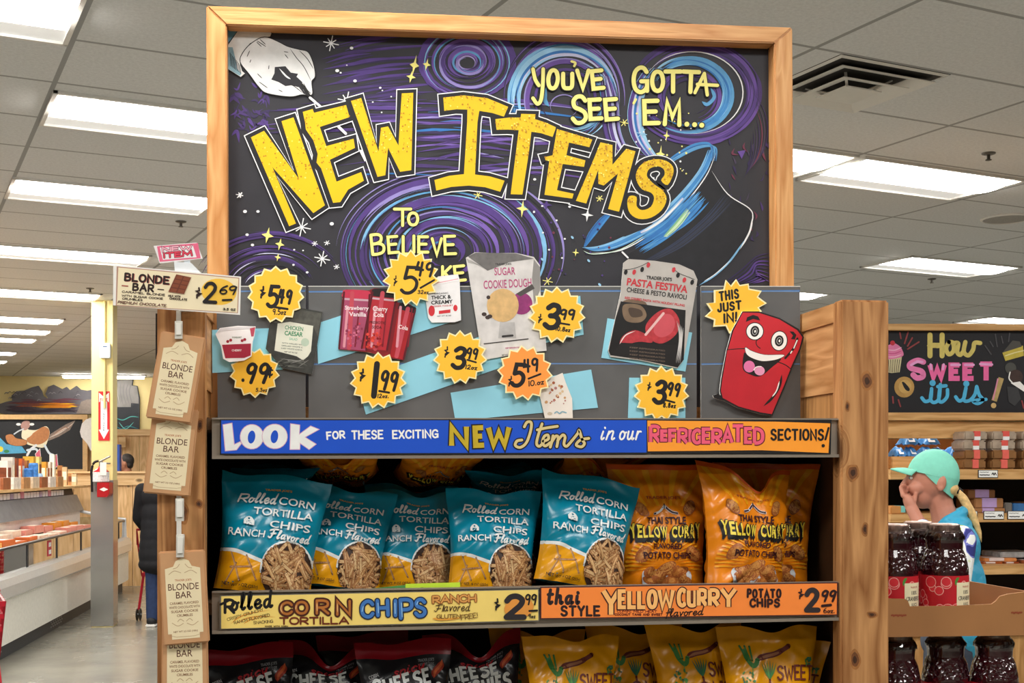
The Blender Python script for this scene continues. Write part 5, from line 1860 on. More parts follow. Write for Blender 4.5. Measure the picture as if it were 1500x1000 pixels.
def bar(q, Y, lab, crease=0):
    """kraft envelope with a cream label; q: corners TL TR BR BL in the photo"""
    t = thing('chocolate_bar', lab, 'chocolate bar', pt(sum(p[0] for p in q) / 4, max(p[1] for p in q), Y + .005), group='blonde bars hanging on the left post')
    m = MB().slab(q, Y, .011, KRAFT)
    m.build('wrapper', t, bevel=.0025)
    TL, TR, BR, BL = [Vector(p) for p in q]

    def uv(u, v):
        p = (TL * (1 - u) + TR * u) * (1 - v) + (BL * (1 - u) + BR * u) * v
        return (p.x, p.y)
    ar = Art(-1)
    ar.tf = lambda x, y: uv(x / 100, y / 170)
    ar.put(*[(lambda P_: (P_, [tuple(x) for x in tessellate_polygon([[Vector((a_, b_, 0)) for a_, b_ in P_]])]))(
        [(12, 32), (30, 28), (36, 18), (50, 13), (64, 18), (70, 28), (88, 32), (88, 150), (80, 150), (80, 160), (20, 160), (20, 150), (12, 150)])][0], LABEL)
    ar.flip = -1
    ar.text("TRADER JOE'S", 50, 55, 3.6, M('b4683e', .6), fit=36, center=True)
    ar.text('BLONDE', 50, 71, 12, SEPIA, fit=66, center=True, bold=.005)
    ar.text('BAR', 50, 86, 12, SEPIA, fit=34, center=True, bold=.005)
    for k, s in enumerate(('CARAMEL FLAVORED', 'WHITE CHOCOLATE WITH', 'SUGAR COOKIE', 'CRUMBLES')):
        ar.text(s, 50, 97 + k * 7.5, 4.4, M('8a6244', .6), fit=(62, 66, 58, 34)[k], center=True)
    ar.text('NET WT 3.5 OZ (100g)', 50, 148, 3, M('8a6244', .6), fit=52, center=True)
    for sx_ in (-1, 1):
        for p in (((50 + 4 * sx_, 40), (50 + 18 * sx_, 36), (50 + 30 * sx_, 42)), ((50 + 6 * sx_, 24), (50 + 12 * sx_, 30), (50 + 20 * sx_, 32)), ((50 + 4 * sx_, 132), (50 + 16 * sx_, 136), (50 + 28 * sx_, 130)), ((50 + 3 * sx_, 128), (50 + 10 * sx_, 124), (50 + 16 * sx_, 128))):
            ar.curve(p, 1.2, PALE)
    ar.line([(14, 152), (30, 156), (70, 156), (86, 152)], .8, PALE)
    MB().art(ar, flat(Y), step=1e-5, base=3e-4).build('label', t)


bar([(236, 484), (301.5, 494.5), (279.6, 620.5), (213, 611.5)], 2.392, 'brown-wrapped blonde chocolate bar hanging topmost on the left post')
bar([(224, 596), (291, 600), (278, 727.5), (209, 721.5)], 2.408, 'brown-wrapped blonde bar tucked below the topmost one, tilted')
bar([(232, 808), (300, 805), (307, 940), (239, 946)], 2.392, 'brown-wrapped blonde bar hanging third down on the left post')
bar([(237, 890), (303, 888), (306, 1030), (236, 1034)], 2.408, 'lowest brown-wrapped blonde bar on the left post, cut by the bottom edge')
t = thing('clip_strip', 'white plastic clip strip down the face of the left post', 'clip strip', pt(262, 470, 2.425))
MB().slab([(258, 455), (265, 455), (266, 1040), (259, 1040)], 2.4255, .003, M('d9d6ce', .35)).build('strip', t)
for q in ([(256, 470), (267, 470), (267, 496), (256, 496)], [(257, 730), (269, 730), (269, 763), (257, 763)], [(258, 783), (270, 783), (269, 816), (258, 816)]):
    m = MB().slab(q, 2.386, .008, M('cfccc2', .3))
    m.slab([(q[0][0] + 2, q[0][1] + 3), (q[1][0] - 2, q[1][1] + 3), (q[2][0] - 2, q[2][1] - 6), (q[3][0] + 2, q[3][1] - 6)], 2.383, .003, M('e6e3da', .3))
    m.slab([(q[0][0] + 3, q[0][1]), (q[1][0] - 3, q[1][1]), (q[1][0] - 3, q[1][1] + 8), (q[0][0] + 3, q[0][1] + 8)], 2.394, .0315, M('cfccc2', .3))
    m.build('clip', t)
# ------------------------------------------------------------------ snack bags
class Bag:
    """pillow bag, local axes: x across, z up from the shelf, -y to the front"""

    def __init__(self, w, h, d, seed, flop=0., crease=1., taper=0., notch=0., nu=34, nv=46):
        self.w, self.h, self.d, self.seed, self.flop, self.cr, self.nu, self.nv = w, h, d, seed, flop, crease, nu, nv
        self.taper, self.notch = taper, notch
        self.P = {}
        for side in (-1, 1):
            g = [[self.raw(-1 + 2 * i / nu, j / nv, side) for i in range(nu + 1)] for j in range(nv + 1)]
            self.P[side] = g
        self.N = []
        g = self.P[-1]
        for j in range(nv + 1):
            row = []
            for i in range(nu + 1):
                a = g[j][min(i + 1, nu)] - g[j][max(i - 1, 0)]
                b = g[min(j + 1, nv)][i] - g[max(j - 1, 0)][i]
                n = a.cross(b)
                if n.y > 0:
                    n = -n
                row.append(n.normalized() if n.length > 1e-9 else Vector((0, -1, 0)))
            self.N.append(row)

    def bulge(self, v):
        if v < .3:
            return .62 + .38 * math.sin(v / .3 * math.pi / 2)
        if v < .9:
            t = (v - .3) / .6
            return 1 - .96 * t ** 1.7
        return .04 * (1 - v) / .1

    def raw(self, u, v, side):
        b = self.bulge(v)
        hw = self.w / 2 * (1 - .12 * b) * (1 - self.taper * (1 - v) ** .7)
        e = max(0., 1 - abs(u) ** 2.4)
        dep = self.d * .5 * b * e ** .62
        s = self.seed * 7.3
        wr = noise.noise(Vector((u * 1.7 + s, v * 3.1, side * 5.))) * .014 * b * e ** .5
        # folds running in from the sides and from the corners of the seal
        k = abs(u)
        wr += abs(noise.noise(Vector((u * 1.1 + s, v * 9. + k * 2.5 + s, side * 3. + 2)))) * .017 * self.cr * e ** .4 * (.25 + k) * min(1, b + .15)
        fan = math.atan2(u - .15 * math.sin(s), 1.02 - v)
        wr += max(0, noise.noise(Vector((fan * 3.4, s, 4. + side)))) * .016 * self.cr * max(0, v - .45) * (1 - v) * 4 * e ** .3
        y = side * (dep + (wr if e > 0 else 0))
        z = self.h * v
        x = hw * u
        # slump of the seal
        y += self.flop * max(0, v - .62) ** 2 * self.h
        z -= abs(self.flop) * .35 * max(0, v - .7) ** 2 * self.h
        if self.notch:                                  # a folded dip in the seal
            nd = self.notch * math.exp(-((u - .12) / .38) ** 2) * max(0, v - .68) / .32
            z -= nd
            y -= nd * .5
        z += .010 * noise.noise(Vector((u * 1.3 + s, 2., 7.))) * max(0, v - .6) / .4
        y += .012 * noise.noise(Vector((u * 1.2 + s, v * 2, 1.))) * v
        return Vector((x, y, z))

    def at(self, u, v, off):
        fu = min(max((u + 1) / 2 * self.nu, 0), self.nu - 1e-6)
        fv = min(max(v * self.nv, 0), self.nv - 1e-6)
        i, j = int(fu), int(fv)
        a, b = fu - i, fv - j

        def bl(g):
            return (g[j][i] * (1 - a) + g[j][i + 1] * a) * (1 - b) + (g[j + 1][i] * (1 - a) + g[j + 1][i + 1] * a) * b
        return bl(self.P[-1]) + bl(self.N) * off

    def fn(self):
        return lambda x, y, off: self.at(x / (self.w / 2), y / self.h, off)

    def mesh(self, front, back, art, name, zones=None, maxlen=.0065):
        """zones(u, v) -> material for a patch of the front"""
        m = MB()
        nu, nv = self.nu, self.nv
        for side in (-1, 1):
            g = self.P[side]
            vs = [p for row in g for p in row]
            by = {}
            for j in range(nv):
                for i in range(nu):
                    k = j * (nu + 1) + i
                    f = (k, k + 1, k + nu + 2, k + nu + 1)
                    if side > 0:
                        f = f[::-1]
                    z = (zones(-1 + 2 * (i + .5) / nu, (j + .5) / nv, side) if zones else None) or (front if side < 0 else back)
                    by.setdefault(z, []).append(f)
            o = len(m.v)
            m.v += vs
            for z, fs in by.items():
                mi = m.mi(z)
                m.f += [tuple(x + o for x in f) for f in fs]
                m.m += [mi] * len(fs)
        n = (nu + 1)
        o2 = n * (nv + 1)
        m.f += [(i + 1, i, o2 + i, o2 + i + 1) for i in range(nu)]
        m.m += [m.mi(back)] * nu
        k0 = len(m.v)
        m.art(art, self.fn(), step=1.2e-5, base=6e-4, maxlen=maxlen, lift=1.2e-4)
        me = bpy.data.meshes.new(name)
        me.from_pydata(m.v, [], m.f)
        for x in m.mats:
            me.materials.append(x)
        me.polygons.foreach_set('material_index', m.m)
        me.polygons.foreach_set('use_smooth', [True] * len(me.polygons))
        me.update()
        return me


FOIL = dict(rough=.27, spec=.5, vary=.05, scale=40)
TEAL, TEAL_D = M('0588a4', **FOIL), M('066f88', **FOIL)
AMBER = M('eda513', **FOIL)
WHITE_P = M('e8ecea', .4, vary=.03)
STICKS = [M(c, .5, vary=.12) for c in ('c79a66', 'b5824d', 'd9b07a', 'a8754a', 'e0bd8a')]
BROWN = M('3a251a', .6, vary=.2)


def teal_art(w, h, seed):
    r = random.Random(seed)
    a = Art(1)
    X, Y = w, h
    pts = [(-.5 * X, .325 * Y), (-.3 * X, .318 * Y), (-.1 * X, .27 * Y), (.1 * X, .235 * Y), (.3 * X, .27 * Y), (.5 * X, .30 * Y)]
    low = smooth_pts(pts, 6)
    a.poly([(-.5 * X, .0)] + low + [(.5 * X, .0)], AMBER)
    a.line(low, .030 * Y, WHITE_P, cap=False)
    for (p, q) in (((-.36, .30), (-.24, .08)), ((-.20, .29), (-.07, .10)), ((-.30, .22), (-.38, .05)), ((-.35, .185), (-.13, .20))):
        a.line([(p[0] * X, p[1] * Y), (q[0] * X, q[1] * Y)], .017 * Y, STICKS[3])
        a.line([(p[0] * X - .0008, p[1] * Y), (q[0] * X - .0008, q[1] * Y)], .009 * Y, STICKS[0])
    cx, cy, R = .235 * X, .19 * Y, .262 * X
    a.disc(cx, cy, R, BROWN, n=32)
    a.arc(cx, cy, R * 1.02, R * 1.02, 15, 185, .075 * R, WHITE_P, n=32)
    for i in range(70):
        th, rr = r.uniform(0, 6.28), R * math.sqrt(r.random()) * .8
        x, y = cx + rr * math.cos(th), cy + rr * math.sin(th)
        an = r.uniform(-1.3, 1.9)
        l = r.uniform(.25, .6) * R
        p0, p1 = [x - l * math.cos(an), y - l * math.sin(an)], [x + l * math.cos(an), y + l * math.sin(an)]
        for p in (p0, p1):
            d = math.hypot(p[0] - cx, p[1] - cy)
            if d > R * .95:
                p[0], p[1] = cx + (p[0] - cx) * R * .95 / d, cy + (p[1] - cy) * R * .95 / d
        a.line([p0, p1], .0075, STICKS[3])
        a.line([p0, p1], .0050, r.choice(STICKS))
        a.line([(p0[0] + .0008, p0[1] + .0008), (p1[0] + .0008, p1[1] + .0008)], .0014, STICKS[4])
    LT = WHITE_P
    a.text("TRADER JOE'S", .03 * X, .845 * Y, .016 * Y, AMBER, fit=.25 * X, center=True)
    a.hand('R', -.34 * X, .735 * Y, .075 * Y, .0034, LT, fit=.085 * X, slant=.2)
    a.hand('olled', -.235 * X, .735 * Y, .085 * Y, .0031, LT, fit=.25 * X, slant=.25, gap=.02)
    a.text('CORN', .055 * X, .735 * Y, .062 * Y, LT, fit=.34 * X, bold=.012)
    a.text('TORTILLA', -.18 * X, .635 * Y, .062 * Y, LT, fit=.58 * X, bold=.012)
    a.text('CHIPS', -.005 * X, .535 * Y, .062 * Y, LT, fit=.40 * X, bold=.012)
    a.text('RANCH', -.40 * X, .445 * Y, .058 * Y, LT, fit=.365 * X, bold=.012)
    a.hand('lavored', .09 * X, .445 * Y, .07 * Y, .0029, LT, fit=.31 * X, slant=.25, gap=.02)
    a.curve([(.015 * X, .508 * Y), (.05 * X, .516 * Y), (.10 * X, .518 * Y)], .0034, LT)
    a.curve([(.055 * X, .512 * Y), (.045 * X, .475 * Y), (.025 * X, .445 * Y), (.005 * X, .452 * Y)], .0034, LT)
    a.line([(.03 * X, .480 * Y), (.075 * X, .483 * Y)], .0034, LT)
    bx, by = -.26 * X, .54 * Y
    s = .058 * Y
    a.poly([(bx, by), (bx + s * 1.5, by), (bx + s * 1.5, by + s * .6), (bx + s * 1.15, by + s * 1.05), (bx + s * .75, by + s * 1.2), (bx + s * .35, by + s * 1.05), (bx, by + s * .6)], LT)
    a.poly([(bx + s * .42, by), (bx + s * 1.08, by), (bx + s * 1.08, by + s * .5), (bx + s * .42, by + s * .5)], TEAL_D)
    a.line([(bx + s * .42, by), (bx + s * 1.08, by + s * .5)], .0016, LT)
    a.disc(bx + s * .75, by + s * .8, s * .15, TEAL_D)
    a.text('NET WT. 9 OZ (255g)', -.22 * X, .04 * Y, .022 * Y, BROWN, fit=.36 * X, center=True)
    return a


CUR, CUR2, CUR3 = M('ee8a12', **FOIL), M('f5a91c', **FOIL), M('d9581a', **FOIL)
CHIP = [M(c, .5, vary=.15) for c in ('b5702f', 'c98a45', '9c5526', 'd9a05c', 'e2b36a')]
MAROON = M('3a1118', .5)
LEMON = M('f3d94a', .45)


def curry_art(w, h, seed):
    r = random.Random(seed)
    a = Art(1)
    X, Y = w, h
    # sunburst
    for i in range(7):
        x0, x1 = -.46 + i * .14, -.39 + i * .14
        a.poly([(x0 * X, .955 * Y), (x1 * X, .955 * Y), (x1 * .45 * X, .66 * Y), (x0 * .45 * X, .66 * Y)], CUR2 if i % 2 == 0 else M('f0961a', **FOIL))
    for i in range(26):
        q = math.radians(-10 + i * 8)
        c, s = math.cos(q), math.sin(q)
        d = .03
        a.poly([(.1 * X * c, (.2 + .12 * s) * Y), (.46 * X * math.cos(q - d), (.2 + .24 * math.sin(q - d)) * Y), (.46 * X * math.cos(q + d), (.2 + .24 * math.sin(q + d)) * Y)], M('f2a824', **FOIL))
    a.poly([(-.5 * X, .955 * Y), (.5 * X, .955 * Y), (.5 * X, .995 * Y), (-.5 * X, .995 * Y)], CUR3)

    def chip(x, y, rx, ry, rot):
        a.disc(x * X, y * Y, rx * X, CHIP[2], ry * Y, rot)
        a.disc(x * X + .0006, y * Y + .0006, rx * X * .88, CHIP[r.choice((0, 1))], ry * Y * .86, rot)
        a.disc(x * X + .0016, y * Y + .0016, rx * X * .5, CHIP[1], ry * Y * .45, rot)
    chip(-.25, .635, .085, .045, -.7)
    chip(.27, .645, .085, .05, .8)
    chip(-.28, .28, .095, .05, .6)
    chip(.31, .285, .1, .052, -.5)
    for p in (((-.12, .60), (-.06, .615), (0, .66)), ((.12, .60), (.06, .615), (0, .66))):
        a.curve([(x * X, y * Y) for x, y in p], .0052, WHITE_P)
        a.curve([(x * X, y * Y) for x, y in p], .0036, MAROON)
    for i in range(26):
        a.disc(r.uniform(-.4, .4) * X, r.uniform(.35, .75) * Y, .0011, CUR2, n=6)
    a.line([(0, .645 * Y), (0, .675 * Y)], .0025, MAROON)
    a.text("TRADER JOE'S", 0, .715 * Y, .022 * Y, M('a83a1c', .5), fit=.36 * X, center=True, bold=.02)
    a.text('THAI STYLE', 0, .52 * Y, .052 * Y, MAROON, fit=.42 * X, center=True, bold=.03)
    # arched, drop-shadowed name
    s = 'YELLOW CURRY'
    ws = [.07, .058, .052, .052, .064, .085, .03, .062, .062, .062, .062, .07]
    for lay_ in (1, 0):
        x = -.5 * sum(ws) - .03
        for ch, wd in zip(s, ws):
            t = (x + wd / 2) / .4
            hh = .082 + .03 * t * t
            if ch != ' ':
                if lay_:
                    for k in (4, 3, 2, 1, 0):
                        a.text(ch, (x - .006 - k * .006) * X, (.408 - k * .007) * Y, (hh + .008) * Y, INK, fit=wd * 1.02 * X, bold=.06)
                else:
                    a.text(ch, x * X, .412 * Y, hh * Y, LEMON, fit=wd * .9 * X, bold=.035)
            x += wd + .006
    a.text('FLAVORED', 0, .325 * Y, .04 * Y, MAROON, fit=.34 * X, center=True, bold=.03)
    a.text('POTATO CHIPS', 0, .25 * Y, .048 * Y, MAROON, fit=.56 * X, center=True, bold=.03)
    # bowl
    a.blob([(-.29 * X, .13 * Y), (-.2 * X, .165 * Y), (.2 * X, .165 * Y), (.29 * X, .13 * Y), (.26 * X, .02 * Y), (.15 * X, -.0 * Y), (-.15 * X, -.0 * Y), (-.26 * X, .02 * Y)], M('c9cdd0', .35))
    for i in range(26):
        x, y = r.uniform(-.22, .22), r.uniform(.06, .16)
        chip(x, y, r.uniform(.06, .1), r.uniform(.022, .04), r.uniform(-.8, .8))
    chip(-.02, .18, .13, .036, .3)
    chip(-.14, .13, .12, .035, -.2)
    chip(.15, .15, .11, .04, .2)
    return a


COAL, CRIM = M('1c1c20', **FOIL), M('8e0d1c', **FOIL)


def cheese_art(w, h, seed):
    a = Art(1)
    X, Y = w, h
    for (x, y, l, t) in ((.36, .75, .10, 1.0), (-.38, .50, .09, .8), (.42, .45, .08, .9), (-.05, .30, .2, .3), (.2, .2, .2, 1.2), (-.25, .14, .2, .6), (.05, .1, .2, -.3)):
        c, s = math.cos(t), math.sin(t)
        p = [((x + k * l * c) * X + .003 * math.sin(k * 4), (y + k * l * s) * Y) for k in (-.8, -.3, .3, .8)]
        a.curve(p, .015, M('a3321c', .5, vary=.25, scale=120), taper=.25)
        a.curve([(q[0] + .001, q[1] + .002) for q in p], .006, M('d2602c', .5, vary=.2, scale=120), taper=.25)
    a.text("TRADER JOE'S", .14 * X, .815 * Y, .022 * Y, M('8d8d90', .5), fit=.18 * X)
    a.text('NET WT 7 OZ', .14 * X, .785 * Y, .016 * Y, M('8d8d90', .5), fit=.18 * X)
    a.hand('spicy', -.14 * X, .725 * Y, .075 * Y, .0036, M('b8232c', .5), fit=.34 * X, slant=.2, rot=.12)
    a.text('CORN', -.40 * X, .70 * Y, .03 * Y, M('b9b9ba', .5), fit=.11 * X, rot=.3)
    a.hand('CHEESE', -.36 * X, .585 * Y, .105 * Y, .0066, WHITE_P, fit=.64 * X, rot=.13, wob=.05, cap=False)
    a.hand('CRUNCHIES', -.40 * X, .455 * Y, .10 * Y, .0066, WHITE_P, fit=.82 * X, rot=.13, wob=.05, cap=False)
    return a


GOLDY = M('e39a0a', **FOIL)
LEAF = [M(c, .5, vary=.1) for c in ('3f7f3c', '5c9a4a', '2f6b4c')]


def onion_art(w, h, seed):
    r = random.Random(seed)
    a = Art(1)
    X, Y = w, h
    BRN = M('6b2a1e', .5)
    # trowel: wooden handle with a green fork
    a.curve([(x * X, y * Y) for x, y in ((-.16, .735), (-.05, .775), (.06, .80), (.2, .845))], .0135, BRN, taper=.2)
    a.curve([(x * X, y * Y) for x, y in ((-.14, .737), (-.04, .775), (.06, .80), (.14, .82))], .0065, M('a56a46', .5), taper=.3)
    a.curve([(x * X, y * Y) for x, y in ((.12, .818), (.2, .845))], .011, BRN)
    a.curve([(x * X, y * Y) for x, y in ((-.26, .80), (-.25, .74), (-.2, .69), (-.16, .70), (-.14, .735))], .010, LEAF[0])
    for x in (-.30, -.25, -.2):
        a.line([(x * X, .84 * Y), ((x * .5 - .1) * X, .73 * Y)], .0042, LEAF[0])
    a.line([(-.2 * X, .70 * Y), (-.21 * X, .62 * Y)], .002, LEAF[1])
    for i in range(26):
        x, y = r.uniform(-.34, -.18), r.uniform(.50, .64)
        a.disc(x * X, y * Y, r.uniform(.0018, .0045), r.choice(LEAF), r.uniform(.0015, .003), r.uniform(0, 3))
    for k in range(6):
        t = (k - 2.5) / 2.8
        a.curve([(-.02 * X, .58 * Y), ((-.02 + .05 * t) * X, .64 * Y), ((-.02 + .09 * t) * X, (.745 - .03 * abs(t)) * Y)], .0032, r.choice(LEAF), taper=.4)
    for i in range(10):
        a.disc(r.uniform(.38, .46) * X, r.uniform(.7, .75) * Y, .004, r.choice(LEAF), .002, r.uniform(0, 3))
    a.hand('SWEET', .07 * X, .585 * Y, .10 * Y, .0042, BRN, fit=.40 * X, wob=.03)
    a.disc(-.02 * X, .475 * Y, .082 * X, BRN, .075 * Y)
    a.disc(-.02 * X, .475 * Y, .066 * X, M('e9e2dc', .5), .061 * Y)
    a.line([(-.02 * X, .53 * Y), (-.02 * X, .58 * Y)], .005, BRN)
    a.hand('NION', .085 * X, .425 * Y, .115 * Y, .0042, BRN, fit=.38 * X, wob=.02)
    a.text('FLAVORED', .1 * X, .36 * Y, .03 * Y, BRN, fit=.3 * X)
    a.text('POTATO CHIPS', -.3 * X, .17 * Y, .05 * Y, BRN, fit=.6 * X)
    return a


def kinds(fn, w, h, d, front, back, name, seeds, zones=None, crease=1., flops=None, taper=0., notches=(0, 0, 0)):
    out = []
    for k, s in enumerate(seeds):
        b = Bag(w, h, d, s, flop=(flops[k] if flops else .12), crease=crease, taper=taper, notch=notches[k])
        out.append(b.mesh(front, back, fn(w, h, s), name, zones))
    return out


TEALS = kinds(teal_art, .21, .226, .082, TEAL, TEAL_D, 'tortilla_chip_bag', (1, 2, 3), taper=.07, notches=(.0, .012, .02))
CURS = kinds(curry_art, .225, .252, .08, CUR, CUR, 'curry_chip_bag', (4, 5), flops=(.02, .3), crease=1.7, taper=.16, notches=(0, .055, 0))
CHEES = kinds(cheese_art, .2, .25, .08, COAL, COAL, 'cheese_crunch_bag', (6, 7), zones=lambda u, v, s: CRIM if v > .86 else None, flops=(.1, .3), taper=.08, notches=(.0, .05, 0))
ONIS = kinds(onion_art, .215, .265, .08, GOLDY, GOLDY, 'onion_chip_bag', (8, 9), crease=1.3, taper=.16, notches=(.02, .012, 0))


from mathutils.bvhtree import BVHTree
STANDING = []
WALL_L, WALL_R = xl1 - .036, xr0 + .036


def tree_of(o):
    mw = o.matrix_basis
    return BVHTree.FromPolygons([mw @ v.co for v in o.data.vertices], [tuple(p.vertices) for p in o.data.polygons])


def settle(o, reach=.13):
    """ease a bag back along its line of sight until it touches no bag already on the shelf"""
    x0, y0 = o.location.x, o.location.y
    lo = min((o.matrix_basis @ v.co).x for v in o.data.vertices)
    hi = max((o.matrix_basis @ v.co).x for v in o.data.vertices)
    d = max(0, WALL_L - lo) - max(0, hi - WALL_R)
    x0 += d
    o.location.x = x0
    n = 0
    while n * .006 < reach:
        t = tree_of(o)
        if not any(t.overlap(k) for k in STANDING):
            break
        n += 1
        o.location.y = y0 + n * .006
        o.location.x = min(x0 * o.location.y / y0, x0 + (0 if hi + d > WALL_R - .01 else 1))
    STANDING.append(tree_of(o))


def place(me, name, px, Y, z, rz, tilt, lean, lab, cat, group, s=1., hold=True):
    """stand a bag on the shelf board: px says where along the shelf; tilt turns it in its own plane"""
    o = bpy.data.objects.new(name, me)
    COL.objects.link(o)
    R = Matrix.Rotation(math.radians(rz), 4, 'Z') @ Matrix.Rotation(math.radians(lean), 4, 'X') @ Matrix.Rotation(math.radians(tilt), 4, 'Y')
    o.rotation_euler = R.to_euler()
    o.scale = (s, s, s)
    low = min((R @ v.co).z for v in me.vertices) * s
    o.location = (pt(px, 800, Y).x, Y, z - low + .0005)
    tag(o, lab, cat, group)
    if hold:
        QUEUE.append((Y, o))
    return o


QUEUE = []
G1 = 'teal tortilla chip bags on the upper shelf'
CB = 'chip bag'
# px, depth, turn, tilt, lean, mesh
place(TEALS[0], 'tortilla_chip_bag', 384, 2.525, Z_MID, 0, 7, -8, 'teal bag of rolled tortilla chips at the left end of the upper shelf', CB, G1, 1.04)
place(TEALS[1], 'tortilla_chip_bag', 492, 2.565, Z_MID, 4, 9, -16, 'second teal tortilla chip bag from the left post, leaning right', CB, G1, .96)
place(TEALS[2], 'tortilla_chip_bag', 606, 2.60, Z_MID, -4, 1, -12, 'third teal tortilla chip bag from the left, with one more close behind it', CB, G1, .94)
place(TEALS[2], 'tortilla_chip_bag', 600, 2.675, Z_MID, 3, 2, -6, 'teal tortilla chip bag showing only its top behind the third in the row', CB, G1, .98)
place(TEALS[1], 'tortilla_chip_bag', 718, 2.545, Z_MID, -3, 3, -13, 'fourth teal tortilla chip bag from the left, above the 2.99 price', CB, G1, .95)
place(TEALS[0], 'tortilla_chip_bag', 846, 2.515, Z_MID, 6, 11, -10, 'rightmost teal tortilla chip bag, leaning right against the orange bags', CB, G1, 1.02)
G2 = 'orange curry chip bags on the upper shelf'
place(CURS[0], 'curry_chip_bag', 969, 2.575, Z_MID, 2, .5, -4, 'upright orange yellow curry chip bag, leftmost of the orange ones', CB, G2, 1.05)
place(CURS[1], 'curry_chip_bag', 1090, 2.515, Z_MID, 16, 5, -5, 'bright crumpled orange curry chip bag in front with folded top corner', CB, G2, 1.04)
place(CURS[0], 'curry_chip_bag', 1140, 2.60, Z_MID, -4, 1, -2, 'orange curry chip bag standing at the right wall of the shelf', CB, G2, 1.06)
def run_queue():
    for _, o in sorted(QUEUE, key=lambda q: q[0]):
        settle(o)
    QUEUE.clear()


run_queue()
# bags lying further in, in the shade
G3 = 'bags lying in the shade at the back of the upper shelf'


def lay(me, name, px, Y, z, rz, pitch, lab, s=1.):
    o = bpy.data.objects.new(name, me)
    COL.objects.link(o)
    R = Matrix.Rotation(math.radians(rz), 4, 'Z') @ Matrix.Rotation(math.radians(pitch), 4, 'X')
    o.rotation_euler = R.to_euler()
    o.scale = (s, s, s)
    low = min((R @ v.co).z for v in me.vertices) * s
    o.location = (pt(px, 720, Y).x, Y, z - low)
    tag(o, lab, CB, G3)
    return o


for k, (me, nm, px, Y, rz, lab) in enumerate([(TEALS[0], 'tortilla_chip_bag', 392, 2.74, 8, 'teal bag lying in the dark under the word look'), (CURS[1], 'curry_chip_bag', 505, 2.72, -6, 'orange bag lying in the shade behind the second teal bag'),
                                             (CURS[0], 'curry_chip_bag', 625, 2.74, 8, 'orange bag lying in the shade behind the third teal bag'), (TEALS[2], 'tortilla_chip_bag', 738, 2.76, -5, 'teal bag lying in the dark behind the fourth teal bag'),
                                             (CURS[1], 'curry_chip_bag', 850, 2.76, 6, 'orange bag lying in the shade behind the rightmost teal bag')]):
    # a standing bag carries each lying one
    b = place(me, nm, px, 2.80, Z_MID, rz, 2, -3, lab.replace('lying', 'standing upright'), CB, G3, .80, hold=False)
    settle(b, .06)
    zt = max((b.matrix_basis @ v.co).z for v in me.vertices)
    o = lay(me, nm, px, Y + .05, zt - .004, rz, 80, lab, .86)
    n = 0
    while n < 10:
        t = tree_of(o)
        if not any(t.overlap(k) for k in STANDING):
            break
        n += 1
        o.location.z += .004
        o.location.y += .003
    STANDING.append(tree_of(o))
STANDING.clear()
G4 = 'black cheese crunch bags on the lower shelf'
for k, (px, Y, rz, tl, ln, m, s, lab) in enumerate([
        (374, 2.54, 14, -3, -10, 0, .98, 'black spicy cheese crunch bag at the left end of the lower shelf'), (468, 2.54, -6, 2, -10, 1, .99, 'second black cheese crunch bag from the left post'),
        (540, 2.63, 8, -2, -6, 0, 1.0, 'black cheese crunch bag set back behind the others, third from the left'), (600, 2.54, 4, -2, -9, 0, 1.0, 'black cheese crunch bag with a broad red top, under the word chips'),
        (702, 2.55, -8, -4, -8, 1, 1.04, 'rightmost black cheese crunch bag, beside the yellow onion bags')]):
    place(CHEES[m], 'cheese_crunch_bag', px, Y, Z_LOW, rz, tl, ln, lab, CB, G4, s)
G5 = 'yellow onion chip bags on the lower shelf'
for k, (px, Y, rz, tl, ln, m, s, lab) in enumerate([
        (785, 2.60, -5, 1, -6, 0, .98, 'yellow sweet onion chip bag half hidden beside the black bags'), (838, 2.53, 4, 2, -9, 1, .97, 'second yellow onion chip bag, in front under the orange card start'),
        (932, 2.60, -3, 0, -6, 0, 1.0, 'third yellow onion chip bag, set back a little'), (1030, 2.55, 5, -2, -6, 0, 1.03, 'fourth yellow onion chip bag, reaching the shelf edge above'),
        (1128, 2.53, -3, 1, -8, 1, 1.02, 'bright yellow onion chip bag, fifth along the lower shelf'), (1200, 2.56, -40, 4, -4, 0, .9, 'rightmost yellow onion chip bag, against the right post')]):
    place(ONIS[m], 'onion_chip_bag', px, Y, Z_LOW, rz, tl, ln, lab, CB, G5, s)
run_queue()
# ------------------------------------------------------------------ freezer case on the left
XC = -2.65


def C(d, y, z):
    return (XC - d, y, z)


ENAMEL, KICK = M('e6e4da', .4), M('3a3d40', .5)
CHROME = M('dededb', .25, .4, vary=.03)
GLASS = glassy('case_glass', (.86, .9, .9), .22)
y0c, y1c = 6.2, 16.9
case = thing('freezer_case', 'long open freezer case with glass front, grey rail and dark kick plate', 'freezer', C(.6, 11.5, 0))


def run(prof, mat, name, ya=y0c, yb=y1c, parent=None, smooth=False):
    """closed cross-section (d, z) extruded along the case"""
    m = MB().hexa([C(d, ya, z) for d, z in prof], [C(d, yb, z) for d, z in prof], mat)
    return m.build(name, parent or case, smooth=smooth)


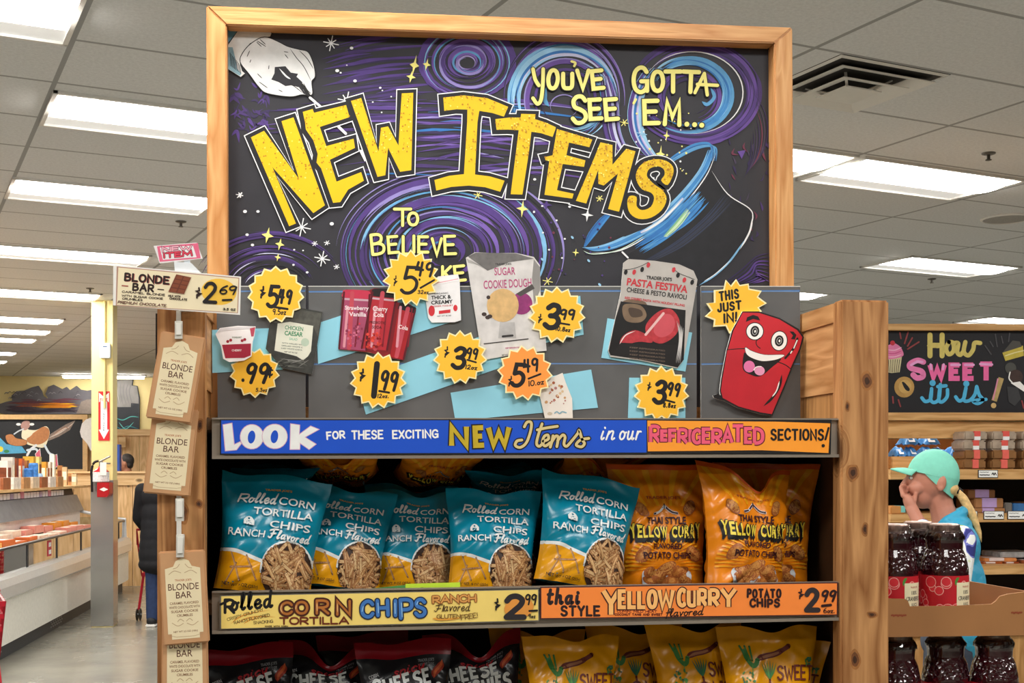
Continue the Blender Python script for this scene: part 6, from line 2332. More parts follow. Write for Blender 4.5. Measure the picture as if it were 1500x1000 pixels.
run([(.07, 0), (.10, 0), (.10, .14), (.07, .14)], KICK, 'kick_plate')
sl = MB()
for k in range(4):
    for i in range(6):
        for r_ in range(4):
            y = 8.0 + k * 2.35 + i * .09 + (r_ % 2) * .045
            sl.box(C(.069, y, .035 + r_ * .024), (XC - .066, y + .05, .048 + r_ * .024), M('85888a', .4, .5))
sl.build('vent_slots', case)['kind'] = 'stuff'
run([(0, .14), (.71, .14), (.71, .30), (.12, .34), (.12, .60), (0, .60)], ENAMEL, 'body')
run([(0.0, .5), (-.045, .53), (-.05, .62), (-.03, .68), (.02, .70), (.05, .70), (.05, .5)], CHROME, 'bumper')
run([(.035, .90), (.075, .90), (.075, .918), (.035, .918)], M('3a3c3c', .35), 'top_rail')
run([(.05, .70), (.054, .70), (.054, .90), (.05, .90)], GLASS, 'glass_front')
for y in (8.1, 9.3, 10.5, 11.7, 12.9, 14.1, 15.3, 16.5):
    MB().box(C(.06, y - .025, .70), (XC - .044, y + .025, .90), M('2e3032', .4)).build('mullion', case)
run([(.60, .34), (.62, .34), (.62, 1.05), (.60, 1.05)], M('efe3de', .5), 'inner_wall')
run([(.55, 1.05), (.72, 1.05), (.72, 1.25), (.64, 1.25)], M('85888e', .4, .3, vary=.12, scale=8), 'sloped_rail')
run([(.68, 1.25), (.72, 1.25), (.72, 1.335), (.70, 1.335)], M('2d2226', .6), 'tag_channel')
run([(.60, 1.335), (1.1, 1.335), (1.1, 1.365), (.60, 1.365)], wood('pale_shelf', 'e3c08c', 'c39b66', 'y', .8, knots=False), 'upper_shelf', yb=17.45)
run([(.72, .0), (1.08, .0), (1.08, 1.335), (.72, 1.335)], M('c2b8a8', .6), 'back_cabinet')
MB().box(C(.72, y1c, .14), (XC, y1c + .05, .70), ENAMEL).build('end_panel', case, bevel=.01)
MB().box(C(.6, y1c + .01, .70), (XC - .05, y1c + .025, .96), GLASS).build('end_glass', case)
MB().tube([C(.04, y1c + .02, .70), C(.04, y1c + .02, .93), C(.3, y1c + .02, .97), C(.62, y1c + .02, 1.04)], .02, M('d9dadb', .3)).build('end_rail', case)
# price tags along the rail
for i in range(46):
    y = 9.6 + i * .145
    pink = i % 9 == 4
    o = MB().box(C(.679, y, 1.258), (XC - .667, y + (.115 if not pink else .135), 1.318 if not pink else 1.334), M('d68aa4' if pink else ('b9a8c8' if i % 9 == 1 else 'ece6ea'), .5)).build('price_tag', loc=C(.69, y, 1.253))
    tag(o, ('pink card' if pink else 'small white price tag') + ' in the row along the freezer case rail', 'price tag', 'price tags on the freezer rail' if not pink else 'pink cards on the freezer rail')
# packets lying in the freezer
rn = random.Random(5)
fk = 0
for i in range(15):
    for j in range(3):
        y = 9.3 + i * .46 + rn.uniform(-.02, .02)
        d = .203 + j * .153
        col = ['e0902a', 'dca24a', 'e8b266', 'c9652f', 'e7d3c0', 'd98b7e'][(i // 3 + j) % 6]
        nm = {'e0902a': 'orange', 'dca24a': 'gold', 'e8b266': 'pale orange', 'c9652f': 'rust-red', 'e7d3c0': 'cream', 'd98b7e': 'pink'}[col]
        z = .80 + rn.uniform(0, .04) + j * .05
        m = MB().box((-.07, -.19, -.04), (.07, .19, .035), M(col, .4, vary=.1))
        m.box((-.045, -.11, .0355), (.045, .11, .038), M('f0e6d2', .5))
        o = m.build('cheese_packet', loc=C(d, y, z), local=True, bevel=.01)
        o.rotation_euler = (0, 0, rn.uniform(-.05, .05))
        MB().box((-.065, -.185, -.39), (.065, .185, -.042), M('5f5a52', .6)).build('stack_below', o, local=True)
        tag(o, f'{nm} packet in the freezer case, {ORD[i]} along from the front in the {["glass-side", "middle", "rear"][j]} row', 'packet', 'packets lying in the freezer case')
# goods on the shelf above the case
PX = [(-2, 13, 'ece9e6'), (7, 16, 'd8d3cd'), (13, 22, '8c4a2c'), (21, 31, 'c9622e'), (29, 38, 'a56a3a'), (38, 48, 'd8a83a'), (46, 57, 'e6d588'), (57, 66, 'd99a36'), (64, 72, 'd9d0c4'), (71, 83, 'e9e5dc'), (84, 92, 'a9713f'), (91, 99, 'd6b58a'), (99, 108, 'c08a56'), (104, 114, 'dcc39a')]
for i, (a, b, col) in enumerate(PX):
    xs = XC - .93
    t = ray((a + b) / 2, 700)
    k = xs / t.x
    y = k * t.y
    w = (b - a) / 1850 * k * (.80 if i < 9 else .42)
    h = [.30, .34, .33, .33, .31, .36, .36, .30, .30, .40, .26, .24, .16, .15][i]
    e = .06 if i < 9 else .03
    m = MB().box((-e, -w * .9, 0), (e, w * .9, h), M(col, .5, vary=.15, scale=18))
    m.box((e + .0005, -w * .7, h * .3), (e + .002, w * .7, h * .75), M('f3ead8' if i % 2 else '7c3f24', .5, vary=.2))
    m.box((-e * .8, -w * .905, h * .3), (e * .8, -w * .9, h * .75), M('f3ead8' if i % 2 else '7c3f24', .5, vary=.2))
    if y > 17.2:
        k = 17.2 / t.y
        xs, y = k * t.x, 17.2
    o = m.build('cracker_box', loc=(xs, y, 1.3655), local=True)
    tag(o, f'cracker box, {ORD[i]} from the left on the shelf above the freezer case', 'box', 'boxes on the shelf above the freezer case')
for i, (px, hz, col) in enumerate([(42, .22, '3a78c8'), (49, .28, '4a8ad6'), (56, .16, '9fc0e6'), (61, .10, 'd8e2ee')]):
    xs = XC - .80
    t = ray(px, 700)
    k = xs / t.x
    o = MB().lathe((0, 0, 0), [(0, 0), (.05, 0), (.054, .02), (.054, hz - .02), (.045, hz), (0, hz)], M(col, .4, vary=.35, scale=25), 14).build('blue_packet', loc=(xs, k * t.y, 1.3655), local=True)
    tag(o, f'blue and white packet, {ORD[i]} of four bunched on the shelf over the freezer', 'packet', 'blue packets above the freezer case')
for i in range(12):
    y = 11.2 + i * .42
    o = MB().box((-.05, -.15, 0), (.05, .15, .12), M(['d8c8b0', '9a5a38', 'e6e2da', 'b98a5c'][i % 4], .5, vary=.2)).build('snack_packet', loc=(XC - .665, y, 1.3655), local=True)
    tag(o, f'low packet, {ORD[i]} along the front of the shelf above the freezer', 'packet', 'low packets above the freezer case')
# red tag hung on the glass
p = C(.04, 12.55, .88)
t = thing('hang_tag', 'red and white tag stuck on the freezer glass', 'tag', p)
MB().box((XC - .049, 12.5, .74), (XC - .044, 12.64, .89), M('c23a4a', .5)).box((XC - .0445, 12.52, .76), (XC - .043, 12.62, .80), WHT).box((XC - .0445, 12.52, .83), (XC - .043, 12.62, .87), WHT).build('card', t)

# ------------------------------------------------------------------ service booth and back wall
PINE_V = wood('booth_pine_upright', 'eec795', 'cfa26a', 'z', .6)
PINE_X = wood('booth_pine_across', 'f0cd9c', 'd6ac76', 'x', .6)
YB1, YB2 = 17.6, 20.2
booth = thing('service_booth', 'pale wood service booth with a wide ledge behind the freezer case', 'booth', pt(150, 800, YB1))
xa, xb = pt(20, 700, YB1).x, pt(420, 700, YB1).x
n = 14
for i in range(n):
    x0 = xa + (xb - xa) * i / n
    MB().box((x0 + .004, YB1 + (i % 2) * .004, 0), (xa + (xb - xa) * (i + 1) / n - .004, YB1 + .04, 1.36), PINE_V).build('board', booth)
MB().box((xa, YB1 - .03, 1.36), (xb, YB1 + .05, 1.52), PINE_X).build('rail', booth, bevel=.004)
MB().box((xa, YB1 - .07, 1.52), (xb, YB1 + .25, 1.55), PINE_X).build('ledge', booth, bevel=.004)
xa2, xb2 = pt(-120, 700, YB2).x, pt(420, 700, YB2).x
n = 22
for i in range(n):
    x0 = xa2 + (xb2 - xa2) * i / n
    MB().box((x0 + .004, YB2 + (i % 2) * .004, 0), (xa2 + (xb2 - xa2) * (i + 1) / n - .004, YB2 + .04, 2.1), PINE_V).build('board', booth)
MB().box((xa2, YB2 - .03, 2.1), (xb2, YB2 + .05, 2.2), PINE_X).build('rail', booth)
MB().slab([(174, 640), (184, 640), (184, 655), (174, 655)], YB2 - .05, .05, PINE_X).build('notice', booth)
o = MB().box((-.05, -.08, 0), (.05, .08, .36), M('2c4fa8', .5)).build('blue_folder', loc=pt(171, 689.8, YB1 + .12), local=True)
tag(o, 'blue folder standing on the booth ledge beside the man', 'folder')
# bird chalkboard
YK = 20.05
t = thing('bird_chalkboard', 'wood-framed chalkboard with a running brown bird in pink shoes', 'sign', pt(40, 692, YK))
PF = M('dcb27a', .5, vary=.08)
for q in ([(-60, 607), (128, 607), (128, 614), (-60, 614)], [(-60, 687), (128, 687), (128, 694), (-60, 694)], [(121, 614), (128, 614), (128, 687), (121, 687)], [(-60, 614), (-53, 614), (-53, 687), (-60, 687)]):
    MB().slab(q, YK - .04, .07, PF).build('frame_rail', t)
a = Art(-1, crop(0, 540, 6.25))
a.poly([(-300, 640), (0, 630), (60, 690), (200, 710), (245, 770), (0, 780), (-300, 780)], M('5aa9cf', .6, vary=.1))
a.disc(5, 735, 25, M('f0dc4a', .6))
a.disc(60, 755, 25, M('3f8a5a', .6), 15)
BD, BD2, CRM = M('c07f4f', .6, vary=.1), M('a3653c', .6, vary=.1), M('efe3c4', .6)
a.poly([(410, 630), (520, 560), (600, 510), (690, 470), (640, 560), (540, 620), (430, 665)], M('8d7b70', .6, vary=.2))
for i in range(6):
    a.curve([(430 + i * 8, 640 - i * 4), (560 + i * 6, 550 - i * 8 + 30), (690 - i * 12, 480 + i * 14)], 6, M(['c9b9aa', 'e6e2dd', 'b5764d'][i % 3], .6), taper=.3)
a.blob([(215, 610), (240, 560), (330, 560), (420, 525), (455, 575), (440, 650), (400, 720), (300, 705), (235, 680)], CRM, outline=[(7, INK)])
a.blob([(245, 640), (330, 570), (400, 530), (450, 560), (440, 640), (370, 690), (280, 685)], BD)
a.blob([(55, 610), (110, 600), (150, 635), (240, 655), (235, 695), (160, 705), (90, 690), (60, 655)], BD, outline=[(5, INK)])
a.blob([(205, 560), (240, 545), (300, 590), (240, 640), (200, 630)], CRM)
a.blob([(190, 520), (215, 480), (265, 478), (275, 520), (240, 560), (205, 555)], M('b98f84', .6))
a.disc(170, 508, 22, WHT, 12)
a.disc(292, 508, 22, WHT, 12)
a.curve([(215, 550), (170, 570), (130, 597)], 12, M('c9cdd4', .6))
a.curve([(330, 700), (280, 740), (250, 790)], 22, CHALK)
a.curve([(250, 745), (330, 735), (350, 790), (350, 830)], 20, M('d8e2ea', .6))
a.curve([(410, 700), (450, 770), (500, 800), (515, 870)], 20, M('d8e2ea', .6))
a.poly([(325, 780), (365, 735), (375, 840), (340, 845)], M('e06a80', .6), outline=[(8, WHT)])
a.poly([(485, 800), (520, 785), (530, 890), (510, 900)], M('e06a80', .6), outline=[(8, WHT)])
MB().slab([(-55, 612), (123, 612), (123, 689), (-55, 689)], YK, .03, M('27282b', .6)).art(a, flat(YK), step=1e-4, base=1e-3).build('chalkboard', t)
# cloud and murals
o = MB().slab([(117, 632), (120, 620), (126, 614), (136, 611), (150, 606), (164, 612), (170, 620), (171, 632), (168, 640), (150, 662), (133, 660), (128, 650), (119, 640)], 19.3, .05, M('ece6e2', .6)).build('cloud_cutout', loc=pt(145, 640, 19.3))
tag(o, 'white paper cloud peeping out both sides of the yellow column', 'cutout')
o['label'] = 'white paper cloud hung up behind the yellow column'
YM = BACK_Y - .06
t = thing('sunset_mural', 'mural cutout of dark clouds over an orange sunset on the yellow wall', 'mural', pt(70, 606, YM))
m = MB().slab([(x / 6.25, 540 + y / 6.25) for x, y in [(-60, 330), (0, 320), (60, 300), (110, 290), (105, 245), (150, 205), (220, 200), (290, 170), (350, 155), (380, 200), (395, 250), (440, 275), (415, 230), (440, 165), (490, 145), (540, 170), (570, 185), (610, 165), (640, 195), (700, 155), (740, 190), (800, 200), (850, 190), (850, 415), (40, 415), (-60, 390)]], YM, .055, M('67646a', .6, vary=.2, scale=3))
a = Art(-1, crop(0, 540, 6.25))
rn = random.Random(3)
for i in range(60):
    y = rn.uniform(280, 400)
    x0 = rn.uniform(40, 560)
    c = '6b3f4a' if y < 315 else ('8a4a3c' if y < 345 else '4a3a46')
    a.curve([(x0, y), (x0 + 80, y - 3), (min(x0 + rn.uniform(120, 260), 760), y + 2)], rn.uniform(5, 16), M(c, .6, vary=.1), taper=.4)
for i in range(26):
    y = rn.uniform(316, 358)
    x1 = rn.uniform(560, 735)
    a.curve([(x1 - rn.uniform(120, 330), y), (x1 - 80, y - 2), (x1, y)], rn.uniform(5, 12), M(rn.choice(['f2a21a', 'f6bf1c', 'd97b22', 'e88f1c']), .6), taper=.4)
for i in range(26):
    x, y = rn.uniform(20, 780), rn.uniform(180, 270)
    y = max(y, 215 if x < 330 or x > 440 else 285)
    if 380 < x < 440:
        continue
    a.curve([(x, y + 12), (x + 18, y - 6), (x + 40, y + 8)], 5, M(rn.choice(['8e8b92', '4a484e', 'a19da2']), .6), taper=.3)
a.poly([(700, 410), (745, 300), (800, 280), (845, 280), (845, 412)], M('8c7f76', .6, vary=.1))
a.curve([(60, 385), (300, 392), (560, 365), (700, 400)], 16, M('3f3640', .6), taper=.2)
m.art(a, flat(YM), step=1e-4, base=1e-3)
m.build('panel', t)
t = thing('sail_mural', 'grey and dark mural cutout with teal waves right of the yellow column', 'mural', pt(187, 637, YM))
m = MB().slab([(x / 5, 530 + y / 5) for x, y in [(790, 135), (848, 130), (975, 125), (970, 170), (1005, 175), (1022, 260), (1020, 530), (985, 540), (850, 525), (790, 520)]], YM, .055, M('34373c', .6, vary=.2, scale=3))
a = Art(-1, crop(0, 530, 5))
a.poly([(792, 140), (970, 128), (965, 172), (1002, 178), (1015, 260), (1015, 305), (960, 300), (958, 330), (792, 330)], M('85827f', .6, vary=.25, scale=4))
for i in range(7):
    a.curve([(800 + i * 28, 150), (815 + i * 22, 220), (830 + i * 24, 320)], 5, M(rn.choice(['5d5c60', 'a5a19c', '6e6a70']), .6), taper=.3)
for p in ([(850, 410), (900, 425), (960, 400), (1018, 405)], [(850, 470), (890, 490), (940, 470), (1015, 490)], [(870, 440), (920, 490), (980, 440)], [(860, 505), (930, 495), (1010, 510)]):
    a.curve(p, 6, M(rn.choice(['4fb0a6', '6cc4bc', '3b8a92']), .6), taper=.2)
m.art(a, flat(YM), step=1e-4, base=1e-3)
m.build('panel', t)

# ------------------------------------------------------------------ bakery rack on the right
YR = 6.1
PK_X = wood('rack_pine_across', 'dcae74', 'bb8a50', 'x', .8, knot_scale=4)
PK_Z = wood('rack_pine_upright', 'd2a166', 'ac7a44', 'z', .8, knots=False)
BLK = M('141316', .6)
rack = thing('bakery_rack', 'pine bakery rack with black back and chalkboard header behind the right post', 'shelf', (pt(1500, 700, YR).x, YR + .2, 0))
xr_a, xr_b = pt(1286, 700, YR).x, pt(1725, 700, YR).x
zz = lambda y, Y=YR: pt(1400, y, Y).z
MB().box((xr_a, YR, zz(642)), (xr_b, YR + .03, zz(617)), PK_X).build('header_plank', rack, bevel=.002)
MB().box((xr_a, YR + .40, zz(700)), (xr_b, YR + .42, zz(640)), M('8a5f34', .6)).build('back_board', rack)
MB().box((xr_a, YR + .40, 0), (xr_b, YR + .42, zz(700)), BLK).build('back_panel', rack)
for x in (xr_a, xr_b - .05):
    MB().box((x, YR + .01, 0), (x + .05, YR + .40, zz(617)), PK_Z).build('post', rack)
YSF = YR - .15
zs = {}
for k, (ya, yb) in enumerate(((687, 702), (752.5, 765), (829, 842))):
    za, zb2 = pt(1400, ya, YSF).z, pt(1400, yb, YSF).z
    zs[k] = za
    MB().box((xr_a, YSF, zb2), (xr_b, YR + .40, za), PK_X).build('shelf_board', rack, bevel=.002)
MB().box((xr_a, YSF, 0), (xr_b, YSF + .03, pt(1400, 930, YSF).z), PK_Z).build('base_front', rack)
MB().box((xr_a, YSF - .02, pt(1400, 930, YSF).z), (xr_b, YR + .40, pt(1400, 924, YSF).z), PK_X).build('base_top', rack)
t = thing('sweet_chalkboard', 'pine-framed chalkboard lettered how sweet it is on top of the rack', 'sign', pt(1500, 616, YR))
for q in ([(1286, 474), (1725, 474), (1725, 483.5), (1286, 483.5)], [(1286, 604), (1725, 604), (1725, 615.3), (1286, 615.3)]):
    MB().slab(q, YR - .03, .07, PK_X).build('frame_rail', t, bevel=.002)
a = Art(-1, crop(1300, 470, 6.665))
GL = M('d6c36a', .55, vary=.12, scale=30)
a.hand('H', 415, 340, 205, 50, GL, fit=118)
a.curve([(395, 240), (440, 225), (480, 255), (540, 245)], 20, GL)
for p in ([(600, 205), (572, 270), (600, 325), (645, 290), (640, 215), (600, 205)], [(650, 215), (690, 220), (680, 300), (710, 330), (745, 290)], [(760, 205), (745, 300), (790, 335), (835, 280), (850, 215), (905, 215)]):
    a.curve(p, 42, GL)
for q, w in (([(350, 400), (290, 385), (220, 420), (230, 460), (330, 490), (345, 540), (290, 556), (250, 525)], 46),):
    a.curve(q, w + 8, M('ee7fb6', .55, vary=.08))
PKB, PKT = M('f06aa6', .55, vary=.05), M('eea6d8', .55, vary=.05)
a.glyphs([('W', 415, 558, 140, 130), ('E', 620, 560, 85, 130), ('E', 755, 560, 85, 130), ('T', 905, 580, 115, 160)], 50, PKB, cap=False)
for p in ([(420, 425), (427, 470)], [(548, 425), (540, 470)], [(622, 428), (705, 428)], [(757, 428), (840, 428)], [(905, 420), (1020, 425)], [(230, 430), (290, 395), (340, 400)]):
    a.line(p, 24, PKT)
CY_ = M('4fb4e0', .55, vary=.1, scale=30)
for p in ([(335, 750), (370, 785), (420, 760), (430, 660)], [(430, 670), (420, 760), (450, 795), (500, 760), (515, 620)], [(515, 620), (500, 760), (530, 790), (580, 740), (585, 670)], [(490, 640), (570, 632)],
          [(665, 740), (700, 780), (745, 750), (765, 650)], [(765, 655), (745, 770), (800, 775), (850, 720), (870, 640)], [(870, 640), (895, 720), (930, 770), (880, 805), (840, 780), (960, 765)]):
    a.curve(p, 34, CY_)
a.disc(440, 605, 30, CY_)
a.disc(768, 612, 30, CY_)
a.line([(1110, 555), (1040, 780)], 54, M('b39a62', .55, vary=.15), cap=False)
a.line([(1078, 560), (1030, 770)], 14, M('d98aa8', .55), cap=False)
a.disc(1035, 825, 26, M('cfae72', .55))
a.disc(163, 645, 98, M('b58c4c', .55, vary=.15, scale=20), 102)
a.disc(170, 640, 62, M('c9a25e', .55, vary=.1), 66)
a.blob([(140, 600), (165, 600), (215, 660), (205, 685), (170, 665)], BLK)
a.poly([(-10, 370), (140, 350), (118, 500), (40, 508), (-10, 500)], M('cfc39a', .55))
for i in range(6):
    a.line([(8 + i * 22, 378), (16 + i * 17, 500)], 6, M('4a4030', .6))
a.blob([(-10, 370), (145, 345), (142, 280), (110, 240), (60, 215), (20, 230), (-10, 260)], M('e27ca8', .55))
for i in range(3):
    a.curve([(0, 280 + i * 35), (70, 285 + i * 32), (140, 255 + i * 35)], 10, M(['f1b6cf', 'c94f86', 'f1b6cf'][i], .55), taper=.2)
a.disc(48, 215, 24, M('c22a3a', .5))
for p in (((120, 115), (130, 170)), ((200, 110), (165, 220)), ((240, 165), (195, 245)), ((305, 205), (195, 275)), ((50, 740), (55, 800)), ((105, 770), (125, 835)), ((1310, 780), (1330, 850))):
    a.line(p, 15, M('8a3a3c', .6, vary=.2))
for p in (((1050, 130), (1070, 250)), ((1190, 120), (1180, 200)), ((1110, 150), (1125, 215)), ((950, 240), (1010, 325)), ((1000, 200), (1030, 250))):
    a.line(p, 12, M('4a484c', .6))
a.poly([(1120, 310), (1230, 270), (1320, 240), (1330, 340), (1150, 390)], M('c9b446', .55, vary=.1))
a.poly([(1120, 310), (1220, 190), (1290, 200), (1310, 250)], M('4d4a44', .6))
a.curve([(1150, 340), (1240, 310), (1325, 290)], 10, M('e6dda0', .55))
a.disc(1200, 460, 55, M('4a4a46', .6))
a.disc(1250, 545, 70, M('3e2c26', .6, vary=.2))
a.curve([(1195, 500), (1185, 560), (1215, 600)], 12, WHT)
a.poly([(1200, 605), (1290, 590), (1340, 640), (1330, 690), (1270, 650)], WHT)
a.poly([(1165, 640), (1270, 650), (1300, 760), (1240, 830), (1180, 790)], M('38383a', .6))
a.hand('AND FUN!', 1480, 400, 150, 34, GL, fit=620) if False else None
MB().slab([(1288, 482), (1723, 482), (1723, 606), (1288, 606)], YR, .02, M('1a191e', .6)).art(a, flat(YR), step=3e-5, base=4e-4).build('chalkboard', t)


def boxy(name, px, Yf, depth, mat, lab, cat, group, bands=(), bev=.004, z0=None):
    """a packet given by its front rectangle (x0, y0, x1, y1) in the photo at distance Yf"""
    x0, y0, x1, y1 = px
    A, B = pt(x0, y1, Yf), pt(x1, y0, Yf)
    zb = A.z if z0 is None else z0
    m = MB().box((A.x, Yf, zb), (B.x, Yf + depth, B.z), mat)
    o = m.build(name, loc=((A.x + B.x) / 2, Yf + depth / 2, zb), bevel=bev)
    for nm, (u0, v0, u1, v1), bm in bands:
        k = MB().box((A.x + (B.x - A.x) * u0, Yf - .0015, zb + (B.z - zb) * v0), (A.x + (B.x - A.x) * u1, Yf + depth * .6, zb + (B.z - zb) * v1 + (.001 if v1 >= 1 else 0)), bm)
        k.build(nm, o)
    tag(o, lab, cat, group)
    return o


Z1 = zs[0] + .0005
riser = boxy('wood_riser', (1306, 668.5, 1410, 687), YR + .02, .25, PK_X, 'low pine riser on the rack under the heap of blue bags', 'riser', None, z0=Z1)
zr = pt(1400, 668.5, YR + .02).z
for i, (a0, a1, dy, dz) in enumerate([(1308, 1328, 0, 0), (1327, 1348, .01, 0), (1347, 1368, 0, 0), (1367, 1388, .01, 0), (1387, 1407, 0, 0), (1322, 1350, .02, .063), (1350, 1380, .02, .063)]):
    A, B = pt(a0, 668, YR + .06), pt(a1, 655, YR + .06)
    m = MB()
    w = (B.x - A.x) / 2 * .82
    n = 14
    vs, fs = [], []
    for j in range(n + 1):
        v = j / n
        for k in range(n + 1):
            u = k / n
            e = (4 * u * (1 - u)) ** .5 * (4 * v * (1 - v)) ** .5
            vs.append((-w + 2 * w * u, -.05 + .12 * v, .0 + .05 * e + .012 * noise.noise(Vector((u * 4, v * 4, i * 3.)))))
    for j in range(n):
        for k in range(n):
            q = j * (n + 1) + k
            fs.append((q, q + 1, q + n + 2, q + n + 1))
    m.add(vs, fs, M('3f80be', .35, vary=.25, scale=22))
    m.add([(x, y, 0) for x, y in ((-w, -.05), (w, -.05), (w, .07), (-w, .07))], [(3, 2, 1, 0)], M('3f80be', .35, vary=.25, scale=22))
    m.add([(-w * .5, -.052, .012), (w * .3, -.052, .012), (w * .3, -.03, .036), (-w * .5, -.03, .036)], [(0, 1, 2, 3)], M('e4e8ee', .4))
    o = m.build('blue_bag', loc=((A.x + B.x) / 2, YR + .08 + dy, zr + dz + .0005), local=True, smooth=True)
    tag(o, f'blue bag, {ORD[i]} in the heap on the pine riser behind the woman', 'bag', 'blue bags heaped on the riser')
COR, LAB2 = M('e0584f', .5), M('f0eeee', .5)
for s, (x0, x1) in enumerate(((1411, 1447), (1452, 1490), (1496, 1534))):
    side = ('left', 'middle', 'right')[s]
    for k, (ya, yb) in enumerate(((673, 687), (659, 673), (645, 659), (631.5, 645))):
        loaf = k < 2
        mat = M('8a6038', .4, vary=.15, scale=20) if loaf else M('a89684', .3, vary=.2, scale=25)
        c0, c1 = (.42, .68) if not loaf else (.40, .66)
        bands = [('label', (c0, .45, c1, 1.0), COR), ('label', (c0, 0.05, c1, .45), LAB2)] if not loaf else [('label', (c0, .1, c1, 1.0), M('e8685c', .5))]
        boxy('bread_pack', (x0 + (2 if k % 2 else 0), ya, x1 - (0 if k % 2 else 2), yb), YSF + .004 + k * .002, .13, mat, f'{("loaf with coral label", "loaf with coral label", "clear pack with red and white label", "clear pack with red and white label")[k]}, {("lowest", "second", "third", "topmost")[k]} in the {side} stack on the rack', 'bread', 'bread packs stacked on the rack', bands, bev=.008,
             z0=Z1 if k == 0 else None)
TAGW = M('f2f2ef', .5)


def shelf_tag(px, lab):
    x0, y0, x1, y1 = px
    t = thing('price_tag', lab, 'price tag', pt((x0 + x1) / 2, y1, YSF - .004), group='price tags on the bakery rack')
    m = MB().slab([(x0, y0), (x1, y0), (x1, y1), (x0, y1)], YSF - .0045, .004, INK)
    ar = Art(-1)
    ar.poly([(x0 + .8, y0 + .8), (x1 - .8, y0 + .8), (x1 - .8, y1 - .8), (x0 + .8, y1 - .8)], TAGW)
    for yy, f, w_ in ((y0 + 3.2, .45, .7), (y1 - 4.2, .5, 1.3)):
        n_ = 6
        for i_ in range(n_):
            xa_ = x0 + 2.5 + (x1 - x0) * f * i_ / n_
            ar.line([(xa_, yy + .4 * (i_ % 2)), (xa_ + (x1 - x0) * f / n_ * .7, yy)], w_, INK)
    ar.curve([(x1 - 9, y1 - 5), (x1 - 7.4, y1 - 7), (x1 - 6, y1 - 4), (x1 - 4.5, y1 - 7), (x1 - 2.6, y1 - 4)], 1.3, INK)
    m.art(ar, flat(YSF - .0045), step=2e-5)
    m.build('card', t)


shelf_tag((1433, 688, 1462, 699.5), 'white price tag on the edge of the upper rack shelf')
shelf_tag((1441, 748, 1471, 760.5), 'white price tag below the lilac-taped boxes on the middle shelf')
shelf_tag((1476, 748, 1507, 760.5), 'white price tag at the right edge on the middle shelf')
shelf_tag((1419, 748, 1432, 760.5), 'small price tag beside the ponytail on the middle shelf')
KR, LIL = M('a5764a', .6, vary=.08), M('b9a0d6', .5)
Z2, Z3 = zs[1] + .0005, zs[2] + .0005
boxy('carton', (1418, 744, 1473, 752), YR - .03, .2, KR, 'lowest kraft carton with lilac label on the middle shelf', 'carton', 'kraft cartons with lilac labels', [('label', (.38, 0.1, .70, 1.), LIL)], z0=Z2)
boxy('carton', (1428, 729.5, 1470, 744), YR - .025, .2, KR, 'middle kraft carton with lilac label in the stack', 'carton', 'kraft cartons with lilac labels', [('label', (.25, .08, .76, 1.), LIL)])
boxy('carton', (1419, 717, 1458, 729.5), YR - .02, .2, M('8a5f3a', .6), 'topmost kraft carton with lilac label in the stack', 'carton', 'kraft cartons with lilac labels', [('label', (.24, .08, .76, 1.), LIL)])
boxy('carton', (1305, 741, 1326, 752), YSF + .01, .13, M('c98a4a', .6), 'small orange-brown carton beside the right post on the middle shelf', 'carton', None, [('label', (.7, .2, 1.0, 1.), M('7cc4bc', .5))], z0=Z2)
for i, (q, c) in enumerate([((1472, 736, 1483, 752), '6d6a66'), ((1484, 737, 1502, 752), '3a6fa8'), ((1503, 735, 1522, 752), '7a5a3c')]):
    boxy('snack_pack', q, YR - .03, .16, M(c, .4, vary=.2), ('grey pack right of the lilac-labelled cartons', 'blue pack at the right edge of the middle shelf', 'brown pack past the blue one on the middle shelf')[i], 'pack', None, z0=Z2)
for i, (q, c, l) in enumerate([((1440, 823, 1470, 829), 'b5602c', 'lower left'), ((1471, 823, 1494, 829), 'a04a22', 'lower middle'), ((1442, 817, 1490, 823), 'c9824a', 'upper'), ((1496, 820, 1530, 829), '8a4a2a', 'lower right')]):
    boxy('bakery_pack', q, YR - .03 + (i == 2) * .01, .2, M(c, .35, vary=.2, scale=25), f'{l} orange-brown pastry pack on the lowest rack shelf', 'pack', 'pastry packs on the lowest rack shelf', [('label', (.15, .3, .6, 1.), M('d9c9c4', .4))], z0=Z3 if i != 2 else None)
boxy('clear_box', (1466, 808, 1520, 817), YR + .02, .2, M('a7a6a4', .3, vary=.3, scale=40), 'clear lidded pack on top of the pastry packs', 'pack', None)
boxy('snack_pack', (1492, 817, 1520, 829), YR + .17, .05, M('777674', .3), 'grey pack behind the pastry packs at the right edge', 'pack', None, z0=Z3)

# ------------------------------------------------------------------ cranberry jars in cardboard trays
JY = 2.665
CARD = M('a06f42', .7, vary=.06, scale=10)
CARD_IN = M('94663c', .7, vary=.06, scale=10)


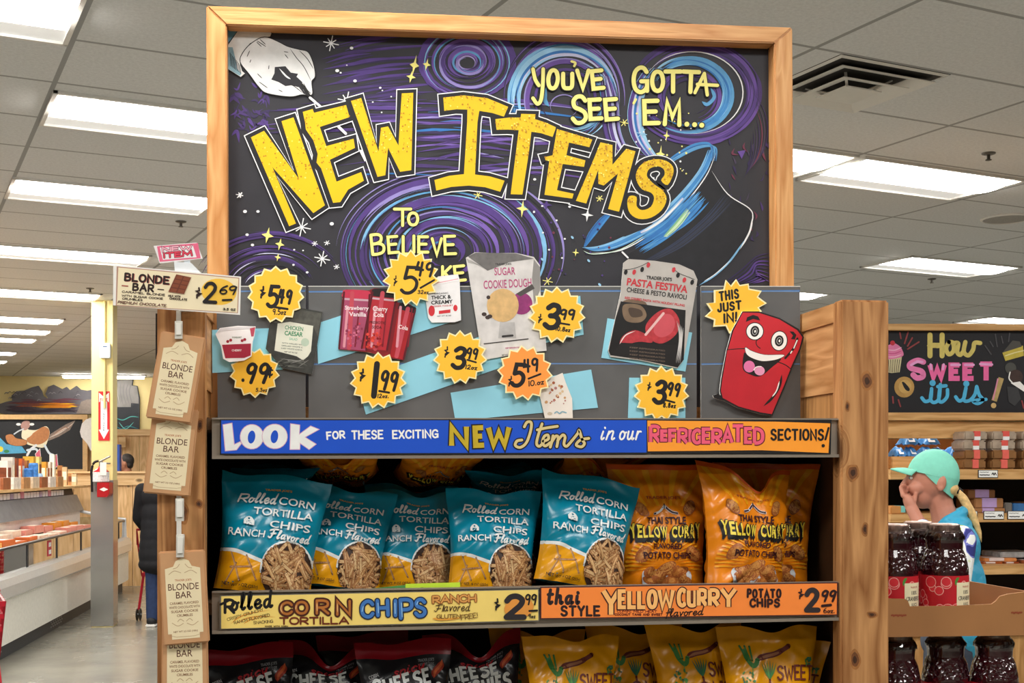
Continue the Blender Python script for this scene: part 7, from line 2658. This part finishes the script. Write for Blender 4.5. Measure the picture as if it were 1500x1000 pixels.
def tray(ytop, ybot, lab, high=True):
    A, B = pt(1285, ybot, 2.6), pt(1522, ybot - 3, 2.6)
    z0 = A.z
    t = thing('cardboard_tray', lab, 'tray', ((A.x + B.x) / 2, 2.8, z0), group='cardboard trays of jars')
    dy = ytop - 886
    q = [(1285, 876 + dy), (1326, 877 + dy), (1330, 880 + dy), (1333, 888 + dy), (1400, 887 + dy), (1453, 884.5 + dy), (1459, 880 + dy), (1465, 873 + dy), (1478, 869.5 + dy), (1522, 864 + dy), (1522, ybot - 3), (1285, ybot)]
    m = MB().slab(q, 2.6, .005, CARD)
    ar = Art(-1)
    for xx, yy, n_ in ((1306, ytop + 15, 7), (1482, ytop + 11, 5)):
        for i_ in range(n_):
            ar.line([(xx + i_ * 3.1, yy + (i_ % 2)), (xx + 2 + i_ * 3.1, yy - .4)], 2.6, M('8a4226', .6))
    m.art(ar, flat(2.6))
    m.build('front_wall', t)
    zt = pt(1400, ytop - 16, 2.6).z
    MB().box((A.x, 2.605, z0), (A.x + .005, 3.0, zt), CARD_IN).build('side_wall', t)
    MB().box((B.x - .005, 2.605, z0), (B.x, 3.0, zt), CARD_IN).build('side_wall', t)
    MB().box((A.x, 2.995, z0), (B.x, 3.0, zt), CARD_IN).build('back_wall', t)
    MB().box((A.x + .005, 2.605, z0), (B.x - .005, 2.995, z0 + .004), CARD_IN).build('floor', t)
    return z0 + .0045


def juice_material():
    m = bpy.data.materials.new('cranberry_juice')
    m.use_nodes = True
    nt = m.node_tree
    b = nt.nodes['Principled BSDF']
    b.inputs['Base Color'].default_value = lin('2e0710')
    b.inputs['Roughness'].default_value = .06
    b.inputs['Specular IOR Level'].default_value = .8
    b.inputs['Coat Weight'].default_value = .6
    b.inputs['Coat Roughness'].default_value = .04
    tc = nt.nodes.new('ShaderNodeTexCoord')
    v = nt.nodes.new('ShaderNodeTexVoronoi')
    v.inputs['Scale'].default_value = 95
    nt.links.new(tc.outputs['Object'], v.inputs['Vector'])
    sx = nt.nodes.new('ShaderNodeSeparateXYZ')
    nt.links.new(tc.outputs['Object'], sx.inputs[0])
    mr = nt.nodes.new('ShaderNodeMapRange')           # knobbly glass only on the shoulder
    mr.inputs['From Min'].default_value = .128
    mr.inputs['From Max'].default_value = .140
    nt.links.new(sx.outputs[2], mr.inputs['Value'])
    mr2 = nt.nodes.new('ShaderNodeMapRange')
    mr2.inputs['From Min'].default_value = .186
    mr2.inputs['From Max'].default_value = .180
    nt.links.new(sx.outputs[2], mr2.inputs['Value'])
    mu = nt.nodes.new('ShaderNodeMath')
    mu.operation = 'MULTIPLY'
    nt.links.new(mr.outputs[0], mu.inputs[0])
    nt.links.new(mr2.outputs[0], mu.inputs[1])
    bp = nt.nodes.new('ShaderNodeBump')
    bp.inputs['Distance'].default_value = .006
    nt.links.new(mu.outputs[0], bp.inputs['Strength'])
    nt.links.new(v.outputs['Distance'], bp.inputs['Height'])
    nt.links.new(bp.outputs['Normal'], b.inputs['Normal'])
    return m


JUICE = juice_material()
CELLO = glassy('shrink_wrap', (.95, .95, .95), .45)


def make_jar():
    t = thing('juice_jar', 'x', 'jar')
    K = 1 / 672.
    H = [(0, 0), (33, 0), (35, 3), (35, 84), (35, 92), (31, 112), (26.5, 122), (27, 132), (28.5, 140), (25, 146), (20, 149)]
    MB().lathe((0, 0, 0), [(r * K, h * K) for r, h in H], JUICE, 32).build('glass_body', t, smooth=True, local=True)
    MB().lathe((0, 0, 0), [(20.5 * K, 147 * K), (21 * K, 148 * K), (21 * K, 158 * K), (19.5 * K, 160 * K), (0, 160 * K)], M('c4a89c', .35, .5, vary=.1, scale=80), 28).build('lid', t, local=True)
    m = MB()
    rings = [(29 * K, 136 * K), (29.4 * K, 142 * K), (26.5 * K, 147 * K), (22.5 * K, 151 * K), (22 * K, 159 * K)]
    rr = random.Random(2)
    vs, fs = [], []
    for j, (r, z) in enumerate(rings):
        for i in range(40):
            q = 2 * math.pi * i / 40
            k = 1 + .03 * math.sin(q * 9 + j * 2) + rr.uniform(-.015, .025)
            vs.append((r * k * math.cos(q), r * k * math.sin(q), z + rr.uniform(-.0008, .0008)))
    for j in range(len(rings) - 1):
        for i in range(40):
            fs.append((j * 40 + i, j * 40 + (i + 1) % 40, (j + 1) * 40 + (i + 1) % 40, (j + 1) * 40 + i))
    m.add(vs, fs, CELLO)
    m.build('shrink_band', t, local=True)
    R = 35.3 * K
    ar = Art(1)
    RD, RD2, PKR = M('c01f2a', .45), M('d8313a', .45), M('f0a9a0', .45)
    ar.poly([(-2.9 * R, 12 * K), (2.9 * R, 12 * K), (2.9 * R, 84 * K), (-2.9 * R, 84 * K)], RD)
    r = random.Random(4)
    for i in range(44):
        x, y, s = r.uniform(-2.7, 2.7) * R, r.uniform(20, 76) * K, r.uniform(5, 9) * K
        ar.disc(x, y, s, RD2)
        ar.arc(x, y, s, s, 0, 360, 1.1 * K, PKR, n=20)
    ar.curve([(-4 * K, 70 * K), (-2 * K, 78 * K), (2 * K, 82 * K)], 4 * K, M('4f8a3a', .5), taper=.3)
    ar.poly([(-2 * K, 14 * K), (34 * K, 14 * K), (34 * K, 74 * K), (-2 * K, 74 * K)], M('e8ddb8', .5))
    INK3 = M('3a3a3a', .5)
    ar.text("TRADER JOE'S", 16 * K, 66.5 * K, 2.6 * K, M('a83a2a', .5), fit=16 * K, center=True)
    ar.text('100%', 16 * K, 57 * K, 5.4 * K, INK3, fit=12 * K, center=True, bold=.02)
    ar.text('CRANBERRY', 16 * K, 48 * K, 6 * K, INK3, fit=31 * K, center=True, bold=.03)
    ar.text('JUICE', 16 * K, 40 * K, 4.4 * K, INK3, fit=13 * K, center=True)
    wrap = lambda x, y, off: Vector(((R + off) * math.sin(x / R), -(R + off) * math.cos(x / R), y))
    MB().art(ar, wrap, step=6e-6, base=2e-4, maxlen=.008).build('label', t, local=True)
    return t


zt1 = tray(886, 933, 'open cardboard tray holding the upper juice jars beside the right post')
jar = make_jar()
jn = 0


def put_jar(px, Y, z, rz, lab):
    global jn
    o = jar if jn == 0 else dup(jar)
    jn += 1
    o.location = (pt(px, 800, Y).x, Y, z)
    o.rotation_euler = (0, 0, math.radians(rz))
    tag(o, lab, 'jar', 'cranberry juice jars in the trays')


put_jar(1383, JY, zt1, 6, 'juice jar with its cream label in view, front right in the upper tray')
put_jar(1309, JY, zt1, 4, 'juice jar half hidden by the right post, front left in the upper tray')
put_jar(1345, JY + .125, zt1, 60, 'juice jar behind the two front jars in the upper tray, on the right')
put_jar(1281, JY + .125, zt1, -40, 'juice jar behind the front jars in the upper tray, by the post')
zt2 = zt1 - .0045 - .2475
yb2 = 690 + (EYE - zt2) / 2.6 * 1850 * ray(1400, 690).y
zf2 = tray(yb2 - 36, yb2 + .0, 'lower cardboard tray of jars, mostly below the frame')
for i, px in enumerate((1313, 1385, 1456)):
    put_jar(px, JY + (.0, .02, .0)[i], zf2, 120 + i * 50, ('left', 'middle', 'right')[i] + ' juice jar in the lower tray, under the cardboard edge')
A, B = pt(1287, 933, 2.6), pt(1520, 933, 2.6)
t = thing('display_crate', 'wooden crate under the stacked jar trays', 'crate', ((A.x + B.x) / 2, 2.8, 0))
for k in range(5):
    MB().box((A.x, 2.6, .02 + k * .17), (B.x, 2.62, .17 + k * .17), PK_X).build('slat', t)
MB().box((A.x, 2.62, 0), (B.x, 3.0, zt2 - .001), M('8a6238', .6)).build('box', t)


# ------------------------------------------------------------------ people
def blob(name, shapes, voxel, mats, parent, pick=None, smooth=4, factor=.5):
    """melt rounded shapes into one continuous surface"""
    m = MB()
    dm = M('808080')
    for s in shapes:
        if s[0] == 'e':
            c, r = Vector(s[1]), s[2]
            rot = Matrix.Rotation(s[3], 3, 'Y') if len(s) > 3 else Matrix.Identity(3)
            k = len(m.v)
            m.ellipsoid((0, 0, 0), r, dm, 20, 14)
            for i in range(k, len(m.v)):
                m.v[i] = rot @ m.v[i] + c
        else:
            ch = s[1]
            for (p, r), (q, r2) in zip(ch, ch[1:]):
                m.tube([p, q], [r, r2], dm, 12)
            for p, r in ch:
                m.ellipsoid(p, (r, r, r), dm, 12, 8)
    me = bpy.data.meshes.new('tmp')
    me.from_pydata(m.v, [], m.f)
    bm = bmesh.new()
    bm.from_mesh(me)
    bmesh.ops.remove_doubles(bm, verts=bm.verts, dist=1e-6)
    bmesh.ops.recalc_face_normals(bm, faces=bm.faces)
    bm.to_mesh(me)
    bm.free()
    o = bpy.data.objects.new('tmp', me)
    COL.objects.link(o)
    r = o.modifiers.new('r', 'REMESH')
    r.mode = 'VOXEL'
    r.voxel_size = voxel
    s = o.modifiers.new('s', 'SMOOTH')
    s.iterations, s.factor = smooth, factor
    dg = bpy.context.evaluated_depsgraph_get()
    dg.update()
    new = bpy.data.meshes.new_from_object(o.evaluated_get(dg))
    new.name = name
    bpy.data.objects.remove(o)
    bpy.data.meshes.remove(me)
    new.materials.clear()
    for x in mats:
        new.materials.append(x)
    new.polygons.foreach_set('use_smooth', [True] * len(new.polygons))
    if pick:
        for p in new.polygons:
            p.material_index = pick(p.center)
    o = bpy.data.objects.new(name, new)
    COL.objects.link(o)
    o.parent = parent
    return o


def fingers(base, along, side, curl, ln=.075, r=.0085):
    """four fingers from the knuckle line: base point, pointing direction, knuckle direction, curl direction"""
    along, side, curl = Vector(along).normalized(), Vector(side).normalized(), Vector(curl).normalized()
    out = []
    for k, f in enumerate((.92, 1.05, 1.0, .8)):
        b = Vector(base) + side * ((k - 1.5) * .0205)
        L = ln * f
        p1 = b + along * L * .45
        p2 = p1 + (along * .6 + curl * .8).normalized() * L * .33
        p3 = p2 + (along * .05 + curl).normalized() * L * .26
        out.append(('c', [(b - along * .02, r * 1.15), (b, r * 1.1), (p1, r), (p2, r * .92), (p3, r * .8)]))
    return out


SKIN = M('b97c66', .5, vary=.06, scale=20)
SKIN2 = M('c08468', .5, vary=.08, scale=20)


def pattern_cloth():
    m = bpy.data.materials.new('patterned_sleeve')
    m.use_nodes = True
    nt = m.node_tree
    b = nt.nodes['Principled BSDF']
    b.inputs['Roughness'].default_value = .8
    tc = nt.nodes.new('ShaderNodeTexCoord')
    n = nt.nodes.new('ShaderNodeTexNoise')
    n.inputs['Scale'].default_value = 11
    n.inputs['Detail'].default_value = 1.5
    n.inputs['Distortion'].default_value = 1.2
    nt.links.new(tc.outputs['Object'], n.inputs['Vector'])
    r = nt.nodes.new('ShaderNodeValToRGB')
    r.color_ramp.interpolation = 'CONSTANT'
    cr = r.color_ramp
    cr.elements[0].position, cr.elements[0].color = 0, lin('2a2f7c')
    cr.elements[1].position, cr.elements[1].color = .36, lin('6f74c4')
    for p, c in ((.41, 'eef0ee'), (.57, 'dfe8c0'), (.60, 'b4cf4a'), (.66, 'eef0ee')):
        e = cr.elements.new(p)
        e.color = lin(c)
    nt.links.new(n.outputs['Fac'], r.inputs['Fac'])
    nt.links.new(r.outputs['Color'], b.inputs['Base Color'])
    return m


def quilt(col):
    m = bpy.data.materials.new('quilted_vest')
    m.use_nodes = True
    nt = m.node_tree
    b = nt.nodes['Principled BSDF']
    b.inputs['Base Color'].default_value = lin(col)
    b.inputs['Roughness'].default_value = .55
    tc = nt.nodes.new('ShaderNodeTexCoord')
    mp = nt.nodes.new('ShaderNodeMapping')
    mp.inputs['Rotation'].default_value = (0, .78, 0)
    nt.links.new(tc.outputs['Object'], mp.inputs['Vector'])
    v = nt.nodes.new('ShaderNodeTexVoronoi')
    v.distance = 'CHEBYCHEV'
    v.inputs['Scale'].default_value = 17
    v.inputs['Randomness'].default_value = .25
    nt.links.new(mp.outputs['Vector'], v.inputs['Vector'])
    bp = nt.nodes.new('ShaderNodeBump')
    bp.invert = True
    bp.inputs['Strength'].default_value = .7
    bp.inputs['Distance'].default_value = .012
    nt.links.new(v.outputs['Distance'], bp.inputs['Height'])
    nt.links.new(bp.outputs['Normal'], b.inputs['Normal'])
    return m


WP = pt(1375, 690, 5.0)
woman = thing('person', 'person in a mint cap and blue quilted vest, hand at the mouth, by the rack', 'person', (WP.x, 5.0, 0), math.radians(-24))
hand = [('e', (-.118, -.088, 1.415), (.022, .03, .042), -.3), ('c', [((-.085, -.13, 1.345), .027), ((-.108, -.10, 1.39), .026), ((-.125, -.075, 1.43), .022)])]
hand += fingers((-.135, -.062, 1.447), (-.12, .35, .5), (-.35, -.55, .42), (.75, .65, -.15), .07)
hand.append(('c', [((-.112, -.10, 1.40), .013), ((-.098, -.078, 1.435), .011), ((-.093, -.062, 1.455), .0095)]))
hand2 = [('e', (-.185, .15, .985), (.045, .035, .018)), ('c', [((-.13, .165, .99), .026), ((-.17, .155, .987), .022)])]
hand2 += fingers((-.225, .145, .985), (-1, -.1, -.1), (0, 1, 0), (0, 0, -1), .07)
hand2.append(('c', [((-.165, .12, .985), .012), ((-.19, .10, .978), .0105), ((-.21, .095, .965), .009)]))
body = [('e', (-.03, 0, 1.525), (.094, .073, .108)), ('e', (-.062, 0, 1.452), (.062, .056, .06)), ('e', (-.106, 0, 1.414), (.024, .024, .02)), ('e', (-.1, 0, 1.55), (.03, .055, .022)),
        ('c', [((-.118, 0, 1.53), .010), ((-.135, 0, 1.505), .012), ((-.142, 0, 1.49), .0145)]), ('e', (-.088, -.04, 1.478), (.034, .03, .03)), ('e', (-.088, .04, 1.478), (.034, .03, .03)),
        ('e', (-.123, 0, 1.459), (.012, .024, .007)), ('e', (-.121, 0, 1.446), (.012, .02, .007)), ('e', (.008, -.076, 1.5), (.02, .011, .034), .2), ('e', (.008, .076, 1.5), (.02, .011, .034), .2), ('e', (.005, -.082, 1.478), (.011, .008, .012)),
        ('c', [((.0, 0, 1.46), .05), ((.012, 0, 1.40), .05), ((.035, 0, 1.32), .06)]),
        ('e', (.05, 0, 1.24), (.095, .165, .12)), ('e', (.045, 0, 1.08), (.10, .15, .17)), ('e', (.045, 0, .9), (.11, .16, .14)),
        ('c', [((.07, -.165, 1.27), .05), ((.045, -.235, 1.03), .04), ((-.085, -.13, 1.345), .027)]), ('c', [((.07, .165, 1.27), .05), ((.03, .23, 1.03), .04), ((-.13, .165, .99), .026)]),
        ('c', [((.04, -.085, .84), .085), ((.0, -.085, .46), .058), ((.03, -.085, .09), .04), ((-.09, -.085, .035), .03)]), ('c', [((.04, .085, .84), .085), ((.0, .085, .46), .058), ((.03, .085, .09), .04), ((-.09, .085, .035), .03)])]
blob('body', body + hand + hand2, .0048, [SKIN], woman, smooth=3)
# eyes and brows
for s in (-1, 1):
    e = MB().ellipsoid((-.108, s * .032, 1.522), (.010, .012, .009), M('d8cfc8', .3), 12, 8)
    e.ellipsoid((-.1175, s * .032, 1.522), (.004, .006, .006), M('4a5a5e', .3), 10, 6)
    e.build('eye', woman, local=True, smooth=True)
HAIR = M('d9b478', .6, vary=.25, scale=60)
blob('hair', [('e', (.01, 0, 1.54), (.075, .073, .075)), ('e', (.04, 0, 1.478), (.04, .055, .035)), ('c', [((.072, 0, 1.468), .014), ((.098, -.004, 1.435), .019), ((.132, -.004, 1.37), .019), ((.158, 0, 1.30), .012), ((.17, 0, 1.255), .004)])], .006, [HAIR], woman, smooth=2)
MB().tube([(.07, -.022, 1.462), (.078, 0, 1.478), (.092, .02, 1.466)], .008, INK, 8).build('hair_tie', woman, local=True)
MINT = M('7fd0ba', .75, vary=.05, scale=40, bump=.1)
cap = MB()
vs, fs = [], []
nu, nv = 36, 12
ct, st_ = math.cos(.22), math.sin(.22)


def cap_pt(x, y, z):
    return (-.022 + x * ct + z * st_ * .0 + z * .22, y, 1.532 + z * ct - x * -.0 - x * .22)


for j in range(nv + 1):
    th = math.pi / 2 * j / nv
    for i in range(nu):
        ph = 2 * math.pi * i / nu
        seam = 1 - .012 * abs(math.cos(ph * 3)) ** 12
        vs.append(cap_pt(.107 * math.cos(th) * math.cos(ph) * seam, .085 * math.cos(th) * math.sin(ph) * seam, .112 * math.sin(th)))
for j in range(nv):
    for i in range(nu):
        k = (i + 1) % nu
        fs.append((j * nu + i, j * nu + k, (j + 1) * nu + k, (j + 1) * nu + i))
cap.add(vs, fs, MINT)
o = cap.build('cap', woman, local=True, smooth=True)
# the back half of the sweatband dips lower behind the ear
bk = MB()
vs, fs = [], []
for i in range(25):
    ph = -math.pi * .62 + 2 * math.pi * .62 * i / 24
    dip = .078 * math.cos(ph * .8)
    vs += [cap_pt(.107 * math.cos(ph), .085 * math.sin(ph), .006), cap_pt(.098 * math.cos(ph), .08 * math.sin(ph), -dip)]
fs = [(2 * i, 2 * i + 1, 2 * i + 3, 2 * i + 2) for i in range(24)]
bk.add(vs, fs, MINT)
bk.build('back_panel', o, local=True, smooth=True)
br = MB()
vs, fs = [], []
nb, nr = 20, 6
for j in range(nr + 1):
    for i in range(nb + 1):
        a_ = math.pi * (.72 + .56 * i / nb)
        u = j / nr
        x, y = .105 * math.cos(a_), .084 * math.sin(a_)
        out = u * .068 * math.cos((i / nb - .5) * 2.6)
        vs.append(cap_pt(x - out, y * (1 + .02 * u), .004 - .006 * u - .40 * y * y * 12 * u * .35 - .012 * u * u))
for j in range(nr):
    for i in range(nb):
        k = j * (nb + 1) + i
        fs.append((k, k + 1, k + nb + 2, k + nb + 1))
br.add(vs, fs, MINT)
ob = br.build('brim', o, local=True, smooth=True)
sm = ob.modifiers.new('thickness', 'SOLIDIFY')
sm.thickness = .005
VEST = quilt('2f9fc4')
blob('vest', [('e', (.055, 0, 1.23), (.112, .178, .125)), ('e', (.062, 0, 1.06), (.128, .172, .19)), ('e', (.07, 0, .90), (.14, .182, .16)), ('e', (.06, -.0, 1.325), (.075, .105, .05)),
              ('c', [((.085, -.045, 1.375), .022), ((.1, 0, 1.385), .022), ((.085, .045, 1.375), .022)]), ('c', [((.085, -.045, 1.375), .022), ((.03, -.075, 1.345), .022), ((-.025, -.055, 1.29), .02)]), ('c', [((.085, .045, 1.375), .022), ((.03, .075, 1.345), .022), ((-.025, .055, 1.29), .02)])], .0065, [VEST], woman, smooth=2)
SLEEVE = pattern_cloth()
blob('sleeve', [('c', [((.075, -.175, 1.27), .064), ((.047, -.24, 1.025), .054), ((-.066, -.148, 1.305), .043), ((-.07, -.144, 1.315), .041)])], .006, [SLEEVE], woman, smooth=3)
blob('sleeve', [('c', [((.075, .175, 1.27), .064), ((.03, .235, 1.025), .053), ((-.10, .175, .993), .04)])], .006, [SLEEVE], woman, smooth=3)
blob('trousers', [('e', (.045, 0, .84), (.12, .172, .1)), ('c', [((.04, -.085, .82), .098), ((.0, -.085, .46), .072), ((.03, -.085, .1), .056)]), ('c', [((.04, .085, .82), .098), ((.0, .085, .46), .072), ((.03, .085, .1), .056)])], .009, [M('3a4250', .8)], woman, smooth=2)
for s in (-1, 1):
    blob('shoe', [('c', [((.04, s * .085, .05), .05), ((-.06, s * .085, .042), .046), ((-.115, s * .085, .036), .034)]), ('e', (-.03, s * .085, .014), (.12, .045, .014))], .006, [M('d9d9d6', .6)], woman, smooth=2)

# shopper in a black coat beyond the left post
DP = pt(237, 915, 13.0)
man = thing('person', 'person in a long black coat and jeans with a red cart, beyond the post', 'person', (DP.x, 13.0, 0), math.radians(172))
bs = [('e', (0, 0, 1.60), (.078, .095, .118)), ('e', (0, -.04, 1.54), (.06, .07, .06)), ('c', [((0, 0, 1.52), .055), ((0, .01, 1.40), .065)]), ('e', (0, 0, 1.28), (.19, .11, .16)), ('e', (0, 0, 1.05), (.16, .1, .2)),
      ('c', [((-.19, 0, 1.36), .055), ((-.235, -.03, 1.08), .043), ((-.2, -.22, .93), .03)]), ('c', [((.19, 0, 1.36), .055), ((.235, -.03, 1.08), .043), ((.2, -.22, .93), .03)]), ('e', (-.2, -.27, .92), (.04, .05, .022)), ('e', (.2, -.27, .92), (.04, .05, .022)),
      ('e', (0, -.1, 1.585), (.016, .02, .03)), ('e', (-.08, 0, 1.6), (.012, .02, .032)), ('e', (.08, 0, 1.6), (.012, .02, .032)),
      ('c', [((-.09, 0, .9), .09), ((-.09, .0, .48), .06), ((-.09, .02, .09), .045), ((-.09, -.1, .035), .032)]), ('c', [((.09, 0, .9), .09), ((.09, .0, .48), .06), ((.09, .02, .09), .045), ((.09, -.1, .035), .032)])]
bs += fingers((-.2, -.31, .92), (0, -1, -.1), (1, 0, 0), (0, 0, -1), .07) + fingers((.2, -.31, .92), (0, -1, -.1), (1, 0, 0), (0, 0, -1), .07)
bs += [('c', [((-.165, -.25, .92), .012), ((-.15, -.28, .905), .01)]), ('c', [((.165, -.25, .92), .012), ((.15, -.28, .905), .01)])]
blob('body', bs, .008, [SKIN2], man, smooth=2)
blob('hair', [('e', (0, .015, 1.625), (.088, .098, .108)), ('e', (0, .05, 1.56), (.07, .06, .08))], .008, [M('2a211c', .6)], man, smooth=2)
COAT = M('15151a', .85, vary=.15, scale=30)
blob('coat', [('e', (0, 0, 1.30), (.215, .135, .16)), ('e', (0, 0, 1.12), (.205, .14, .2)), ('e', (0, 0, 1.0), (.21, .145, .2)), ('e', (0, 0, .9), (.218, .155, .22)), ('e', (0, 0, .8), (.226, .163, .2)), ('e', (0, 0, .72), (.232, .17, .2)), ('e', (0, .0, .62), (.235, .175, .11)),
              ('c', [((-.195, 0, 1.36), .075), ((-.242, -.03, 1.08), .062), ((-.205, -.18, .95), .05)]), ('c', [((.195, 0, 1.36), .075), ((.242, -.03, 1.08), .062), ((.205, -.18, .95), .05)]), ('c', [((-.07, 0, 1.44), .05), ((.07, 0, 1.44), .05)])], .009, [COAT], man, smooth=14)
blob('jeans', [('c', [((-.09, 0, .8), .1), ((-.09, 0, .48), .074), ((-.09, .02, .09), .06)]), ('c', [((.09, 0, .8), .1), ((.09, 0, .48), .074), ((.09, .02, .09), .06)])], .009, [M('28395e', .8, vary=.15)], man, smooth=2)
for s in (-1, 1):
    sh = blob('shoe', [('c', [((s * .09, .05, .055), .05), ((s * .09, -.08, .048), .044)]), ], .008, [M('1d1d20', .6)], man, smooth=2)
    MB().box((s * .09 - .05, -.14, 0), (s * .09 + .05, .10, .03), M('e6e4e0', .6)).build('sole', sh, local=True, bevel=.01)
# red cart
RC = M('b51a2c', .35)


def red_cart(name, loc, rz, lab):
    t = thing(name, lab, 'cart', loc, rz, 'red shopping carts')
    b = MB()
    w, d = .22, .34
    for k in range(5):
        z = .46 + k * .075
        s = .86 + k * .035
        for q in (((-w * s, -d * s, z), (w * s, -d * s, z + .03)), ((-w * s, d * s, z), (w * s, d * s, z + .03)), ((-w * s, -d * s, z), (-w * s + .012, d * s, z + .03)), ((w * s - .012, -d * s, z), (w * s, d * s, z + .03))):
            lo, hi = q
            b.box((lo[0], lo[1] - (.006 if lo[1] == hi[1] else 0), lo[2]), (hi[0], hi[1] + (.006 if lo[1] == hi[1] else 0), hi[2]), RC)
    for i in range(6):
        f = -1 + i * .4
        for s in (-1, 1):
            b.tube([(s * w * .86, d * .86 * f, .46), (s * w, d * f, .79)], .007, RC, 6)
            b.tube([(w * .86 * f, s * d * .86, .46), (w * f, s * d, .79)], .007, RC, 6)
    b.box((-w * .87, -d * .87, .45), (w * .87, d * .87, .462), RC)
    b.build('basket', t, local=True)
    MB().tube([(-w, d, .79), (-w * .9, d + .14, .95), (w * .9, d + .14, .95), (w, d, .79)], .013, RC, 8).build('handle', t, local=True)
    for sx_ in (-1, 1):
        for sy in (-1, 1):
            MB().tube([(sx_ * w * .8, sy * d * .8, .46), (sx_ * w * .95, sy * d, .11)], .014, RC, 8).build('leg', t, local=True)
            m = MB()
            for dx in (-.016, .016):
                m.tube([(sx_ * w * .95 + dx - .004, sy * d, .062), (sx_ * w * .95 + dx + .004, sy * d, .062)], .062, INK, 20)
            m.tube([(sx_ * w * .95 - .03, sy * d, .062), (sx_ * w * .95 + .03, sy * d, .062)], .012, M('8c8c8c', .4, .6), 8)
            m.build('wheel', t, local=True)
    return t


cp = ptz(228, 922, 0)
red_cart('shopping_cart', (cp.x - .05, 13.87, 0), math.radians(176), 'red cart with black wheels pushed by the shopper in the black coat')
q = ray(-55, 900)
k = 8.0 / q.y
red_cart('shopping_cart', (q.x * k, 8.0, 0), .3, 'red cart cut by the left edge in front of the freezer case')

# man behind the booth ledge
MP = pt(183, 690, 18.3)
cl = thing('person', 'dark-haired person in grey behind the service booth ledge', 'person', (MP.x, 18.3, 0))
bs = [('e', (0, 0, 1.665), (.1, .08, .12)), ('e', (-.055, 0, 1.60), (.06, .06, .06)), ('e', (-.11, 0, 1.65), (.022, .016, .028)), ('e', (-.095, 0, 1.565), (.025, .025, .02)), ('e', (.015, -.08, 1.655), (.02, .012, .034)), ('e', (.015, .08, 1.655), (.02, .012, .034)),
      ('c', [((.02, 0, 1.6), .058), ((.05, 0, 1.47), .065)]), ('e', (.06, 0, 1.32), (.12, .2, .17)), ('e', (.06, 0, 1.08), (.12, .17, .2)), ('c', [((.06, -.2, 1.4), .055), ((.02, -.25, 1.15), .045), ((-.2, -.18, 1.2), .032)]), ('c', [((.06, .2, 1.4), .055), ((.02, .25, 1.15), .045), ((-.2, .18, 1.2), .032)]), ('e', (-.25, -.16, 1.21), (.05, .04, .022)), ('e', (-.25, .16, 1.21), (.05, .04, .022)),
      ('c', [((.06, -.09, .92), .09), ((.06, -.09, .5), .06), ((.07, -.09, .08), .045), ((-.05, -.09, .035), .032)]), ('c', [((.06, .09, .92), .09), ((.06, .09, .5), .06), ((.07, .09, .08), .045), ((-.05, .09, .035), .032)])]
bs += fingers((-.29, -.16, 1.21), (-1, 0, -.1), (0, 1, 0), (0, 0, -1), .07) + fingers((-.29, .16, 1.21), (-1, 0, -.1), (0, 1, 0), (0, 0, -1), .07)
blob('body', bs, .009, [SKIN2], cl, smooth=2)
blob('hair', [('e', (.03, 0, 1.70), (.098, .086, .10)), ('e', (.06, 0, 1.64), (.055, .078, .06))], .008, [M('3a3634', .6, vary=.3, scale=60)], cl, smooth=2)
blob('jacket', [('e', (.06, 0, 1.32), (.14, .22, .18)), ('e', (.06, 0, 1.08), (.14, .19, .22)), ('e', (.06, 0, 1.45), (.09, .13, .06)), ('c', [((.06, -.2, 1.4), .075), ((.02, -.25, 1.15), .062), ((-.16, -.19, 1.19), .05)]), ('c', [((.06, .2, 1.4), .075), ((.02, .25, 1.15), .062), ((-.16, .19, 1.19), .05)])], .01, [M('4a4a50', .8)], cl, smooth=2)
blob('trousers', [('e', (.06, 0, .92), (.13, .18, .1)), ('c', [((.06, -.09, .9), .1), ((.06, -.09, .5), .075), ((.07, -.09, .1), .06)]), ('c', [((.06, .09, .9), .1), ((.06, .09, .5), .075), ((.07, .09, .1), .06)])], .01, [M('2c2c30', .8)], cl, smooth=2)
